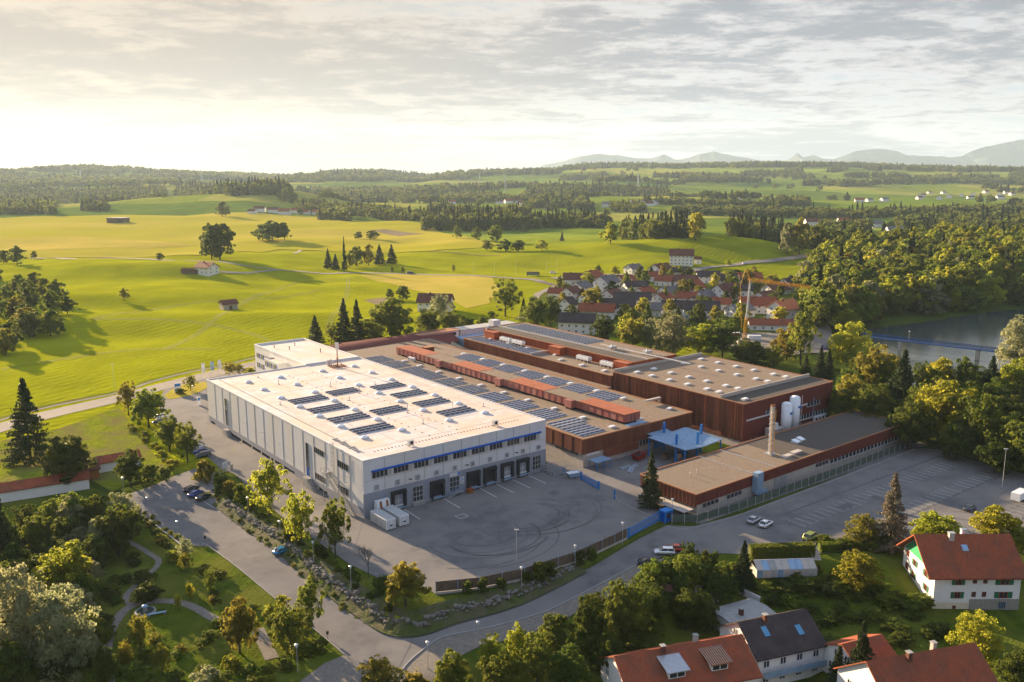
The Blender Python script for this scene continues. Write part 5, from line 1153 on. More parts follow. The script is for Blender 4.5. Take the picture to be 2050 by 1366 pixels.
 (1690, 1100, 1075, 50, 'bush1', L_dark, U, 'dark shrub left of the pale brownish tree'),
 (1871, 1090, 1026, 100, 'oak2', L_lime, B, 'bright tree behind the large white house, left of two'),
 (1988, 1090, 1016, 104, 'oak0', L_lime, B, 'bright tree behind the large white house, right of two'),
 (2045, 1110, 1055, 60, 'oak1', L_lime, B, 'bright tree cut by the right edge behind the house'),
 (1952, 1318, 1220, 106, 'willow1', L_lime, B, 'yellow leafed tree below the large white house'),
 (1718, 1400, 1242, 84, 'spruce0', L_need, S, 'tall spruce at the bottom edge right of the dark roofed house'),
 (1674, 1400, 1290, 66, 'spruce1', L_need, S, 'shorter spruce left of the tall spruce at the bottom edge'),
 (1768, 1400, 1325, 50, 'bush0', L_green, U, 'green bush in front of the right red roof'),
 (2030, 1392, 1290, 70, 'oak2', L_dark, B, 'dark tree in the bottom right corner'),
 # around factory
 (1302, 1018, 905, 54, 'spruce1', L_need, S, 'solitary spruce at the corner of the low red hall'),
 (632, 692, 634, 42, 'spruce0', L_need, S, 'dark ragged pine behind the office annex'),
 (664, 690, 646, 28, 'birch1', L_green, B, 'thin pale tree between pine and spruces behind the factory'),
 (690, 694, 602, 48, 'spruce1', L_need, S, 'left one of the two big spruces behind the warehouse'),
 (716, 694, 604, 46, 'spruce0', L_need, S, 'right one of the two big spruces behind the warehouse'),
 (786, 692, 597, 100, 'oak0', L_green, B, 'very wide round tree behind the warehouse roof'),
 (745, 692, 640, 50, 'oak1', L_dark, B, 'dark tree between the two spruces and the wide tree'),
 (808, 602, 571, 30, 'mid0', L_dark, B, 'larger of two round dark trees in the field by the farmhouse'),
 (780, 602, 579, 22, 'mid1', L_dark, B, 'smaller of two round dark trees in the field by the farmhouse'),
 (882, 648, 588, 52, 'birch0', L_will, B, 'silvery birch in front of the brown roofed farmhouse'),
 (860, 682, 620, 62, 'oak1', L_dark, B, 'dark tree left of the silvery birch base'),
 (905, 676, 622, 52, 'oak2', L_dark, B, 'dark tree right below the farmhouse'),
 (935, 664, 634, 40, 'bush0', L_dark, U, 'dark hedge shrub right of the farmhouse'),
 (965, 656, 632, 30, 'bush1', L_dark, U, 'hedge shrub between farmhouse and the birch by the village'),
 (985, 644, 620, 22, 'bush0', L_green, U, 'small rounded shrub on the lawn behind the factory'),
 (1012, 634, 558, 66, 'birch1', L_green, B, 'large loose crowned birch at the left end of the village'),
 (1048, 636, 598, 20, 'spruce0', L_need, S, 'small spruce right of the loose crowned birch'),
 (1072, 666, 596, 66, 'oak0', L_green, B, 'large green tree at the back corner of the factory'),
 (1101, 658, 590, 46, 'oak2', L_dark, B, 'dark tree behind the large green one at the factory corner'),
 (1184, 628, 576, 42, 'mid0', L_amber, B, 'amber tree among the first village houses'),
 (1209, 692, 632, 52, 'oak1', L_dark, B, 'dark round tree in front of the long white dark roofed house'),
 (1266, 704, 636, 62, 'oak2', L_amber, B, 'orange tinged tree behind the orange factory wall'),
 (1303, 706, 636, 46, 'willow0', L_will, 'willow_tree', 'slender grey willow behind the tall hall roof'),
 (1346, 716, 626, 78, 'willow1', L_will, 'willow_tree', 'tall grey green willow behind the tall hall roof'),
 (1398, 712, 650, 84, 'oak0', L_lime, B, 'yellow green tree behind the tall hall roof'),
 (1446, 716, 642, 84, 'oak1', L_green, B, 'wide green tree behind the middle of the tall hall roof'),
 (1430, 650, 612, 30, 'mid1', L_amber, B, 'amber tree above the wide green tree, near the village'),
 (1502, 734, 680, 90, 'oak2', L_dark, B, 'dark tree left of the tall leafy one behind the hall'),
 (1548, 740, 690, 44, 'birch1', L_lime, B, 'small light tree right behind the hall roof edge'),
 (1574, 722, 656, 66, 'oak0', L_amber, B, 'olive tree beside the building site'),
 (1602, 732, 622, 62, 'birch0', L_green, B, 'tallest loose tree beside the lake road'),
 (1640, 768, 694, 34, 'spruce0', L_need, S, 'left spruce of three by the hall corner'),
 (1657, 760, 700, 30, 'spruce1', L_need, S, 'middle spruce of three by the hall corner'),
 (1612, 762, 712, 30, 'spruce0', L_need, S, 'right leaning low spruce behind the hall corner'),
 (1694, 672, 620, 62, 'oak1', L_lime, B, 'light round tree at the left bank of the lake'),
 (1702, 744, 644, 92, 'willow0', L_lime, B, 'large pale tree at the bridge head'),
 (1676, 700, 668, 26, 'bush1', L_dark, U, 'round bush by the bend of the lake road'),
 (1752, 806, 690, 86, 'oak2', L_amber, B, 'tall olive tree between hall and lake'),
 (1700, 812, 740, 76, 'oak0', L_dark, B, 'dark tree close behind the tall hall wall'),
 (1802, 828, 705, 84, 'spruce1', L_need, B, 'dark pointed tree in front of the lake'),
 (1745, 858, 770, 92, 'oak1', L_dark, B, 'dark tree at the end of the tall hall'),
 (1820, 900, 800, 90, 'oak2', L_dark, B, 'dark tree behind the end of the low hall'),
 (1680, 850, 780, 70, 'oak0', L_dark, B, 'dark tree right of the tall hall corner'),
 (1845, 790, 722, 60, 'birch1', L_dark, B, 'dark loose tree at the near lake bank'),
 (1880, 802, 716, 62, 'oak0', L_lime, B, 'yellow green tree at the near lake bank'),
 (1926, 806, 712, 62, 'birch0', L_dark, B, 'loose dark tree at the near bank below the bridge'),
 (1978, 826, 716, 60, 'spruce0', L_need, S, 'dark spruce at the near lake bank'),
 (2034, 750, 634, 90, 'willow1', L_will, 'willow_tree', 'pale willow at the right end of the bridge'),
 (2026, 830, 720, 86, 'oak1', L_lime, B, 'yellow green tree below the right end of the bridge'),
 (1878, 888, 754, 134, 'oak2', L_lime, B, 'huge yellow green tree behind the end of the low hall'),
 (1956, 918, 790, 110, 'oak0', L_green, B, 'large green tree right of the huge yellow green one'),
 (2030, 940, 824, 110, 'birch1', L_green, B, 'green tree at the right edge above the car park'),
 (1915, 922, 850, 80, 'oak1', L_dark, B, 'dark tree at the far corner of the car park'),
 (1990, 948, 880, 80, 'oak2', L_dark, B, 'dark tree on the far edge of the car park'),
 (2075, 960, 860, 110, 'oak0', L_dark, B, 'dark tree cut by the right edge over the car park'),
 # field
 (440, 520, 446, 76, 'mid0', L_dark, B, 'big lone tree cluster with open trunks in the yellow field'),
 (424, 519, 448, 44, 'mid1', L_dark, B, 'left trunk tree of the big field cluster'),
 (546, 483, 444, 72, 'mid2', L_dark, B, 'wide rounded copse tree in the yellow field'),
 (525, 482, 448, 34, 'mid0', L_dark, B, 'left end tree of the rounded copse'),
 (569, 481, 446, 34, 'mid1', L_dark, B, 'right end tree of the rounded copse'),
 (445, 434, 404, 32, 'mid1', L_dark, B, 'rounded lone tree on the far field edge'),
 (320, 522, 506, 16, 'mid0', L_dark, B, 'small lone tree beside the field road'),
 (69, 518, 503, 14, 'mid1', L_dark, B, 'tiny lone tree at the left end of the field road'),
 (249, 601, 577, 22, 'mid2', L_amber, B, 'lone bush tree in the left meadow'),
 (35, 531, 494, 36, 'mid2', L_dark, B, 'tree above the left wooded hill by the field road'),
 (8, 528, 500, 30, 'mid0', L_dark, B, 'tree at the left edge by the field road'),
 (657, 538, 500, 20, 'midspruce0', L_need, S, 'left pointed spruce of the field windbreak'),
 (690, 542, 478, 12, 'midspruce1', L_need, S, 'very narrow tall spruce of the field windbreak'),
 (672, 540, 510, 20, 'midspruce1', L_need, S, 'second spruce of the field windbreak'),
 (715, 534, 492, 30, 'mid0', L_dark, B, 'dark tree in the middle of the field windbreak'),
 (738, 532, 490, 26, 'mid1', L_amber, B, 'light tree in the middle of the field windbreak'),
 (760, 530, 492, 26, 'midspruce0', L_need, S, 'right tall spruce of the field windbreak'),
 (784, 528, 492, 26, 'midspruce1', L_need, S, 'last spruce at the right of the field windbreak'),
 (700, 536, 508, 26, 'mid2', L_green, B, 'low tree at the foot of the field windbreak'),
 (745, 480, 461, 26, 'mid0', L_dark, B, 'round tree of the small copse on the yellow field'),
 (718, 479, 464, 20, 'mid1', L_dark, B, 'low tree of the small copse on the yellow field'),
 (915, 478, 450, 22, 'mid1', L_green, B, 'left tree before the dark spruce wood'),
 (955, 482, 455, 24, 'mid2', L_green, B, 'middle tree before the dark spruce wood'),
 (993, 484, 450, 30, 'mid0', L_green, B, 'right round tree before the dark spruce wood'),
 (975, 502, 482, 26, 'mid1', L_green, B, 'left tree of the meadow hedge group'),
 (1012, 504, 480, 32, 'mid2', L_dark, B, 'centre tree of the meadow hedge group'),
 (1038, 504, 480, 30, 'mid0', L_dark, B, 'dark tree of the meadow hedge group'),
 (1085, 502, 480, 30, 'mid1', L_lime, B, 'light tree at the right of the meadow hedge'),
 (1222, 489, 446, 42, 'mid2', L_lime, B, 'pale poplar like tree left of the dark pine wood'),
 (1392, 481, 424, 44, 'mid0', L_lime, B, 'sunlit round tree on top of the green hill'),
 (1575, 508, 446, 34, 'mid1', L_will, B, 'pale tall tree at the right end of the green hill'),
 (1600, 512, 440, 44, 'mid2', L_amber, B, 'tall light tree beside the main road'),
 (1635, 508, 448, 44, 'mid0', L_green, B, 'green tree right of the tall light tree by the road'),
 (1670, 500, 462, 44, 'mid1', L_dark, B, 'dark tree beside the main road bend'),
 (1705, 492, 452, 44, 'mid2', L_dark, B, 'dark tree over the main road bend'),
 (1750, 492, 478, 14, 'mid0', L_dark, B, 'small lone tree above the main road'),
 (1334, 535, 525, 14, 'mid0', L_green, B, 'small bush at the left of the big white hill house'),
 (1458, 532, 521, 12, 'mid1', L_lime, B, 'small bush right of the big white hill house'),
 (785, 546, 534, 8, 'mid0', L_green, B, 'left young tree beside the field road'),
 (806, 545, 534, 9, 'mid1', L_green, B, 'middle young tree beside the field road'),
 (908, 545, 530, 8, 'mid2', L_green, B, 'slim young tree beside the field road near the lamps'),
]
for t in near:
    tree(*t[:6], t[6], t[7])
# bare young tree
bt = MB(); random.seed(3)
bt.tube((0, 0, 0), (0, 0, 3.2), .09, .06, m_bark, 6)
def twig(p, d, l, r, k):
    q = p+d*l; bt.tube(p, q, r, r*.6, m_bark, 4, False)
    if k: 
        for _ in range(4): twig(p.lerp(q, random.uniform(.4, 1)), (d+Vector((random.uniform(-.8, .8), random.uniform(-.8, .8), random.uniform(-.1, .6)))).normalized(), l*.62, r*.55, k-1)
for _ in range(6): twig(Vector((0, 0, random.uniform(1.6, 3.2))), Vector((random.uniform(-.7, .7), random.uniform(-.7, .7), 1)).normalized(), 2.4, .045, 3)
tag(bt.build('bare_tree', None, tuple(P(738, 1158))), 'bare leafless young tree between the slope and the drive', 'tree')
# flower bed shrubs along the parking kerb, low bank plants: counted individually, alike
random.seed(12)
def row(pts, n, h, w_, key, mats, name, label, group, jit=1.0, cat='shrub'):
    ln = smooth_line(PX(pts), 8); 
    for i in range(n):
        q = ln[int((i+.5)/n*(len(ln)-1))]; x = q[0]+random.uniform(-jit, jit); y = q[1]+random.uniform(-jit, jit)
        k = random.uniform(.75, 1.3); tree(0, 0, h*k, w_*k, key+str(i % 2), random.choice(mats), name, label, group, cat=cat, pos=(x, y, float(T(x, y))-.05))
row([(255, 1018), (300, 1058), (345, 1100)], 16, 1.6, 2.4, 'bush', [L_green, L_amber, L_lime, L_dark], U, 'low flowering shrub in the bed along the parking kerb', 'bed shrubs along the parking kerb', .9)
row([(262, 1008), (310, 1045), (358, 1085)], 8, 1.2, 1.7, 'bush', [L_lime, L_green], U, 'low flowering shrub in the bed along the parking kerb', 'bed shrubs along the parking kerb', .5)
row([(450, 985), (520, 1032), (600, 1092), (700, 1158), (790, 1215)], 22, 1.5, 2.4, 'bush', [L_green, L_dark, L_dark], U, 'low shrub growing on the bank above the rock wall', 'bank shrubs above the rock wall', 1.4)
row([(262, 852), (300, 890), (330, 920), (352, 940)], 12, 1.6, 2.8, 'bush', [L_green, L_lime, L_weed if False else L_green], U, 'low bush on the sunny slope left of the warehouse drive', 'slope bushes left of the drive', 1.2)
row([(1535, 1185), (1620, 1182), (1700, 1192), (1800, 1210), (1850, 1225)], 20, 2.6, 4.4, 'bush', [L_dark, L_green, L_dark], U, 'dark bush of the untrimmed garden hedge left of the large white house', 'garden hedge bushes', 1.4)
row([(1540, 1150), (1600, 1162), (1680, 1158)], 12, 1.5, 2.6, 'bush', [L_dark, L_green, L_amber], U, 'low garden bush around the greenhouse beds', 'greenhouse bed bushes', 3.0)
row([(1640, 1092), (1700, 1098), (1780, 1100)], 8, 2.4, 4, 'bush', [L_dark, L_green], U, 'bush of the loose hedge below the big car park', 'loose hedge below the car park', 1.0)
row([(1560, 1240), (1640, 1230), (1740, 1245), (1840, 1262), (1700, 1300), (1620, 1300)], 26, 2.2, 4.2, 'bush', [L_dark, L_dark, L_green], U, 'dark bush on the steep garden bank behind the dark roofed house', 'garden bank bushes', 4.0)
row([(1150, 1345), (1200, 1340), (1240, 1250), (1290, 1220), (1340, 1230), (1400, 1240)], 14, 3.2, 5, 'bush', [L_dark, L_dark, L_green], U, 'dark undergrowth bush between the garden trees south of the road', 'undergrowth bushes south of the road', 3.0)
row([(60, 1250), (150, 1240), (180, 1290), (60, 1340), (200, 1340)], 12, 3.0, 5, 'bush', [L_dark, L_dark, L_green], U, 'dark undergrowth bush below the grey willows', 'undergrowth bushes below the willows', 3.0)
row([(425, 1000), (500, 1062), (580, 1125), (650, 1185), (700, 1222)], 26, .8, 1.5, 'bush', [L_green, L_amber, L_dark], 'weed_clump', 'low weed clump at the foot of the rock wall beside the parking strip', 'weeds at the foot of the rock wall', .9)
row([(400, 1140), (460, 1200), (520, 1250), (440, 1280), (380, 1300), (330, 1260)], 16, 1.6, 2.6, 'bush', [L_green, L_lime, L_amber, L_green], U, 'low shrub scattered on the lawn in the middle of the park', 'shrubs on the park lawn', 3.5)
row([(420, 1330), (500, 1366), (560, 1340), (620, 1310), (560, 1290)], 14, 2.0, 3.2, 'bush', [L_green, L_lime, L_green], U, 'leafy shrub in the planting at the bottom of the park', 'shrubs at the bottom of the park', 2.5)
row([(225, 1040), (262, 1130), (205, 1200), (190, 1280)], 14, 2.2, 3.6, 'bush', [L_dark, L_green, L_dark], U, 'dark shrub along the shaded park path', 'shrubs along the shaded park path', 2.5)
# left wooded hill by the meadow
def scatter(pts, n, seed, mind, off=0):
    rs = np.random.RandomState(seed); Pn = np.array(PX(pts)); lo = Pn.min(0); hi = Pn.max(0); out = []
    tries = 0
    while len(out) < n and tries < n*60:
        tries += 1; q = lo+rs.rand(2)*(hi-lo)
        if not in_poly(q[:1], q[1:], Pn)[0]: continue
        if all((q[0]-a)**2+(q[1]-b)**2 > mind**2 for a, b in out): out.append((q[0], q[1]))
    return out
def wood_trees(pts, n, seed, mind, hr, wr, keys, mats, name, label, group):
    rs = random.Random(seed); sp = scatter(pts, n, seed, mind)
    for x, y in sorted(sp, key=lambda q: q[1]):
        tree(0, 0, rs.uniform(*hr), rs.uniform(*wr), rs.choice(keys), rs.choice(mats), name, label, group, pos=(x, y, float(T(x, y))-.2))
    return sp
wood_trees([(-140, 720), (-60, 735), (60, 700), (140, 665), (165, 640), (120, 600), (60, 570), (0, 560), (-100, 560)], 48, 3, 8.0, (10, 15), (11, 15), ['mid0', 'mid1', 'mid2'], [L_green, L_dark, L_green, L_amber], B, 'leafy tree of the small wood at the left edge of the meadow', 'small wood at the left edge of the meadow')
lake_shore = [(1690, 672), (1640, 662), (1612, 640), (1598, 600), (1610, 560), (1650, 530), (1760, 520), (1900, 530), (2060, 525), (2200, 530), (2240, 600), (2100, 606), (1960, 620), (1860, 636), (1745, 652)]
wood_trees(lake_shore, 100, 7, 11.0, (14, 23), (14, 20), ['mid0', 'mid1', 'mid2', 'mid0', 'mid1'], [L_green, L_dark, L_lime, L_amber, L_will, L_green, L_green], B, 'leafy tree of the dense wood beyond the lake', 'dense wood beyond the lake')
wood_trees([(1095, 590), (1200, 553), (1330, 548), (1480, 556), (1590, 570), (1600, 640), (1450, 680), (1300, 672), (1120, 660)], 66, 17, 9, (7, 13), (7, 12), ['mid0', 'mid1', 'mid2', 'midspruce0'], [L_green, L_dark, L_lime, L_amber, L_dark], 'garden_tree', 'small garden tree between the village houses', 'garden trees between the village houses')
wood_trees([(0, 1075), (60, 1070), (200, 1050), (290, 1060), (230, 1100), (180, 1190), (190, 1340), (0, 1350)], 34, 19, 5.0, (5, 11), (6, 9), ['oak0', 'oak1', 'oak2', 'birch0'], [L_dark, L_dark, L_green, L_will], 'park_tree', 'leafy tree in the dense shaded left part of the park', 'trees in the shaded left part of the park')
wood_trees([(1690, 770), (1900, 800), (2060, 800), (2100, 960), (1960, 930), (1840, 880), (1700, 850)], 22, 23, 9.0, (10, 16), (10, 15), ['oak0', 'oak1', 'oak2'], [L_dark, L_green, L_green, L_amber], 'lakeside_tree', 'leafy tree in the belt between lake and car park', 'belt of trees between lake and car park')
wood_trees([(1150, 1260), (1290, 1180), (1360, 1150), (1460, 1170), (1400, 1270), (1230, 1320), (1160, 1330)], 12, 29, 6.0, (5, 8), (6, 8), ['oak0', 'oak1', 'oak2'], [L_dark, L_dark, L_green], 'garden_tree', 'dark leafy tree in the shaded garden south of the road', 'shaded garden trees south of the road')
MIDT = [o for o in bpy.data.objects if o.name.startswith('crown') and o.parent and o.parent.get('group') == 'dense wood beyond the lake'][:60:9]
# ---------------------------------------------------------------- woods nobody could count: geometry-node scatter of the far tree crowns
src = {}
def src_tree(key, px, yb, h_, w_, mat, label):
    e = tree(0, 0, h_, w_, key, mat, 'distant_tree', label, pos=tuple(P(px, yb)), cat='tree'); return e.children[0]
src['far0'] = src_tree('far0', 600, 430, 14, 13, L_far, 'lone rounded tree by the distant red roofed farm group')
src['far1'] = src_tree('far1', 1215, 432, 15, 14, L_far, 'rounded tree left of the dark pine wood, far edge')
src['farspruce'] = src_tree('farspruce', 1125, 483, 10, 6, L_farn, 'tiny spruce beside the field hut on the meadow')
def gn_group():
    g = bpy.data.node_groups.new('wood_scatter', 'GeometryNodeTree')
    g.interface.new_socket('Geometry', in_out='INPUT', socket_type='NodeSocketGeometry'); g.interface.new_socket('Geometry', in_out='OUTPUT', socket_type='NodeSocketGeometry')
    n = g.nodes; l = g.links; gi = n.new('NodeGroupInput'); go = n.new('NodeGroupOutput')
    jn = n.new('GeometryNodeJoinGeometry'); last = None
    def named(nm, ty):
        q = n.new('GeometryNodeInputNamedAttribute'); q.data_type = ty; q.inputs[0].default_value = nm; return q.outputs[0]
    for k, o in enumerate((src['far0'], src['far1'], src['farspruce'], MIDT[0], MIDT[1], MIDT[2])):
        oi = n.new('GeometryNodeObjectInfo'); oi.transform_space = 'ORIGINAL'; oi.inputs['Object'].default_value = o; oi.inputs['As Instance'].default_value = True
        ip = n.new('GeometryNodeInstanceOnPoints'); l.new(gi.outputs[0], ip.inputs['Points']); l.new(oi.outputs['Geometry'], ip.inputs['Instance'])
        cmp_ = n.new('FunctionNodeCompare'); cmp_.data_type = 'INT'; cmp_.operation = 'EQUAL'; l.new(named('kindid', 'INT'), cmp_.inputs[2]); cmp_.inputs[3].default_value = k; l.new(cmp_.outputs[0], ip.inputs['Selection'])
        l.new(named('sc', 'FLOAT_VECTOR'), ip.inputs['Scale']); l.new(named('rot', 'FLOAT_VECTOR'), ip.inputs['Rotation'])
        l.new(ip.outputs[0], jn.inputs[0])
    l.new(jn.outputs[0], go.inputs[0]); return g
GN = gn_group()
def wood(name, label, pts, sc_, kinds, mats=None):
    n = len(pts); me = bpy.data.meshes.new(name); x = pts[:, 0]; y = pts[:, 1]; z = T(x, y)-.4
    me.vertices.add(n); me.vertices.foreach_set('co', np.stack([x, y, z], 1).astype(np.float32).ravel())
    a = me.attributes.new('sc', 'FLOAT_VECTOR', 'POINT'); a.data.foreach_set('vector', sc_.astype(np.float32).ravel())
    rs = np.random.RandomState(n); r = np.zeros((n, 3), np.float32); r[:, 2] = rs.rand(n)*6.28
    a = me.attributes.new('rot', 'FLOAT_VECTOR', 'POINT'); a.data.foreach_set('vector', r.ravel())
    a = me.attributes.new('kindid', 'INT', 'POINT'); a.data.foreach_set('value', kinds.astype(np.int32))
    o = bpy.data.objects.new(name, me); COL.objects.link(o); md = o.modifiers.new('scatter', 'NODES'); md.node_group = GN
    return tag(o, label, 'wood', None, 'stuff')
def wood_poly(name, label, polys, spacing, h_, w_, conifer, seed, mid=False):
    rs = np.random.RandomState(seed); al = []
    for poly in polys:
        Pn = np.array(PX(poly)); lo = Pn.min(0); hi = Pn.max(0); nx = int((hi[0]-lo[0])/spacing)+1; ny = int((hi[1]-lo[1])/spacing)+1
        gx, gy = np.meshgrid(np.arange(nx), np.arange(ny)); q = lo+(np.stack([gx.ravel(), gy.ravel()], 1)+rs.uniform(-.45, .95, (nx*ny, 2)))*spacing
        al.append(q[in_poly(q[:, 0], q[:, 1], Pn)])
    pts = np.vstack(al); n = len(pts)
    if not n: return
    k = np.where(rs.rand(n) < conifer, 2, rs.randint(3, 6, n) if mid else rs.randint(0, 2, n)); s = rs.uniform(.75, 1.25, n)
    sc_ = np.stack([w_*s*np.where(k == 2, .6, 1), w_*s*np.where(k == 2, .6, 1), h_*s*np.where(k == 2, 1.2, 1)*rs.uniform(.85, 1.1, n)], 1)
    wood(name, label, pts, sc_, k)
def strip_px(pts, th): return pts+[(x, y-th) for x, y in pts[::-1]]
wood_poly('lakeside_wood', 'deep leafy wood beyond the lake reading as one mass', [[(1650, 530), (1612, 560), (1605, 620), (1640, 655), (1740, 650), (1960, 618), (2100, 604), (2700, 590), (2700, 500), (2050, 487), (1900, 490), (1700, 505)]], 9.5, 18, 16, .06, 1, True)
wood_poly('spruce_wood', 'dark spruce wood on the yellow plain', [[(845, 462), (880, 463), (960, 464), (1045, 462), (1040, 448), (960, 444), (850, 447)]], 9, 20, 13, .38, 2)
wood_poly('pine_wood', 'dark pine wood on the rise left of the green hill', [[(1245, 480), (1300, 481), (1375, 478), (1370, 462), (1250, 462)], [(1455, 478), (1560, 486), (1570, 470), (1470, 464)]], 8.5, 19, 12, .38, 3)
wood_poly('hedge_wood', 'leafy wood strip beyond the spruce wood', [[(1040, 466), (1100, 456), (1215, 458), (1222, 448), (1130, 446), (1040, 452)], [(1060, 456), (1190, 450), (1190, 444), (1060, 448)]], 11, 17, 14, .35, 4)
wood_poly('roadside_wood', 'mixed wood beyond the main road at the right', [[(1575, 500), (1700, 486), (1740, 470), (1650, 466), (1560, 478)], [(1760, 478), (1900, 472), (2100, 470), (2600, 466), (2600, 440), (2050, 430), (1900, 438), (1780, 450)]], 23, 17, 17, .2, 5)
wood_poly('far_left_wood', 'hazy belt of trees before the far left village', [strip_px([(-100, 432), (0, 430), (110, 430)], 22), strip_px([(165, 424), (215, 424)], 10), strip_px([(-100, 402), (0, 405), (180, 404), (240, 400), (330, 396)], 18)], 14, 17, 16, .2, 6)
wood_poly('knoll_wood', 'dark wood capping the low knoll', [[(455, 396), (480, 392), (560, 398), (600, 410), (570, 404), (520, 390)], [(350, 392), (460, 394), (590, 398), (570, 384), (480, 380), (360, 386)]], 12, 24, 18, .3, 7)
wood_poly('plain_edge_wood', 'long leafy belt along the far edge of the yellow plain', [[(590, 424), (640, 430), (700, 432), (840, 445), (850, 436), (760, 424), (650, 414), (600, 412)], strip_px([(640, 442), (700, 444)], 10), strip_px([(860, 425), (980, 440), (1060, 432)], 8)], 12, 17, 15, .12, 8)
wood_poly('forest_ridge', 'dark forest ridge in the middle distance', [[(1050, 400), (1150, 396), (1340, 392), (1330, 384), (1200, 376), (1060, 378)], [(1040, 420), (1110, 418), (1190, 424), (1180, 408), (1100, 404)]], 17, 20, 18, .35, 9)
wood_poly('meadow_hedges', 'scattered hedgerows on the green rises', [strip_px([(1225, 424), (1290, 428)], 12), strip_px([(1350, 430), (1400, 432), (1530, 436), (1700, 440), (1900, 432), (2100, 430)], 8), strip_px([(1290, 408), (1380, 412), (1560, 418)], 4), strip_px([(1530, 412), (1620, 414)], 10), strip_px([(640, 402), (760, 396), (860, 402)], 7), strip_px([(880, 402), (1000, 400)], 9), strip_px([(1640, 470), (1740, 468)], 8)], 13, 16, 15, .12, 10)
# far woods from a noise field over the hills
rs = np.random.RandomState(21); n = 90000
yy = 1700+(8000-1700)*rs.rand(n)**.8; xx = (rs.rand(n)*2-1)*(yy*.72+200)
f1_ = fbm(xx/430., yy/170., 4); f2_ = fbm(xx/130., yy/120., 3)
keep = (f1_*.7+f2_*.3 > np.interp(yy, [1700, 2400, 3300, 5200, 6500], [.66, .61, .57, .53, .48]))
keep &= ~((xx > 100) & (yy < 2900) & (f1_*.7+f2_*.3 < .66)); keep &= ~((xx < 0) & (yy < 2000)) & (rs.rand(n) < np.interp(yy, [1700, 3000, 7000], [1, .8, .55]))
pt = np.stack([xx, yy], 1)[keep]; n = len(pt); k = np.where(rs.rand(n) < .16, 2, rs.randint(0, 2, n)); s = rs.uniform(.8, 1.3, n)*np.interp(pt[:, 1], [1700, 6000], [1, 1.75])
wood('hill_forests', 'hazy patchwork of woods covering the far hills', pt, np.stack([19*s*np.where(k == 2, .7, 1), 19*s*np.where(k == 2, .7, 1), 17*s], 1), k)
print('TREES', NT[0], 'FAR', n)
# ================================================================== houses
def house(name, label, pos, rz, L_, Wd, eave, rise, roofm, wallm=None, ov=.6, nwin=4, floors=2, chim=1, group=None, cat='house', base=2.5, gwin=2, balcony=False, thick=.25, wm_=None, frame=None):
    """ridge runs along local x; long walls face -y and +y"""
    wallm = wallm or m_rend
    e = empty(name, pos, rz, label, cat, group)
    w = MB(); hw = Wd/2; hl = L_/2
    pr = [(-hw, -base), (hw, -base), (hw, eave), (0, eave+rise), (-hw, eave)]
    vs = [(-hl, y, z) for y, z in pr]+[(hl, y, z) for y, z in pr]; n = 5
    w.mesh(vs, [(0, 1, 2, 3, 4)[::-1], (5, 6, 7, 8, 9)]+[(i, (i+1) % n, n+(i+1) % n, n+i) for i in range(n)], wallm); wo_ = w.build('wall', e)
    r = MB(); sl = rise/hw; o = ov
    for s in (-1, 1):
        a = (s*(hw+o), eave-sl*o+.02); b = (0, eave+rise+.02)
        pts = [(-hl-o, a[0], a[1]), (hl+o, a[0], a[1]), (hl+o, b[0], b[1]), (-hl-o, b[0], b[1])]
        vs = pts+[(x, y, z+thick) for x, y, z in pts]
        fs = [(3, 2, 1, 0), (4, 5, 6, 7), (0, 1, 5, 4), (1, 2, 6, 5), (3, 0, 4, 7)] if s < 0 else [(0, 1, 2, 3), (7, 6, 5, 4), (4, 5, 1, 0), (5, 6, 2, 1), (7, 4, 0, 3)]
        r.mesh(vs, fs, roofm)
    ro = r.build('roof', e)
    for i in range(chim):
        c = MB(); x = (-.25+.5*i)*L_*.6; y = .8 if i % 2 else -.7; zb = eave+rise-abs(y)*sl
        c.box(x-.35, x+.35, y-.35, y+.35, zb-.6, zb+1.5, m_conc if i % 2 else m_roof5); c.box(x-.45, x+.45, y-.45, y+.45, zb+1.5, zb+1.62, m_concg); c.build('chimney', ro)
    wm__ = wm_ or win_mesh(1.15, 1.25, 2, frame or m_white, m_glass, .1).data('window')
    for f in range(floors):
        z = .9+f*2.75
        if z+1.3 > eave+.2: break
        for i in range(nwin):
            x = -hl+L_*(i+.5)/nwin
            inst('window', wm__, e, (x, -hw, z), 0); inst('window', wm__, e, (x, hw, z), math.pi)
    for f in range(floors+1):
        z = .9+f*2.75; room = hw*(1-max(0, z+1.3-eave)/rise)-.7
        if room < .5: break
        xs = [0] if (gwin == 1 or room < 1.6) else [-room*.6, room*.6]
        for q in xs: inst('window', wm__, e, (-hl, q, z), -math.pi/2); inst('window', wm__, e, (hl, q, z), math.pi/2)
    if balcony:
        b = MB(); b.box(-hl*.6, hl*.6, -hw-1.2, -hw-.01, 2.6, 2.75, m_wood); b.box(-hl*.6, hl*.6, -hw-1.25, -hw-1.18, 2.75, 3.6, m_wood); b.build('balcony', e)
    return e
vw = win_mesh(1.1, 1.2, 2, m_rend, m_glass, .08).data('window')
GV = 'village houses behind the factory'
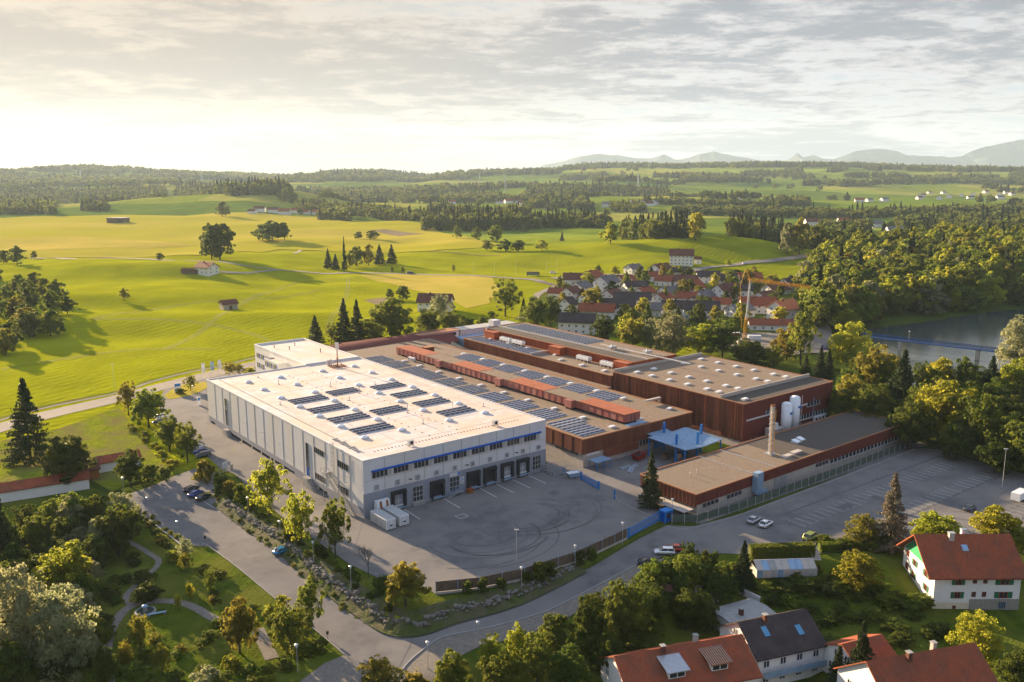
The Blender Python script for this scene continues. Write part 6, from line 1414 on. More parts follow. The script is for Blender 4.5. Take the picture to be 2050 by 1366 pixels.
VH = [ # px, base py, length, width, eave, rise, rot deg, roof, label
 (1157, 674, 17, 10, 6, 3.2, -14, m_roof2, 'long white house with dark roof standing closest behind the orange factory wall'),
 (1195, 645, 18, 9, 4.5, 3, -12, m_roof1, 'long low house with red roof just behind the closest white house'),
 (1137, 634, 9, 8, 5, 3.2, 62, m_roof2, 'small gabled house with dark roof left of the long red roofed one'),
 (1118, 606, 11, 8, 4, 2.4, -20, m_roof1, 'leftmost low red roofed village house'),
 (1143, 608, 12, 8, 5, 2.6, 60, m_roof5, 'white gabled row house end left of the amber tree'),
 (1163, 600, 12, 9, 6, 2.6, 55, m_roof3, 'grey roofed house behind the amber village tree'),
 (1148, 577, 13, 10, 4, 3.4, -8, m_roof5, 'brown roofed house at the upper left of the village'),
 (1184, 577, 14, 11, 5.5, 3.6, 50, m_roof1, 'white gabled house with bright red roof at the upper left of the village'),
 (1214, 595, 14, 11, 7.5, 3.6, 50, m_roof3, 'tall white house with many windows and grey roof'),
 (1251, 583, 12, 10, 4.5, 3.2, 40, m_roof1, 'red roofed house right of the tall white grey roofed one'),
 (1270, 592, 15, 9, 4, 2.6, 20, m_roof2, 'white gabled house with dark grey roof below the lime tree'),
 (1266, 622, 20, 10, 5, 3.2, -8, m_roof2, 'long dark roofed house with small roof window in the middle'),
 (1237, 636, 18, 10, 5, 3, -8, m_roof2, 'long dark roofed house with balcony behind the dark round tree'),
 (1268, 554, 11, 9, 3.6, 2.6, 35, m_roof3, 'low white house at the upper edge behind the lime tree'),
 (1322, 558, 14, 11, 4.5, 3.4, 42, m_roof5, 'white gabled house at the upper edge with brown roof'),
 (1330, 580, 11, 9, 4, 2.8, -25, m_roof1, 'small red roofed house in the upper middle of the village'),
 (1358, 561, 15, 9, 3.8, 2.6, 10, m_roof2, 'low dark roofed house at the upper edge, middle'),
 (1370, 580, 16, 10, 4, 3, 0, m_roof5, 'brown red roofed house with dark timber front'),
 (1341, 605, 14, 10, 4, 3, 35, m_roof3, 'white house with grey roof in the very middle of the village'),
 (1382, 600, 15, 11, 5.5, 4, 40, m_roof1, 'large white gabled house with bright red roof, middle right'),
 (1326, 618, 11, 9, 4, 2.8, 48, m_roof1, 'small white gabled house with red roof facing the factory'),
 (1417, 574, 15, 10, 5, 3, -3, m_roof2, 'white house with wide dark roof at the upper right of the village'),
 (1449, 581, 15, 10, 5, 3, -6, m_roof2, 'dark blue grey roofed house right of the wide dark roofed one'),
 (1450, 610, 15, 11, 6, 4, 42, m_roof5, 'big white gabled house with brown roof beside the crane'),
 (1408, 613, 11, 9, 4, 3, 44, m_roof3, 'low white gabled house left of the big brown roofed one'),
 (1500, 577, 15, 10, 4.5, 3.2, 0, m_roof1, 'wide red roofed house behind the crane mast'),
 (1580, 590, 13, 10, 5, 3.2, 38, m_roof2, 'white gabled house with dark roof at the wood edge'),
 (1552, 597, 15, 10, 3.5, 2.8, 30, m_roof5, 'low brown roofed house under the crane jib'),
 (1516, 634, 18, 11, 5, 3.4, -6, m_roof1, 'wide red brown roofed house right of the crane mast'),
 (1568, 650, 13, 11, 7, 3.6, 34, m_roof4, 'white house with bright orange roof beside the crane'),
 (1542, 668, 20, 8, 3.2, 1.8, -6, m_roof1, 'flat red roofed shed below the orange roofed house'),
 (1480, 642, 12, 10, 4, 2.8, 30, m_roof3, 'white gabled house with arched window left of the crane foot'),
 (1402, 645, 18, 11, 5.5, 3.4, -8, m_roof2, 'large dark roofed house left of the amber tree near the crane'),
 (1352, 638, 14, 10, 4.5, 3, -8, m_roof2, 'dark roofed house half hidden behind the pale willow'),
 (1374, 616, 11, 9, 4, 2.8, -12, m_roof1, 'small red roofed house between grey and dark roofs'),
 (1300, 640, 12, 9, 4, 2.8, -8, m_roof3, 'grey roofed house behind the slender willow'),
 (1290, 606, 12, 9, 4, 2.8, 46, m_roof1, 'red roofed house between the dark roofs and the grey central house'),
 (1225, 612, 11, 9, 4.5, 2.8, 50, m_roof5, 'brown gabled house below the tall white grey roofed one'),
 (1485, 600, 12, 9, 4, 2.8, -5, m_roof2, 'dark roofed house just left of the crane jib root'),
 (1530, 614, 12, 9, 4, 2.6, 40, m_roof5, 'brown roofed house between the crane jib and the wide red roof'),
 (1395, 626, 11, 9, 4, 2.8, 46, m_roof2, 'dark gabled house in front of the large red gabled one'),
 (1300, 570, 11, 9, 3.8, 2.6, -10, m_roof1, 'small red roofed house left of the brown gabled upper house'),
 (1440, 628, 11, 8, 4, 2.6, -8, m_roof1, 'red roofed house below the big brown roofed one'),
 (1180, 615, 11, 8, 4, 2.6, 52, m_roof1, 'red gabled house end below the amber village tree'),
]
for px, py, L_, w_, ev, rs_, rt, rm, lb in VH:
    p = P(px, py-8); house('village_house', lb, tuple(p), R(rt), L_*1.08, w_*1.08, ev*1.05, rs_*1.15, rm, None, .7, max(2, int(L_/3.4)), 2, 1, GV, wm_=vw)
house('farmhouse', 'white farmhouse with brown hipped looking roofs among trees behind the factory', tuple(P(872, 622)), R(-8), 19, 11, 6, 4, m_roof5, None, .9, 5, 2, 1, wm_=vw)
house('hill_house', 'large white house with brown roof at the foot of the green hill', tuple(P(1364, 530)), R(-12), 19, 13, 8.5, 4.5, m_roof5, None, .8, 6, 3, 1, wm_=vw)
house('garage', 'small white annex right of the large white hill house', tuple(P(1397, 528)), R(-12), 6, 5, 4, 1.8, m_roof5, None, .4, 1, 1, 0, wm_=vw)
house('field_farmhouse', 'white farmhouse with red roof and timber gable in the green field', tuple(P(415, 548)), R(-28), 14, 11, 5.5, 3.2, m_roof1, None, .9, 3, 2, 1, wm_=vw)
house('field_barn', 'long low brown shed left of the farmhouse in the green field', tuple(P(386, 547)), R(-4), 16, 6, 2.4, 1.2, m_roof5, m_wood, .4, 0, 0, 0, cat='barn', gwin=0)
# lone barn
e = empty('field_hut', tuple(P(458, 619)), R(38), 'small lone grey barn with brown roof in the bright meadow', 'barn')
w = MB(); pr = [(-3.4, -1), (3.4, -1), (3.4, 3.6), (0, 5.4), (-3.4, 3.6)]; vs = [(-4.2, y, z) for y, z in pr]+[(4.2, y, z) for y, z in pr]
w.mesh(vs, [(4, 3, 2, 1, 0), (5, 6, 7, 8, 9)]+[(i, (i+1) % 5, 5+(i+1) % 5, 5+i) for i in range(5)], M('pale_boards', (.42, .38, .33), (.34, .31, .27), 3, .9, stretch=(1, 1, .1))); w.build('wall', e)
r = MB()
for s in (-1, 1):
    pts = [(-4.9, s*4.1, 3.25), (4.9, s*4.1, 3.25), (4.9, 0, 5.45), (-4.9, 0, 5.45)]; vs = pts+[(x, y, z+.2) for x, y, z in pts]
    r.mesh(vs, [(3, 2, 1, 0), (4, 5, 6, 7), (0, 1, 5, 4), (1, 2, 6, 5), (3, 0, 4, 7)] if s < 0 else [(0, 1, 2, 3), (7, 6, 5, 4), (4, 5, 1, 0), (5, 6, 2, 1), (7, 4, 0, 3)], m_roof5)
r.build('roof', e); d_ = MB(); d_.box(-.9, .9, -3.48, -3.4, -.2, 2.3, m_wood); d_.build('door', e)
e = empty('timber_pavilion', tuple(P(237, 446)), R(-6), 'boxy timber hall alone on the yellow plain', 'hall')
w = MB(); w.box(-14, 14, -9, 9, -1, 7.5, m_wood); [w.box(-14+i*1.4, -13.8+i*1.4, -9.15, -9, 0, 7.4, m_roof5) for i in range(20)]; w.build('wall', e)
w = MB(); w.box(-15, 16, -10, 10, 7.5, 8.1, m_concg); w.build('roof', e); w = MB(); w.box(4, 13, -9.3, -9.1, .2, 6, m_glass); w.build('window', e)
# distant farm groups and villages: small individual houses
random.seed(31)
far_names = ['first', 'second']
def far_houses(cl, group, lab):
    for px, py, rm in cl:
        p = P(px, py); s = random.uniform(.85, 1.2)
        e = empty('distant_house', tuple(p), R(random.choice((-15, 0, 20, 60))), lab, 'house', group)
        hl, hw, ev, ri = 9*s, 6*s, 5.5*s, 4*s
        w = MB(); pr = [(-hw, -3), (hw, -3), (hw, ev), (0, ev+ri), (-hw, ev)]; vs = [(-hl, y, z) for y, z in pr]+[(hl, y, z) for y, z in pr]
        w.mesh(vs, [(4, 3, 2, 1, 0), (5, 6, 7, 8, 9)]+[(i, (i+1) % 5, 5+(i+1) % 5, 5+i) for i in range(5)], m_rend); w.build('wall', e)
        r = MB(); r.mesh([(-hl-.6, -hw-.6, ev-.4), (hl+.6, -hw-.6, ev-.4), (hl+.6, 0, ev+ri+.3), (-hl-.6, 0, ev+ri+.3), (-hl-.6, hw+.6, ev-.4), (hl+.6, hw+.6, ev-.4)], [(0, 1, 2, 3), (3, 2, 5, 4)], rm); r.build('roof', e)
far_houses([(505, 428, m_roof5), (520, 424, m_roof5), (548, 426, m_roof5), (570, 430, m_roof1), (595, 427, m_roof1), (612, 429, m_roof1), (636, 430, m_roof1), (655, 432, m_roof5)], 'farm houses at the far edge of the yellow plain', 'small farm house in the row at the far edge of the yellow plain')
far_houses([(68+random.uniform(-22, 145), 388+random.uniform(-10, 10), random.choice((m_roof3, m_roof3, m_roof5))) for _ in range(22)], 'houses of the far left hillside village', 'tiny white house of the hazy village at the far left')
far_houses([(x, y, random.choice((m_roof1, m_roof1, m_roof5))) for x, y in ((690, 384), (735, 388), (748, 388), (775, 390), (790, 389), (805, 390), (905, 408), (1000, 408), (1018, 407), (1035, 406), (1045, 410))], 'farm houses in the central middle distance', 'distant red roofed farm house in the centre middle distance')
far_houses([(x, y, random.choice((m_roof1, m_roof3, m_roof5))) for x, y in ((1215, 414), (1230, 412), (1265, 410), (1285, 411), (1298, 413), (1310, 410), (1480, 402), (1600, 408), (1720, 405), (1740, 404), (1770, 404), (1625, 452), (1660, 452), (1690, 450), (1715, 452), (1752, 456), (1790, 470), (1830, 462), (1890, 470))], 'farm houses beyond the main road', 'distant red roofed house in the wooded country at the right')
far_houses([(random.uniform(1830, 2045), 392+random.uniform(-5, 8), random.choice((m_roof3, m_roof5))) for _ in range(16)], 'houses of the far right village', 'tiny house of the hazy village at the far right')
house('roadside_farm', 'white farmhouse with dark red roof at the right edge beyond the lake wood', tuple(P(2028, 476)), R(-4), 34, 15, 6, 4, m_roof5, None, 1, 6, 2, 1, wm_=vw)
# ---------------------------------------------------------------- garages and shed at the left
p = P(218, 938)
e = house('garage_block', 'long white garage with red roof below the sunny lawn', tuple(p), R(36), 16, 5.5, 2.6, 1.2, m_roof1, None, .3, 0, 0, 0, cat='garage', gwin=0)
e = house('garage_row', 'long white garden garage with red roof at the lower left edge', tuple(P(66, 990)), R(30), 26, 6, 2.8, 1.3, m_roof1, None, .3, 0, 0, 0, cat='garage', gwin=0)
e = house('timber_shed', 'orange brown timber shed behind the dark broad tree', tuple(P(152, 958)), R(32), 11, 6, 2.6, 1.5, m_roof5, M('orange_boards', (.36, .15, .04), (.28, .12, .04), 3, .8), .4, 0, 0, 0, cat='shed', gwin=0)
w = MB(); w.box(-.9, .9, -.3, .3, .4, .5, m_wood); [w.box(a-.05, a+.05, -.25, .25, 0, .4, m_wood) for a in (-.8, .8)]; w.box(-.9, .9, .25, .3, .5, .9, m_wood)
tag(w.build('garden_bench', None, tuple(P(64, 992)), R(30)), 'small dark bench against the white garage wall', 'bench')
# ---------------------------------------------------------------- large white house at the right
fw = MB(); fw.box(-.65, .65, -.06, -.002, 0, 1.3, m_glass)
for x in (-.65, -.04, .57): fw.box(x, x+.08, -.12, -.003, 0, 1.3, m_orange)
for z in (0, 1.22): fw.box(-.65, .65, -.12, -.004, z, z+.08, m_orange)
fw_me = fw.data('window')
sh = MB(); sh.box(-.36, .36, -.1, -.003, 0, 1.3, m_green); sh_me = sh.data('shutter')
def shutter_window(e, x, y, z, rz, sc_=1.):
    o = inst('window', fw_me, e, (x, y, z), rz, (sc_, 1, 1))
    for s in (-1, 1): inst('shutter', sh_me, o, (s*1.05, 0, 0))
    return o
# place by two base corners
p0 = P(1866, 1219); p1 = P(2034, 1221); dx, dy = p1[0]-p0[0], p1[1]-p0[1]; LW = math.hypot(dx, dy)*1.02; rz = math.atan2(dy, dx)
WD = 13.5
def loc(o, rz_, x, y): return (o[0]+x*math.cos(rz_)-y*math.sin(rz_), o[1]+x*math.sin(rz_)+y*math.cos(rz_))
cx_, cy_ = loc(p0, rz, LW/2, WD/2); zb = min(p0[2], p1[2])
e = empty('large_house', (cx_, cy_, zb), rz, 'large white three storey house with red tiled roof, green shutters and green gable', 'house')
hl, hw, ev, ri = LW/2, WD/2, 7.4, 5.2
w = MB(); pr = [(-hw, -1.5), (hw, -1.5), (hw, ev), (0, ev+ri), (-hw, ev)]; vs = [(-hl, y, z) for y, z in pr]+[(hl, y, z) for y, z in pr]
w.mesh(vs, [(4, 3, 2, 1, 0), (5, 6, 7, 8, 9)]+[(i, (i+1) % 5, 5+(i+1) % 5, 5+i) for i in range(5)], m_rend)
w.box(-hl-.02, -hl*.15, -hw-.03, -hw, -1.5, 1.6, m_cream); wl = w.build('wall', e)
w = MB(); w.box(-hl*.15, hl+.03, -hw-.14, -hw-.002, -1.5, 2.3, m_stone); w.build('stone_base', e)
w = MB(); w.mesh([(-hl-.06, -hw*.93, ev+.1), (-hl-.06, hw*.93, ev+.1), (-hl-.06, 0, ev+ri-.15), (-hl-.005, -hw*.93, ev+.1), (-hl-.005, hw*.93, ev+.1), (-hl-.005, 0, ev+ri-.15)], [(0, 2, 1), (0, 1, 4, 3), (1, 2, 5, 4), (2, 0, 3, 5)], M('green_gable', (.06, .34, .16), (.05, .28, .13), 3, .7, stretch=(1, 8, 1))); w.build('gable_boards', e)
r = MB(); sl = ri/hw; o_ = .9
for s in (-1, 1):
    a = (s*(hw+o_), ev-sl*o_+.05); b = (0, ev+ri+.05); pts = [(-hl-1.6, a[0], a[1]), (hl+1, a[0], a[1]), (hl+1, b[0], b[1]), (-hl-1.6, b[0], b[1])]
    vs = pts+[(x, y, z+.3) for x, y, z in pts]; r.mesh(vs, [(3, 2, 1, 0), (4, 5, 6, 7), (0, 1, 5, 4), (1, 2, 6, 5), (3, 0, 4, 7)] if s < 0 else [(0, 1, 2, 3), (7, 6, 5, 4), (4, 5, 1, 0), (5, 6, 2, 1), (7, 4, 0, 3)], m_roof1)
ro = r.build('roof', e)
for x, y in ((-hl*.35, -.9), (hl*.05, .9)):
    c = MB(); zc_ = ev+ri-abs(y)*sl; c.box(x-.5, x+.5, y-.4, y+.4, zc_-.6, zc_+1.6, m_conc if x < -1 else m_white); c.box(x-.6, x+.6, y-.5, y+.5, zc_+1.6, zc_+1.75, m_metal); c.build('chimney', ro)
c = MB(); c.mesh([(-.6+hl*-.1, -hw*.45, 0), (.6+hl*-.1, -hw*.45, 0), (.6+hl*-.1, -hw*.45+1.1, 1.1*sl), (-.6+hl*-.1, -hw*.45+1.1, 1.1*sl)], [(0, 1, 2, 3)], m_steelb); c.build('roof_window', ro, (0, 0, ev+ri-hw*.45*sl+.42))
for x, z in ((-hl*.45, 2.5), (hl*.62, 2.5), (-hl*.45, 5.3), (hl*.62, 5.3)): shutter_window(e, x, -hw, z, 0, 1.25 if x > 0 else .9)
for x in (-hl*.07, hl*.17):
    for z in (2.8, 5.6): inst('window', fw_me, e, (x, -hw, z), 0, (.6, 1, .8))
w = MB(); w.box(-.7, .7, -.2, -.141, 0, 1.3, m_glass); [w.box(-.7+i*.35, -.63+i*.35, -.26, -.15, 0, 1.3, m_steelb) for i in range(5)]; w.build('window', e, (hl*.6, -hw, .4))
inst('window', fw_me, e, (-hl*.5, -hw, .3), 0, (.5, 1, .5))
for y, z in ((-3.6, 2.5), (2.0, 2.5), (-3.2, 5.3), (1.6, 5.3)): shutter_window(e, -hl, y, z, -math.pi/2, .8)
for y, z in ((4.8, 3.2), (4.8, 6.0)): inst('window', fw_me, e, (-hl, y, z), -math.pi/2, (.8, 1, 1))
w = MB(); w.box(-hl-3.2, -hl-.01, -hw+1, hw+4, -.3, .05, m_conc); w.box(-hl-3.3, -hl-3.1, -hw+1, hw+4, .05, 1.0, m_wood); w.build('terrace', e)
# ---------------------------------------------------------------- dark roofed house
def placed_house(name, label, c0_, c1_, z, WD_, ev_, ri_, roofm, **k):
    a = G0(*c0_, z); b = G0(*c1_, z); L2 = math.hypot(b[0]-a[0], b[1]-a[1]); rz_ = math.atan2(b[1]-a[1], b[0]-a[0])
    c = loc(a, rz_, L2/2, WD_/2); return house(name, label, (c[0], c[1], z-ev_), rz_, L2, WD_, ev_, ri_, roofm, **k), L2, rz_
# eave corner pixels are given at the eave height
eH, L2, rzz = placed_house('dark_roofed_house', 'white house with dark tiled roof, two blue roof windows and a long balcony', (1518, 1319), (1650, 1290), -.6, 11.5, 5.6, 3.6, m_roof2, ov=.5, nwin=4, floors=2, chim=1, base=3)
w = MB(); w.box(-L2*.46, L2*.46, -7.3, -5.76, 2.4, 2.6, m_concg); w.box(-L2*.46, L2*.46, -7.34, -7.28, 2.6, 3.6, m_steelb); w.build('balcony', eH)
for x, y in ((-L2*.22, -2.3), (L2*.26, -3.1)):
    sl2 = 3.6/5.75; zz_ = 5.6+3.6-abs(y)*sl2
    c = MB(); c.mesh([(x-.55, y-.8, zz_-.8*sl2+.36), (x+.55, y-.8, zz_-.8*sl2+.36), (x+.55, y+.8, zz_+.8*sl2+.36), (x-.55, y+.8, zz_+.8*sl2+.36)], [(0, 1, 2, 3)], M('roof_glass', (.10, .28, .45), None, 1, .2)); c.build('roof_window', eH)
eA, L3, rz3 = placed_house('flat_extension', 'low white building with pale flat grey roof behind the dark roofed house', (1478, 1262), (1560, 1238), -2.4, 8, 2.8, .5, m_concg, ov=.3, nwin=2, floors=1, chim=1, base=3, gwin=0)
eR, L4, rz4 = placed_house('red_roofed_house', 'white house with long red tiled roof and two dormers at the bottom edge', (1265, 1400), (1519, 1352), -1.5, 12.5, 5.2, 3.7, m_roof1, ov=.5, nwin=5, floors=1, chim=2, base=4)
for x in (-L4*.12, L4*.22):
    sl4 = 3.7/6.25; y0 = -4.7; zb_ = 5.2+3.7-4.7*sl4
    dmr = MB(); dmr.box(x-1.5, x+1.5, y0, -1.6, zb_-.2, zb_+1.6, m_rend); dmr.box(x-1.3, x-.1, y0-.06, y0-.002, zb_+.45, zb_+1.4, m_glass); dmr.box(x+.1, x+1.3, y0-.06, y0-.002, zb_+.45, zb_+1.4, m_glass)
    do = dmr.build('dormer', eR)
    rr = MB(); pts = [(x-2, y0-.6, zb_+1.55), (x+2, y0-.6, zb_+1.55), (x+2, -.6, zb_+2.3), (x-2, -.6, zb_+2.3)]; rr.mesh(pts+[(a, b, c+.15) for a, b, c in pts], [(3, 2, 1, 0), (4, 5, 6, 7), (0, 1, 5, 4), (1, 2, 6, 5), (2, 3, 7, 6), (3, 0, 4, 7)], m_metal if x < 0 else m_rust)
    [rr.bar((x-2+i*.4, y0-.6, zb_+1.74), (x-2+i*.4, -.6, zb_+2.49), .05, .06, m_metal) for i in range(11)]; rr.build('dormer_roof', do)
eB, L5, rz5 = placed_house('corner_house', 'sunlit red tiled roof with two square chimneys in the bottom right corner', (1795, 1440), (2010, 1398), .5, 14, 5, 5.2, m_roof1, ov=.5, nwin=4, floors=1, chim=2, base=5)
eC, L6, rz6 = placed_house('corner_annex', 'lower orange tiled roof wing left of the corner roof with chimneys', (1725, 1345), (1800, 1325), -1.0, 9, 4, 2.4, m_roof1, ov=.4, nwin=2, floors=1, chim=0, base=4)
# garden things
e = empty('greenhouse', tuple(P(1567, 1146)), R(4), 'long glass greenhouse with patchy blue and rusty panes', 'greenhouse')
w = MB(); random.seed(8)
for i in range(9):
    x0 = -6.3+i*1.4; mt = random.choice((m_steelb, m_conc, m_steelb, m_concg))
    w.mesh([(x0, -2.2, 1.7), (x0+1.36, -2.2, 1.7), (x0+1.36, 0, 2.9), (x0, 0, 2.9)], [(0, 1, 2, 3)], mt); w.mesh([(x0, 2.2, 1.7), (x0+1.36, 2.2, 1.7), (x0+1.36, 0, 2.9), (x0, 0, 2.9)], [(3, 2, 1, 0)], mt)
w.build('roof', e); w = MB(); [w.box(-6.3+i*1.4, -4.96+i*1.4, -2.2, -2.15, 0, 1.7, random.choice((m_conc, m_blind, m_steelb))) for i in range(9)]; w.box(-6.3, 6.3, 2.15, 2.2, 0, 1.7, m_concg); w.box(-6.3, -6.25, -2.15, 2.15, 0, 1.7, m_conc); w.build('wall', e)
w = MB(); [w.bar((-6.3+i*1.4, -2.22, 0), (-6.3+i*1.4, -2.22, 1.7), .08, .08, m_frame) for i in range(10)]; w.bar((-6.3, 0, 2.92), (6.3, 0, 2.92), .1, .1, m_frame); w.build('frame', e)
# clipped hedge: boxy with leafy surface
def hedge(name, label, a, b, wd, ht):
    pa = P(*a); pb = P(*b); L2 = math.hypot(pb[0]-pa[0], pb[1]-pa[1]); rs = np.random.RandomState(int(a[0])); n = int(L2*ht*180)
    f = rs.randint(0, 4, n); x = rs.uniform(-L2/2, L2/2, n); y = np.where(f == 0, -wd/2, np.where(f == 1, wd/2, rs.uniform(-wd/2, wd/2, n))); z = np.where(f < 2, rs.uniform(0, ht, n), ht)
    C = np.stack([x, y, z], 1)+rs.normal(0, .05, (n, 3)); D = np.stack([0*x, np.where(f == 0, -1, np.where(f == 1, 1, 0)), np.where(f < 2, .2, 1)], 1)
    V, Q = leaves(C, D, .24, rs)
    bx = np.array([(sx*L2/2*.99, sy*(wd/2-.08), sz) for sz in (-.3, ht-.08) for sx, sy in ((-1, -1), (1, -1), (1, 1), (-1, 1))]); k = len(V)
    V = np.vstack([V, bx]); Q = np.vstack([Q, np.array([(0, 1, 5, 4), (1, 2, 6, 5), (2, 3, 7, 6), (3, 0, 4, 7), (4, 5, 6, 7)])+k])
    me = np_mesh(name, V, Q, [L_green]); o = bpy.data.objects.new(name, me); COL.objects.link(o); o.location = ((pa[0]+pb[0])/2, (pa[1]+pb[1])/2, min(pa[2], pb[2])); o.rotation_euler = (0, 0, math.atan2(pb[1]-pa[1], pb[0]-pa[0]))
    tag(o, label, 'hedge')
hedge('clipped_hedge', 'long clipped green hedge behind the greenhouse', (1500, 1122), (1628, 1114), 2.0, 3.2)
hedge('clipped_hedge', 'lower clipped hedge right of the garden steps', (1640, 1104), (1680, 1102), 1.6, 1.8)
s = MB(); [s.box(-1, 1, i*.5, i*.5+.5, -.3+i*.22, i*.22, m_conc) for i in range(10)]; s.bar((-1.1, 0, 1), (-1.1, 5, 3.2), .05, .05, m_metal); tag(s.build('garden_steps', None, tuple(P(1637, 1125))), 'pale garden steps between the two clipped hedges', 'steps')
# pool garden with white wall
wall_px = [(1392, 1188), (1420, 1180), (1452, 1168), (1462, 1175), (1480, 1188), (1520, 1208)]
ln = PX(wall_px); s = MB()
for i in range(len(ln)-1): za = float(T(*ln[i])); zb2 = float(T(*ln[i+1])); s.bar((ln[i][0], ln[i][1], za+.5), (ln[i+1][0], ln[i+1][1], zb2+.5), .35, 1.8, m_white)
tag(s.build('garden_wall', None), 'white rendered garden wall around the sunken lawn', 'wall')
ln = PX([(1392, 1188), (1400, 1215), (1418, 1245), (1432, 1262)]); s = MB()
for i in range(len(ln)-1): za = float(T(*ln[i])); zb2 = float(T(*ln[i+1])); s.bar((ln[i][0], ln[i][1], za+.4), (ln[i+1][0], ln[i+1][1], zb2+.4), .5, 1.4, m_conc)
tag(s.build('terrace_wall', None), 'pale stone terrace wall left of the sunken lawn', 'wall')
sheet('patio', PX([(1396, 1190), (1425, 1184), (1440, 1205), (1420, 1215), (1432, 1240), (1425, 1250), (1404, 1218)]), m_conc, .12)
for px, py, lb in ((1409, 1196, 'white oval garden table on the patio, left of two'), (1416, 1203, 'white oval garden table on the patio, right of two')):
    s = MB(); s.tube((0, 0, .68), (0, 0, .75), .9, mat=m_skin_white, n=16); s.tube((0, 0, 0), (0, 0, .68), .12, mat=m_skin_white, n=8); s.tube((0, 0, 0), (0, 0, .05), .4, mat=m_skin_white, n=10); tag(s.build('garden_table', None, tuple(P(px, py))), lb, 'table')
s = MB(); s.box(-2.5, 2.5, -.1, .1, 2.1, 2.3, m_concg); [s.box(a-.12, a+.12, -.12, .12, -.3, 2.1, m_concg) for a in (-2.3, 2.3)]; s.box(.2, 1.2, -.2, .2, .5, 1.4, m_blue2); tag(s.build('swing_frame', None, tuple(P(1440, 1188)), R(20)), 'grey garden swing frame on the sunken lawn', 'swing')
e = empty('garden_shed', tuple(P(1333, 1196)), R(20), 'small brown roofed garden shed among dark trees', 'shed')
w = MB(); w.box(-1.6, 1.6, -1.3, 1.3, -.5, 2, m_wood); w.build('wall', e); w = MB(); w.mesh([(-2, -1.7, 1.9), (2, -1.7, 1.9), (2, 0, 2.9), (-2, 0, 2.9), (-2, 1.7, 1.9), (2, 1.7, 1.9)], [(0, 1, 2, 3), (3, 2, 5, 4)], m_roof5); w.build('roof', e)
# park fountain
s = MB(); s.tube((0, 0, 0), (0, 0, .3), 2.0, 1.9, m_concg, 16); s.tube((0, 0, .3), (0, 0, .34), 1.6, mat=m_water, n=16); s.tube((0, 0, .3), (0, 0, 1.2), .45, .3, m_concg, 8); s.dome(0, 0, 1.2, .6, .6, .4, m_steelb, 10, 3); tag(s.build('fountain', None, tuple(P(291, 1226))), 'round grey stone fountain where the park paths meet', 'fountain')
s = MB(); s.box(-1.7, 1.7, -.25, .25, .42, .5, m_steelb); [s.box(a-.15, a+.15, -.2, .2, 0, .42, m_concg) for a in (-1.4, 1.4)]; tag(s.build('park_bench', None, tuple(P(314, 1232)), R(25)), 'pale blue stone bench beside the park fountain', 'bench')
# ================================================================== cars
def car_mesh(col, wagon):
    b = MB(); Lc, Wc = 4.4, 1.8
    st = [(-2.2, .45, .72, .80), (-2.12, .32, .92, .86), (-1.5, .28, .98, .9), (-.6, .26, 1.0, .9), (.7, .26, .98, .9), (1.4, .28, .92, .9), (2.05, .32, .78, .84), (2.2, .42, .62, .76)]
    vs = []; fs = []
    for x, z0, z1, hw in st: vs += [(x, -hw, z0+.06), (x, -hw*1.0, (z0+z1)/2), (x, -hw*.93, z1), (x, hw*.93, z1), (x, hw, (z0+z1)/2), (x, hw, z0+.06)]
    n = len(st)
    for i in range(n-1):
        for j in range(6): fs.append((i*6+j, (i+1)*6+j, (i+1)*6+(j+1) % 6, i*6+(j+1) % 6))
    fs += [(0, 1, 2, 3, 4, 5), tuple((n-1)*6+j for j in range(5, -1, -1))]
    b.mesh(vs, [f[::-1] for f in fs], col)
    x0, x1, x2, x3 = (-2.05, -1.75, .35, 1.15) if wagon else (-1.85, -1.1, .25, 1.1)
    h = 1.52 if wagon else 1.42
    rv = [(x0, -.80, .93), (x3, -.80, .93), (x3, .80, .93), (x0, .80, .93), (x1, -.64, h), (x2, -.64, h), (x2, .64, h), (x1, .64, h)]
    b.mesh(rv, [(4, 5, 6, 7)], col)
    body = b.data('body', True)
    g = MB(); g.mesh(rv, [(0, 1, 5, 4), (1, 2, 6, 5), (2, 3, 7, 6), (3, 0, 4, 7)], m_glass); p = [(x, y, z+.012) for x, y, z in rv]
    for s in (-1, 1):
        for xa, xb in ((x0, x1), (x3, x2), ((x0+x3)/2-.1, (x1+x2)/2-.1)): g.bar((xa, s*.81, .95), (xb, s*.65, h), .07, .06, col)
    glass = g.data('windows')
    w = MB(); w.tube((0, -.11, 0), (0, .11, 0), .32, mat=m_black, n=14); w.tube((0, -.12, 0), (0, .12, 0), .19, mat=m_metal, n=10); wheel = w.data('wheel')
    l = MB(); l.box(-.04, .04, -.2, .2, -.07, .07, m_skin_white); hl_ = l.data('headlight')
    l = MB(); l.box(-.04, .04, -.16, .16, -.08, .08, m_bin); tl = l.data('tail_light')
    return body, glass, wheel, hl_, tl
def paint(n, c): return M(n, c, None, 1, .25, .3, spec=.6)
C_bl = paint('car_black', (.015, .015, .02)); C_blue = paint('car_blue', (.02, .06, .25)); C_teal = paint('car_teal', (.005, .20, .42)); C_wh = paint('car_white', (.72, .73, .75)); C_si = paint('car_silver', (.42, .43, .45)); C_re = paint('car_red', (.45, .05, .01)); C_ol = paint('car_olive', (.20, .24, .02)); C_gr = paint('car_grey', (.05, .07, .09))
cache = {}
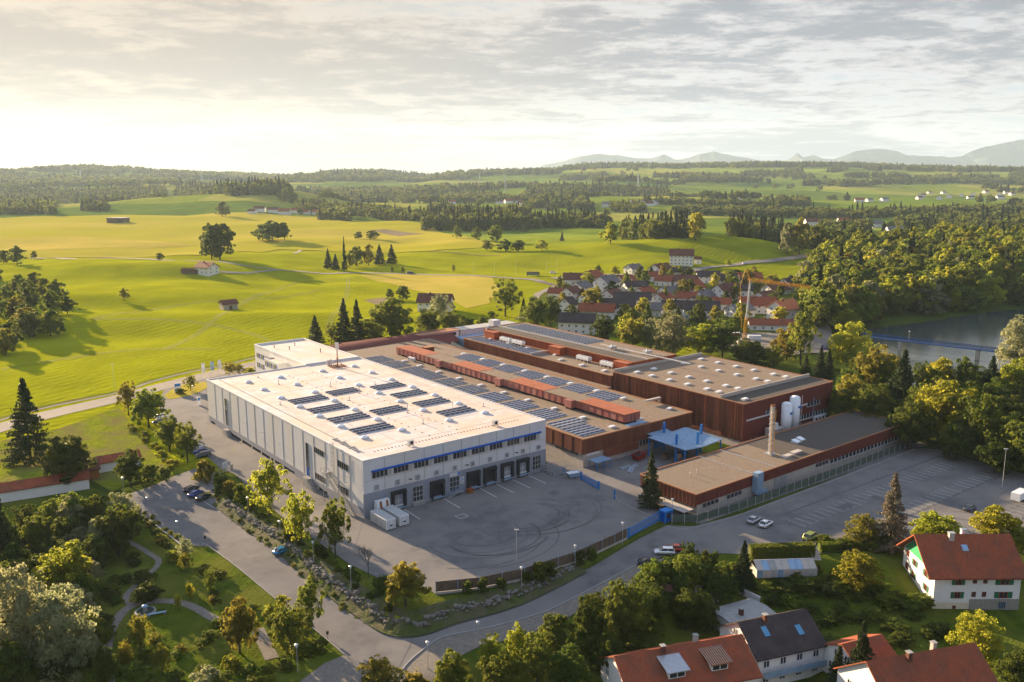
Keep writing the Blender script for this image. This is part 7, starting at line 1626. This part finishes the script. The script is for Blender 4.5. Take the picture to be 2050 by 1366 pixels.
def car(px, py, rz_, col, label, wagon=False, big=1.0, group=None):
    k = (col.name, wagon)
    if k not in cache: cache[k] = car_mesh(col, wagon)
    b, g, w, hl_, tl = cache[k]; p = P(px, py)
    e = empty('parked_car', (p[0], p[1], p[2]+.10), rz_, label, 'car', group); e.scale = (big, big, big)
    inst('body', b, e); inst('windows', g, e)
    for x in (-1.35, 1.35):
        for y in (-.82, .82): inst('wheel', w, e, (x, y, .32))
    for y in (-.6, .6): inst('headlight', hl_, e, (2.16, y, .62)); inst('tail_light', tl, e, (-2.17, y, .72))
    return e
PB = PHI
car(384, 984, PB+.5, C_bl, 'black car furthest from the viewer of the three by the rock wall', True)
car(392, 993, PB+.5, C_blue, 'dark blue car between two black ones by the rock wall')
car(408, 1000, PB+.5, C_bl, 'black car nearest the viewer of the three by the rock wall')
car(566, 1108, PB+.15, C_teal, 'bright blue car alone on the lower parking strip')
car(400, 908, PB+3.14, C_blue, 'blue car under the trees beside the warehouse drive')
car(407, 915, PB+3.14, C_gr, 'dark blue grey car nearest the gate beside the warehouse drive', True)
car(392, 900, PB+3.14, C_wh, 'light car mostly hidden by trees beside the warehouse drive')
car(322, 838, PB+3.3, C_wh, 'white car half hidden by trees near the road junction', True)
car(318, 848, PB+3.3, C_gr, 'dark car half hidden by trees near the road junction')
car(1509, 1046, PB+.15, C_si, 'silver car on the big car park beside the white one')
car(1533, 1054, PB+.15, C_wh, 'white car on the big car park, right of the silver one')
car(1624, 1080, PB+.1, C_ol, 'olive green van behind the clipped hedge', True, 1.1)
car(1296, 1131, PB+2.4, C_bl, 'black car parked by the garden trees across the road')
car(1330, 1110, PB+2.4, C_wh, 'white car between black and orange red cars across the road', True)
car(1350, 1104, PB+2.4, C_re, 'orange red car half hidden behind bushes across the road')
car(1941, 1022, PB+.1, C_gr, 'dark blue small car alone on the right of the big car park')
car(1806, 1066, PB+.1, C_wh, 'white car mostly hidden behind the silvery spruce')
car(822, 549, 0.1, C_gr, 'dark van driving on the field road', True, 1.4)
car(1107, 548, 0.1, C_wh, 'white car on the road beside the tall street lamps', True, 1.2)
car(1492, 529, .3, C_wh, 'white car on the main road right of the hill house', False, 1.2)
car(1655, 700, .6, C_blue, 'blue truck like vehicle at the end of the lake road', True, 1.6)
car(450, 952, PB+1.9, C_wh, 'white car just inside the white gate', False) if False else None
car(1147, 975, 0, C_wh, 'x') if False else None
# trailer at right edge
e = empty('box_trailer', tuple(P(2040, 1003)), PB, 'white box trailer at the right edge of the car park', 'trailer'); s = MB(); s.box(-2.6, 2.6, -1.1, 1.1, .7, 2.6, m_skin_white); s.build('body', e)
for x in (-.4, .5):
    for y in (-1, 1): w = MB(); w.tube((0, -.1, 0), (0, .1, 0), .38, mat=m_black, n=12); w.build('wheel', e, (x, y, .38))
s = MB(); s.bar((2.6, 0, .7), (4.2, 0, .6), .12, .12, m_metal); s.build('drawbar', e)
# ================================================================== containers in the yard
def container(v, u, label):
    e = empty('roll_container', W(v, u, .06), PHI, label, 'container', 'white roll containers')
    s = MB(); s.box(-1.25, 1.25, -3.6, 3.6, .2, 2.6, m_skin_white)
    for i in range(13): y = -3.45+i*.57; s.box(-1.38, -1.25, y, y+.16, .3, 2.5, m_blind); s.box(1.25, 1.38, y, y+.16, .3, 2.5, m_blind); s.box(-1.2, 1.2, y, y+.16, 2.6, 2.72, m_blind)
    s.build('body', e)
    s = MB(); s.box(-1.2, -.03, -3.7, -3.6, .25, 2.55, m_skin_white); s.box(.03, 1.2, -3.7, -3.6, .25, 2.55, m_skin_white); [s.bar((a, -3.75, .3), (a, -3.75, 2.5), .06, .06, m_metal) for a in (-.5, .5, -.9, .9)]; s.box(-.3, .3, -3.78, -3.7, 1.0, 1.3, m_black); s.build('doors', e)
    s = MB(); [s.box(a-.08, a+.08, -3.5, 3.5, 0, .2, m_metal) for a in (-.6, .6)]; s.build('skids', e)
container(1.5, -6.0, 'white ribbed container at the warehouse corner, left of two'); container(5.1, -5.9, 'white ribbed container at the warehouse corner, right of two')
e = empty('press_container', W(4.2, -1.35, .06), PHI, 'upright white container with rusty stripes against the warehouse wall', 'container')
s = MB(); s.mesh([(-1.9, -.9, 0), (1.9, -.9, 0), (1.9, .9, 0), (-1.9, .9, 0), (-1.7, -.2, 4.0), (1.7, -.2, 4.0), (1.8, .9, 4.0), (-1.8, .9, 4.0)], [(3, 2, 1, 0), (4, 5, 6, 7), (0, 1, 5, 4), (1, 2, 6, 5), (2, 3, 7, 6), (3, 0, 4, 7)], m_skin_white); s.build('body', e)
for a, b in ((-1.0, -.4), (.7, 1.3)): s = MB(); s.mesh([(a, -.75, 1.0), (b, -.75, 1.0), (b, -.24, 3.9), (a, -.24, 3.9)], [(0, 1, 2, 3)], m_rust); s.build('rust_stripe', e, (0, -.04, 0))
# roll cages beside the last door
random.seed(6)
rc = MB(); 
for z in (.2, 1.0, 1.8):
    for a, b in (((-.4, -.35), (.4, -.35)), ((.4, -.35), (.4, .35)), ((.4, .35), (-.4, .35)), ((-.4, .35), (-.4, -.35))): rc.bar((*a, z), (*b, z), .05, .05, m_metal)
for a in (-.4, -.13, .13, .4):
    for b in (-.35, .35): rc.bar((a, b, .1), (a, b, 1.85), .035, .035, m_metal)
rc.box(-.4, .4, -.35, .35, .15, .2, m_metal); rcm = rc.data('roll_cage')
for i in range(16):
    v = 54.6+(i % 4)*1.0+random.uniform(-.15, .15); u = -1.0-(i//4)*1.5+random.uniform(-.2, .2)
    o = inst('roll_cage', rcm, None, W(v, u, .06), PHI+random.uniform(-.2, .2)); tag(o, 'grey wire roll cage in the cluster beside the last dock', 'roll cage', 'roll cages beside the last dock')
s = MB(); s.tube((0, 0, 0), (0, 0, 1.1), .35, mat=m_blue2, n=12); s.tube((0, 0, 1.1), (0, 0, 1.16), .38, mat=m_blue2, n=12); tag(s.build('blue_barrel', None, W(58.5, -4.2, .06)), 'blue barrel right of the roll cages', 'barrel')
e = empty('tipping_skip', W(57.6, -9.2, .06), PHI-.2, 'pale grey open skip beside the blue sliding gate leaf', 'skip')
s = MB(); s.mesh([(-1.2, -1, .3), (1.2, -1, .3), (1.2, 1, .3), (-1.2, 1, .3), (-1.9, -1.1, 1.5), (1.9, -1.1, 1.5), (1.9, 1.1, 1.5), (-1.9, 1.1, 1.5)], [(3, 2, 1, 0), (0, 1, 5, 4), (1, 2, 6, 5), (2, 3, 7, 6), (3, 0, 4, 7)], m_steelb); s.box(-1.7, 1.7, -1, 1, 1.35, 1.4, m_skin_white); s.build('body', e); s = MB(); [s.box(a-.1, a+.1, -.9, .9, 0, .3, m_metal) for a in (-.8, .8)]; s.build('skids', e)
def blue_gate(name, label, va, ua, vb, ub, h=1.9):
    a = W(va, ua, .05); b = W(vb, ub, .05); L2 = math.hypot(b[0]-a[0], b[1]-a[1]); e = empty(name, a, math.atan2(b[1]-a[1], b[0]-a[0]), label, 'gate')
    s = MB(); s.box(0, L2, -.08, .08, .1, .35, m_blue2); s.box(0, L2, -.06, .06, h-.1, h, m_blue2); s.build('frame', e)
    s = MB(); n = int(L2/.3); [s.box(i*.3, i*.3+.07, -.03, .03, .35, h-.1, m_blue2) for i in range(n)]; s.build('bars', e)
    s = MB(); s.box(-.15, .15, -.2, .2, 0, h+.3, m_blue2); s.build('post', e); s = MB(); s.box(L2-.15, L2+.15, -.2, .2, 0, h+.3, m_blue2); s.build('post', e)
blue_gate('yard_gate', 'open blue sliding gate leaf standing inside the yard', 58.2, -11.8, 56.7, -20.0)
a = UV(*P(1258, 1078)[:2]); b = UV(*P(1320, 1042)[:2]); blue_gate('entrance_gate', 'long blue sliding entrance gate at the road', a[0], a[1], b[0], b[1], 2.2)
s = MB(); s.box(-.15, .15, -.15, .15, 0, 2.4, m_blue2); tag(s.build('gate_post', None, W(55.2, -27.3, .05), PHI), 'single blue gate post on the yard', 'post')
e = empty('gate_booth', tuple(P(1333, 1044)), PHI, 'small blue gatehouse booth at the end of the entrance gate', 'booth')
s = MB(); s.box(-1.3, 1.3, -1, 1, 2.6, 2.95, m_blue2); s.build('roof', e); s = MB(); [s.box(a-.12, a+.12, b-.12, b+.12, 0, 2.6, m_blue2) for a in (-1.05, 1.05) for b in (-.8, .8)]; s.box(-.9, .9, -.6, .8, 0, 2.3, m_blue); s.build('frame', e); s = MB(); s.box(-.7, .7, -.68, -.61, 1.1, 2.1, m_glass); s.build('window', e)
# bike shelter, skips, pallets under canopy
e = empty('bicycle_shelter', W(68.3, -8.4, .05), PHI, 'blue framed glass shelter at the corner of the low factory hall', 'shelter')
s = MB(); [s.bar((a, b, 0), (a, b, 2.5), .12, .12, m_blue2) for a in (-2.6, 0, 2.6) for b in (-1.6, 1.6)]; s.bar((-2.6, -1.6, 2.5), (2.6, -1.6, 2.5), .15, .15, m_blue2); s.bar((-2.6, 1.6, 2.5), (2.6, 1.6, 2.5), .15, .15, m_blue2); s.bar((-2.6, -1.6, 2.5), (-2.6, 1.6, 2.5), .15, .15, m_blue2); s.bar((2.6, -1.6, 2.5), (2.6, 1.6, 2.5), .15, .15, m_blue2); s.bar((-2.6, -1.6, .9), (2.6, -1.6, .9), .08, .08, m_blue2); s.build('frame', e)
s = MB(); s.box(-2.8, 2.8, -1.8, 1.8, 2.58, 2.68, m_steelb); s.build('roof', e)
def skip(v, u, mat, lb, rz_=0, k=1.):
    e = empty('waste_skip', W(v, u, .06), PHI+rz_, lb, 'skip', 'waste skips in the yard'); s = MB(); s.mesh([(-1.6*k, -1, .15), (1.6*k, -1, .15), (1.6*k, 1, .15), (-1.6*k, 1, .15), (-2.4*k, -1.1, 1.6), (2.4*k, -1.1, 1.6), (2.4*k, 1.1, 1.6), (-2.4*k, 1.1, 1.6)], [(3, 2, 1, 0), (0, 1, 5, 4), (1, 2, 6, 5), (2, 3, 7, 6), (3, 0, 4, 7)], mat); s.box(-2.2*k, 2.2*k, -1, 1, 1.2, 1.25, m_black); s.build('body', e); s = MB(); s.bar((-2.45*k, -1.12, 1.6), (2.45*k, -1.12, 1.6), .12, .12, mat); s.bar((-2.45*k, 1.12, 1.6), (2.45*k, 1.12, 1.6), .12, .12, mat); s.build('rim', e)
skip(82.5, -9.5, m_bin, 'red skip against the low hall left of the canopy', .2); skip(84.5, -24, m_bin, 'red skip at the left front of the blue canopy', .1); skip(90, -25.5, m_rust, 'rusty brown skip at the front of the blue canopy', .0, 1.3); skip(99, -24, m_black, 'black skip right of the blue canopy', .1, 1.2); skip(104, -22, m_black, 'second black skip, further right beyond the canopy', .1)
random.seed(14)
for v, u, mt, lb in ((85.5, -26.5, m_skin_white, 'white bagged bale stacked before the red skip, left'), (86.8, -27.2, m_skin_white, 'white bagged bale stacked before the red skip, right'), (88.5, -14, m_wood, 'wooden crate under the blue canopy, left'), (92, -16, m_conc, 'pale box pallet under the blue canopy, middle'), (96, -14.5, m_blue2, 'blue container box under the canopy, right')):
    s = MB(); s.box(-.7, .7, -.6, .6, .15, 1.5, mt); [s.box(-.7, .7, a-.06, a+.06, 0, .15, m_wood) for a in (-.5, 0, .5)]; s.box(-.72, .72, -.62, .62, 1.42, 1.5, mt); tag(s.build('stored_box', None, W(v, u, .06), PHI+random.uniform(-.2, .2)), lb, 'box')
for i, (v, u) in enumerate(((74, -12.5), (76.2, -13.6), (73.5, -15.2))): s = MB(); [s.box(-2+k*.1, 2+k*.1, -.5+k*.35, -.25+k*.35, .05+.1*(k % 3), .18+.1*(k % 3), m_steelb if k % 2 else m_metal) for k in range(4)]; tag(s.build('sheet_stack', None, W(v, u, .06), PHI+.3*i), ['stack of light metal profiles nearest the bicycle shelter', 'stack of light metal profiles in the middle of the three', 'stack of light metal profiles closest to the viewer'][i], 'metal stack', 'metal stacks on the yard')
s = MB(); s.box(-.8, .8, -.5, .5, 0, 1.1, m_rust); s.box(-.7, .7, -.45, .45, 1.1, 1.2, m_orange); tag(s.build('grit_bin', None, W(29.3, -1.6, .06), PHI), 'small orange topped bin beside the entrance steps', 'bin')
# ================================================================== fences
def fence(name, label, pts, h, step, panel, postm, basem=None, top=None):
    ln = PX(pts) if not isinstance(pts[0], list) else [tuple(W(*q)[:2]) for q in pts]
    seg = []; 
    for i in range(len(ln)-1):
        a, b = ln[i], ln[i+1]; d = math.hypot(b[0]-a[0], b[1]-a[1]); n = max(1, round(d/step))
        for k in range(n): seg.append((a[0]+(b[0]-a[0])*k/n, a[1]+(b[1]-a[1])*k/n))
    seg.append(ln[-1]); o0 = (seg[0][0], seg[0][1], float(T(*seg[0])))
    e = empty(name, o0, 0, label, 'fence'); s = MB(); p = MB(); bs = MB()
    for i, q in enumerate(seg):
        z = float(T(*q)); x, y = q[0]-o0[0], q[1]-o0[1]; z -= o0[2]
        pm = MB(); pm.box(-.07, .07, -.07, .07, -.3, h+.15, postm); 
        if i < 60: pm.build('post', e, (x, y, z))
        if i+1 < len(seg):
            r_ = seg[i+1]; z1 = float(T(*r_))-o0[2]; a = Vector((x, y, z+h/2+.25)); b = Vector((r_[0]-o0[0], r_[1]-o0[1], z1+h/2+.25))
            s.bar(a, b, .05, h-.5, panel)
            if basem: bs.bar(a-Vector((0, 0, h/2+.15)), b-Vector((0, 0, h/2+.15)), .2, .7, basem)
    s.build('panel', e)
    if basem: bs.build('base_wall', e)
fence('wooden_fence', 'long curved fence of dark weathered boards on a pale concrete base around the yard', [(873, 1190), (960, 1181), (1050, 1162), (1150, 1129), (1205, 1104), (1255, 1080)], 2.6, 4.2, m_wood, m_steelb, m_conc)
fence('mesh_fence', 'long green mesh fence between low hall and big car park', [(1345, 1050), (1395, 1049), (1479, 1024), (1660, 958), (1832, 890)], 2.2, 3.4, m_mesh, m_metal)
fence('mesh_fence', 'short mesh fence curving around the solitary spruce', [(1232, 1000), (1250, 1012), (1290, 1030), (1325, 1040)], 1.3, 3., m_mesh, m_frame) if False else None
# white gate by the drive
e = empty('white_gate', tuple(P(452, 945)), PHI+.2, 'small grey white gate with notice board by the warehouse drive', 'gate')
s = MB(); s.bar((-2.6, 0, 1.3), (1.6, 0, 1.3), .08, .08, m_metal); s.bar((-2.6, 0, .2), (1.6, 0, .2), .08, .08, m_metal); [s.bar((-2.6+i*.3, 0, .2), (-2.6+i*.3, 0, 1.3), .03, .03, m_metal) for i in range(15)]; s.build('bars', e); s = MB(); s.box(1.6, 2.1, -.25, .25, 0, 1.8, m_conc); s.build('post', e)
s = MB(); s.box(-1.0, .6, -.3, -.25, 1.2, 3.0, m_skin_white); [s.box(a-.05, a+.05, -.25, -.15, 0, 3, m_metal) for a in (-.9, .5)]; [s.box(-.8, .4-.3*(k % 2), -.32, -.301, 1.5+k*.3, 1.62+k*.3, m_plinth) for k in range(4)]; s.build('notice_board', e)
# rock wall: every boulder a thing
random.seed(20)
def boulder(seed):
    rs = np.random.RandomState(seed); bm = bmesh.new(); bmesh.ops.create_icosphere(bm, subdivisions=2, radius=.5)
    for v in bm.verts:
        n = v.co.normalized(); k = 1+.30*(vnoise(np.array(n.x*2.4+seed*7), np.array(n.y*2.4+n.z*1.9))-.5)*2+.22*(vnoise(np.array(n.x*5+n.z*3+seed), np.array(n.y*5-n.z*2))-.5)*2; v.co = Vector((n.x*.62*k, n.y*.5*k, n.z*.42*k))
    me = bpy.data.meshes.new('boulder'); bm.to_mesh(me); bm.free(); me.materials.append(m_rock); return me
bms = [boulder(i) for i in range(5)]
bl = smooth_line([tuple(p) for p in ROCK[1:9]], 30); tot = [0]
for i in range(1, len(bl)): tot.append(tot[-1]+math.hypot(bl[i][0]-bl[i-1][0], bl[i][1]-bl[i-1][1]))
nb = 0; s_ = 2.
while s_ < tot[-1]-1 and nb < 296:
    i = np.searchsorted(tot, s_); i = min(i, len(bl)-1); a = bl[i-1]; b = bl[i]; dx, dy = b[0]-a[0], b[1]-a[1]; l = math.hypot(dx, dy) or 1; nx, ny = dy/l, -dx/l
    for off in random.choice(((.6, 1.3), (.9,), (.7, 1.4), (1.0,))):
        x = b[0]+nx*(off+random.uniform(-.3, .3)); y = b[1]+ny*(off+random.uniform(-.3, .3)); sc_ = random.choice((.5, .65, .8, .95))*random.uniform(.85, 1.15)
        o = inst('boulder', random.choice(bms), None, (x, y, float(T(x, y))+.32+.08*sc_), random.uniform(0, 6.3), (sc_*1.15, sc_, sc_*random.uniform(.9, 1.2))); tag(o, 'pale grey boulder of the rock wall along the lower road', 'boulder', 'boulders of the rock wall'); nb += 1
    s_ += random.uniform(.6, .85)
# ================================================================== street lamps
def lamp_mesh(h, kind):
    s = MB(); s.tube((0, 0, 0), (0, 0, h), .07, .045, m_metal, 8); s.tube((0, 0, 0), (0, 0, .6), .10, .09, m_metal, 8); pole = s.data('pole')
    s = MB()
    if kind == 'lantern': s.tube((0, 0, h), (0, 0, h+.5), .16, .30, m_skin_white, 10); s.tube((0, 0, h+.5), (0, 0, h+.62), .34, .12, m_metal, 10)
    else: s.box(-.5, .5, -.16, .16, h, h+.14, m_metal); s.box(-.45, .45, -.13, .13, h-.03, h, m_skin_white)
    return pole, s.data('lamp_head')
lm = lamp_mesh(4.6, 'lantern'); lt = lamp_mesh(10.5, 'flat'); l9 = lamp_mesh(9, 'flat')
def lamp(px, py, m_, label, group=None, rz_=0):
    e = empty('street_lamp', tuple(P(px, py)), rz_, label, 'street lamp', group); inst('pole', m_[0], e); inst('lamp_head', m_[1], e)
for px, py, lb in ((249, 994, 'lantern lamp at the far corner of the lower parking strip'), (298, 1036, 'lantern lamp on the kerb of the parking strip, second from the far corner'), (358, 1086, 'lantern lamp on the kerb of the parking strip, third from the far corner'),
                   (498, 1036, 'lantern lamp by the rock wall nearest the parked black cars'), (562, 1086, 'lantern lamp by the rock wall just behind the bright blue car'), (628, 1130, 'lantern lamp by the rock wall right of the bright blue car'), (703, 1182, 'lantern lamp by the rock wall nearest the road corner'),
                   (1044, 1184, 'lantern lamp before the wooden fence, left of three'), (1151, 1138, 'lantern lamp before the wooden fence, middle of three'), (1246, 1090, 'lantern lamp before the wooden fence, beside the blue gate'),
                   (957, 1298, 'lantern lamp on the paved strip, right of two'), (857, 1340, 'lantern lamp on the paved strip, left of two'), (596, 1346, 'lantern lamp on the grass left of the road bend'), (1345, 1040, 'slim lamp beside the solitary spruce')):
    lamp(px, py, lm, lb, 'lantern lamps along the roads')
lamp(1034, 1160, lt, 'tall thin floodlight pole inside the wooden yard fence'); lamp(2006, 976, lt, 'tall light pole at the right of the big car park'); lamp(229, 776, l9, 'tall road lamp beside the country road at left'); lamp(388, 800, lm, 'short lamp at the warehouse entrance island')
for px, py, lb in ((948, 553, 'road lamp at the field road junction, leftmost'), (990, 553, 'road lamp at the field road junction, second'), (1033, 551, 'road lamp near the bus stop, left'), (1094, 551, 'road lamp near the bus stop, middle'), (1115, 549, 'red topped road lamp right of the bus stop')): lamp(px, py, lt, lb, 'road lamps by the village')
for px, py, lb in ((411, 1086, 'small black dog waste bin on a post at the kerb'), (656, 1280, 'small black bin on a post by the road bend')):
    s = MB(); s.tube((0, 0, 0), (0, 0, 1.2), .04, mat=m_black, n=6); s.box(-.2, .2, -.15, .15, 1.0, 1.6, m_black); tag(s.build('post_bin', None, tuple(P(px, py))), lb, 'bin')
s = MB(); s.box(-.08, .08, -.08, .08, 0, 1.3, m_skin_white); s.box(-.1, .1, -.1, .1, 1.0, 1.15, m_bin); tag(s.build('marker_post', None, tuple(P(1019, 1200))), 'short white marker post at the end of the boulders', 'post')
s = MB(); s.box(-2.0, 2.0, -1.4, 1.4, 2.4, 2.6, m_roof5); [s.box(a-.1, a+.1, b-.1, b+.1, 0, 2.4, m_wood) for a in (-1.8, 1.8) for b in (-1.2, 1.2)]; s.box(-1.8, 1.8, 1.2, 1.3, .3, 2.4, m_steelb); o = s.build('bus_shelter', None, tuple(P(1067, 553))); o.scale = (2.6, 1.6, 1.3); tag(o, 'small roofed bus shelter at the village entrance', 'bus shelter')
# flags
for px, py, mt, lb in ((405, 762, m_skin_white, 'white and pink flag at the warehouse entrance, left of three'), (423, 758, m_steelb, 'light blue flag at the warehouse entrance, middle of three'), (438, 755, m_white, 'plain white flag at the warehouse entrance, right of three')):
    e = empty('flag', tuple(P(px, py)), PHI, lb, 'flag', 'flags at the warehouse entrance'); s = MB(); s.tube((0, 0, 0), (0, 0, 7), .06, .04, m_frame, 6); s.build('pole', e)
    s = MB(); vs = []
    for j in range(9): 
        for i in range(5): vs.append((.06+i*.32, .12*math.sin(j*.9+i*.8), 3.2+j*.46))
    s.mesh(vs, [(j*5+i, j*5+i+1, (j+1)*5+i+1, (j+1)*5+i) for j in range(8) for i in range(4)], mt); s.build('banner', e)
s = MB(); s.box(-1.2, 1.2, -.15, .15, 0, 3.6, m_skin_white); s.box(-1.0, 1.0, -.17, -.151, 2.4, 3.3, m_blue2); tag(s.build('entrance_sign', None, tuple(P(356, 786)), PHI), 'white sign pillar with blue field on the grass island', 'sign')
s = MB(); s.box(-.5, .5, -.12, .12, 0, 3.2, m_skin_white); s.box(-.35, .35, -.14, -.121, 1.8, 2.8, m_blue2); tag(s.build('direction_sign', None, tuple(P(399, 812)), PHI), 'slim white direction pillar on the drive beside the warehouse', 'sign')
s = MB(); s.box(-7, 7, -.15, .15, 4, 9, m_blue2); [s.box(a-.2, a+.2, -.2, .2, -1, 4, m_metal) for a in (-5, 5)]; tag(s.build('road_sign', None, tuple(P(1788, 501)), .1), 'large blue direction sign beside the main road', 'road sign')
# manhole covers
for px, py, lb in ((1255, 1108, 'manhole cover on the road left of the parked cars, upper'), (728, 1086, 'manhole cover on the drive by the bare tree'), (1136, 966, 'manhole cover on the yard near the blue gate'), (1177, 1132, 'manhole cover on the road')):
    pass
# ================================================================== crane, bridge, pylons
e = empty('tower_crane', tuple(P(1489, 690)), R(0), 'yellow construction crane with horizontal jib over the village', 'crane')
def truss(s, p0, p1, wd, mat, n, r=.10):
    p0 = Vector(p0); p1 = Vector(p1); d = (p1-p0).normalized(); a = d.orthogonal().normalized()*wd/2; b = d.cross(a).normalized()*wd/2
    cs = [a+b, a-b, -a-b, -a+b]
    for c in cs: s.bar(p0+c, p1+c, r, r, mat)
    for i in range(n):
        q0 = p0.lerp(p1, i/n); q1 = p0.lerp(p1, (i+1)/n)
        for k in range(4): s.bar(q0+cs[k], q1+cs[(k+1) % 4], r*.7, r*.7, mat)
s = MB(); truss(s, (0, 0, 0), (.6, 0, 13), 1.1, m_yel, 9, .12); truss(s, (.6, 0, 12), (1.6, 0, 31), .6, m_frame, 12, .10); s.build('mast', e)
s = MB(); truss(s, (0, 0, 31), (28, -6, 28), 1.1, m_yel, 22, .16); s.bar((1.6, 0, 31), (-1, 0, 36), .3, .3, m_yel); s.bar((-1, 0, 36), (13, -3, 30), .12, .12, m_yel); s.bar((-1, 0, 36), (-3, 0, 28), .14, .14, m_yel); s.bar((-3, 0, 28), (-1.5, 0, 8), .14, .14, m_yel); s.build('jib', e)
s = MB(); s.box(-2.5, 2.5, -2, 2, 0, .6, m_yel); s.box(-3, -1, -1.2, 1.2, .6, 2.6, m_conc); s.build('counterweight', e)
for px, py, mt, lb in ((1468, 676, m_bin, 'red site container left of the crane foot'), (1510, 682, m_skin_white, 'white site container right of the crane foot')): s = MB(); s.box(-3, 3, -1.2, 1.2, 0, 2.5, mt); [s.box(-3+i*.5, -2.9+i*.5, -1.26, -1.2, .2, 2.4, mt) for i in range(12)]; s.box(-3.05, 3.05, -1.25, 1.25, 2.5, 2.6, m_frame); tag(s.build('site_container', None, tuple(P(px, py)), R(-8)), lb, 'container')
m_bridge = M('bridge_blue', (.02, .075, .22), (.02, .06, .18), 2, .6)
a = G0(1728, 672, 1.5); b = G0(2014, 705, 1.5)
e = empty('footbridge', (a[0], a[1], 1.0), math.atan2(b[1]-a[1], b[0]-a[0]), 'long blue footbridge across the lake', 'bridge'); L2 = math.hypot(b[0]-a[0], b[1]-a[1])
s = MB(); s.box(0, L2, -1.4, 1.4, 0, .35, m_bridge); s.build('deck', e)
for y in (-1.4, 1.4):
    s = MB(); s.bar((0, y, 1.7), (L2, y, 1.7), .22, .25, m_bridge); s.bar((0, y, .95), (L2, y, .95), .1, .1, m_bridge); n = int(L2/2.5)
    for i in range(n+1): s.bar((L2*i/n, y, .3), (L2*i/n, y, 1.7), .12, .12, m_bridge)
    for i in range(n): s.bar((L2*i/n, y, .3), (L2*(i+1)/n, y, 1.7), .08, .08, m_bridge)
    s.build('railing', e)
for t, w_ in ((.28, 1.2), (.82, 1.6)): s = MB(); s.box(L2*t-w_/2, L2*t+w_/2, -1.1, 1.1, -7, 0, m_conc); s.build('pier', e)
s = MB(); s.tube((L2*.34, 0, .3), (L2*.34, 0, 5), .1, mat=m_conc, n=6); s.dome(L2*.34, 0, 5, .35, .35, .3, m_skin_white); s.build('bridge_lamp', e)
def pylon(px, py, h, lb):
    e = tuple(P(px, py)); s = MB(); 
    for a in (-1, 1):
        for b in (-1, 1): s.bar((a*4, b*4, 0), (a*.5, b*.5, h), .8, .8, m_metal)
    for k in range(7):
        t = k/7; r_ = 4-3.5*t; r2 = 4-3.5*(t+1/7)
        for a, b in (((-1, -1), (1, -1)), ((1, -1), (1, 1)), ((1, 1), (-1, 1)), ((-1, 1), (-1, -1))): s.bar((a[0]*r_, a[1]*r_, h*t), (b[0]*r2, b[1]*r2, h*(t+1/7)), .5, .5, m_metal)
    for z, l in ((h*.7, 9), (h*.84, 7), (h*.96, 5)): s.bar((-l, 0, z), (l, 0, z), .6, .6, m_metal)
    tag(s.build('power_pylon', None, e), lb, 'pylon', 'power pylons')
for px, py, h, lb in ((162, 362, 50, 'faint lattice pylon on the left hills'), (404, 362, 55, 'faint lattice pylon left of centre'), (1012, 385, 55, 'lattice pylon before the wooded hills, centre'), (1277, 380, 55, 'lattice pylon on the dark forest ridge'), (960, 372, 50, 'lattice pylon above the central farms')): pylon(px, py, h, lb)
print('boulders', nb)
# ------------------------------------------------------------------ haze
hm = bpy.data.materials.new('haze_air'); hm.use_nodes = True
n_ = hm.node_tree.nodes; l_ = hm.node_tree.links; n_.clear()
pv = n_.new('ShaderNodeVolumePrincipled'); pv.inputs['Color'].default_value = (.62, .80, 1, 1); pv.inputs['Density'].default_value = 3.8e-5; pv.inputs['Anisotropy'].default_value = .2
ho = n_.new('ShaderNodeOutputMaterial'); l_.new(pv.outputs[0], ho.inputs['Volume'])
hb = MB(); hb.box(-11400, 11400, -300, 16200, -14, 820, hm); tag(hb.build('haze'), kind='stuff')
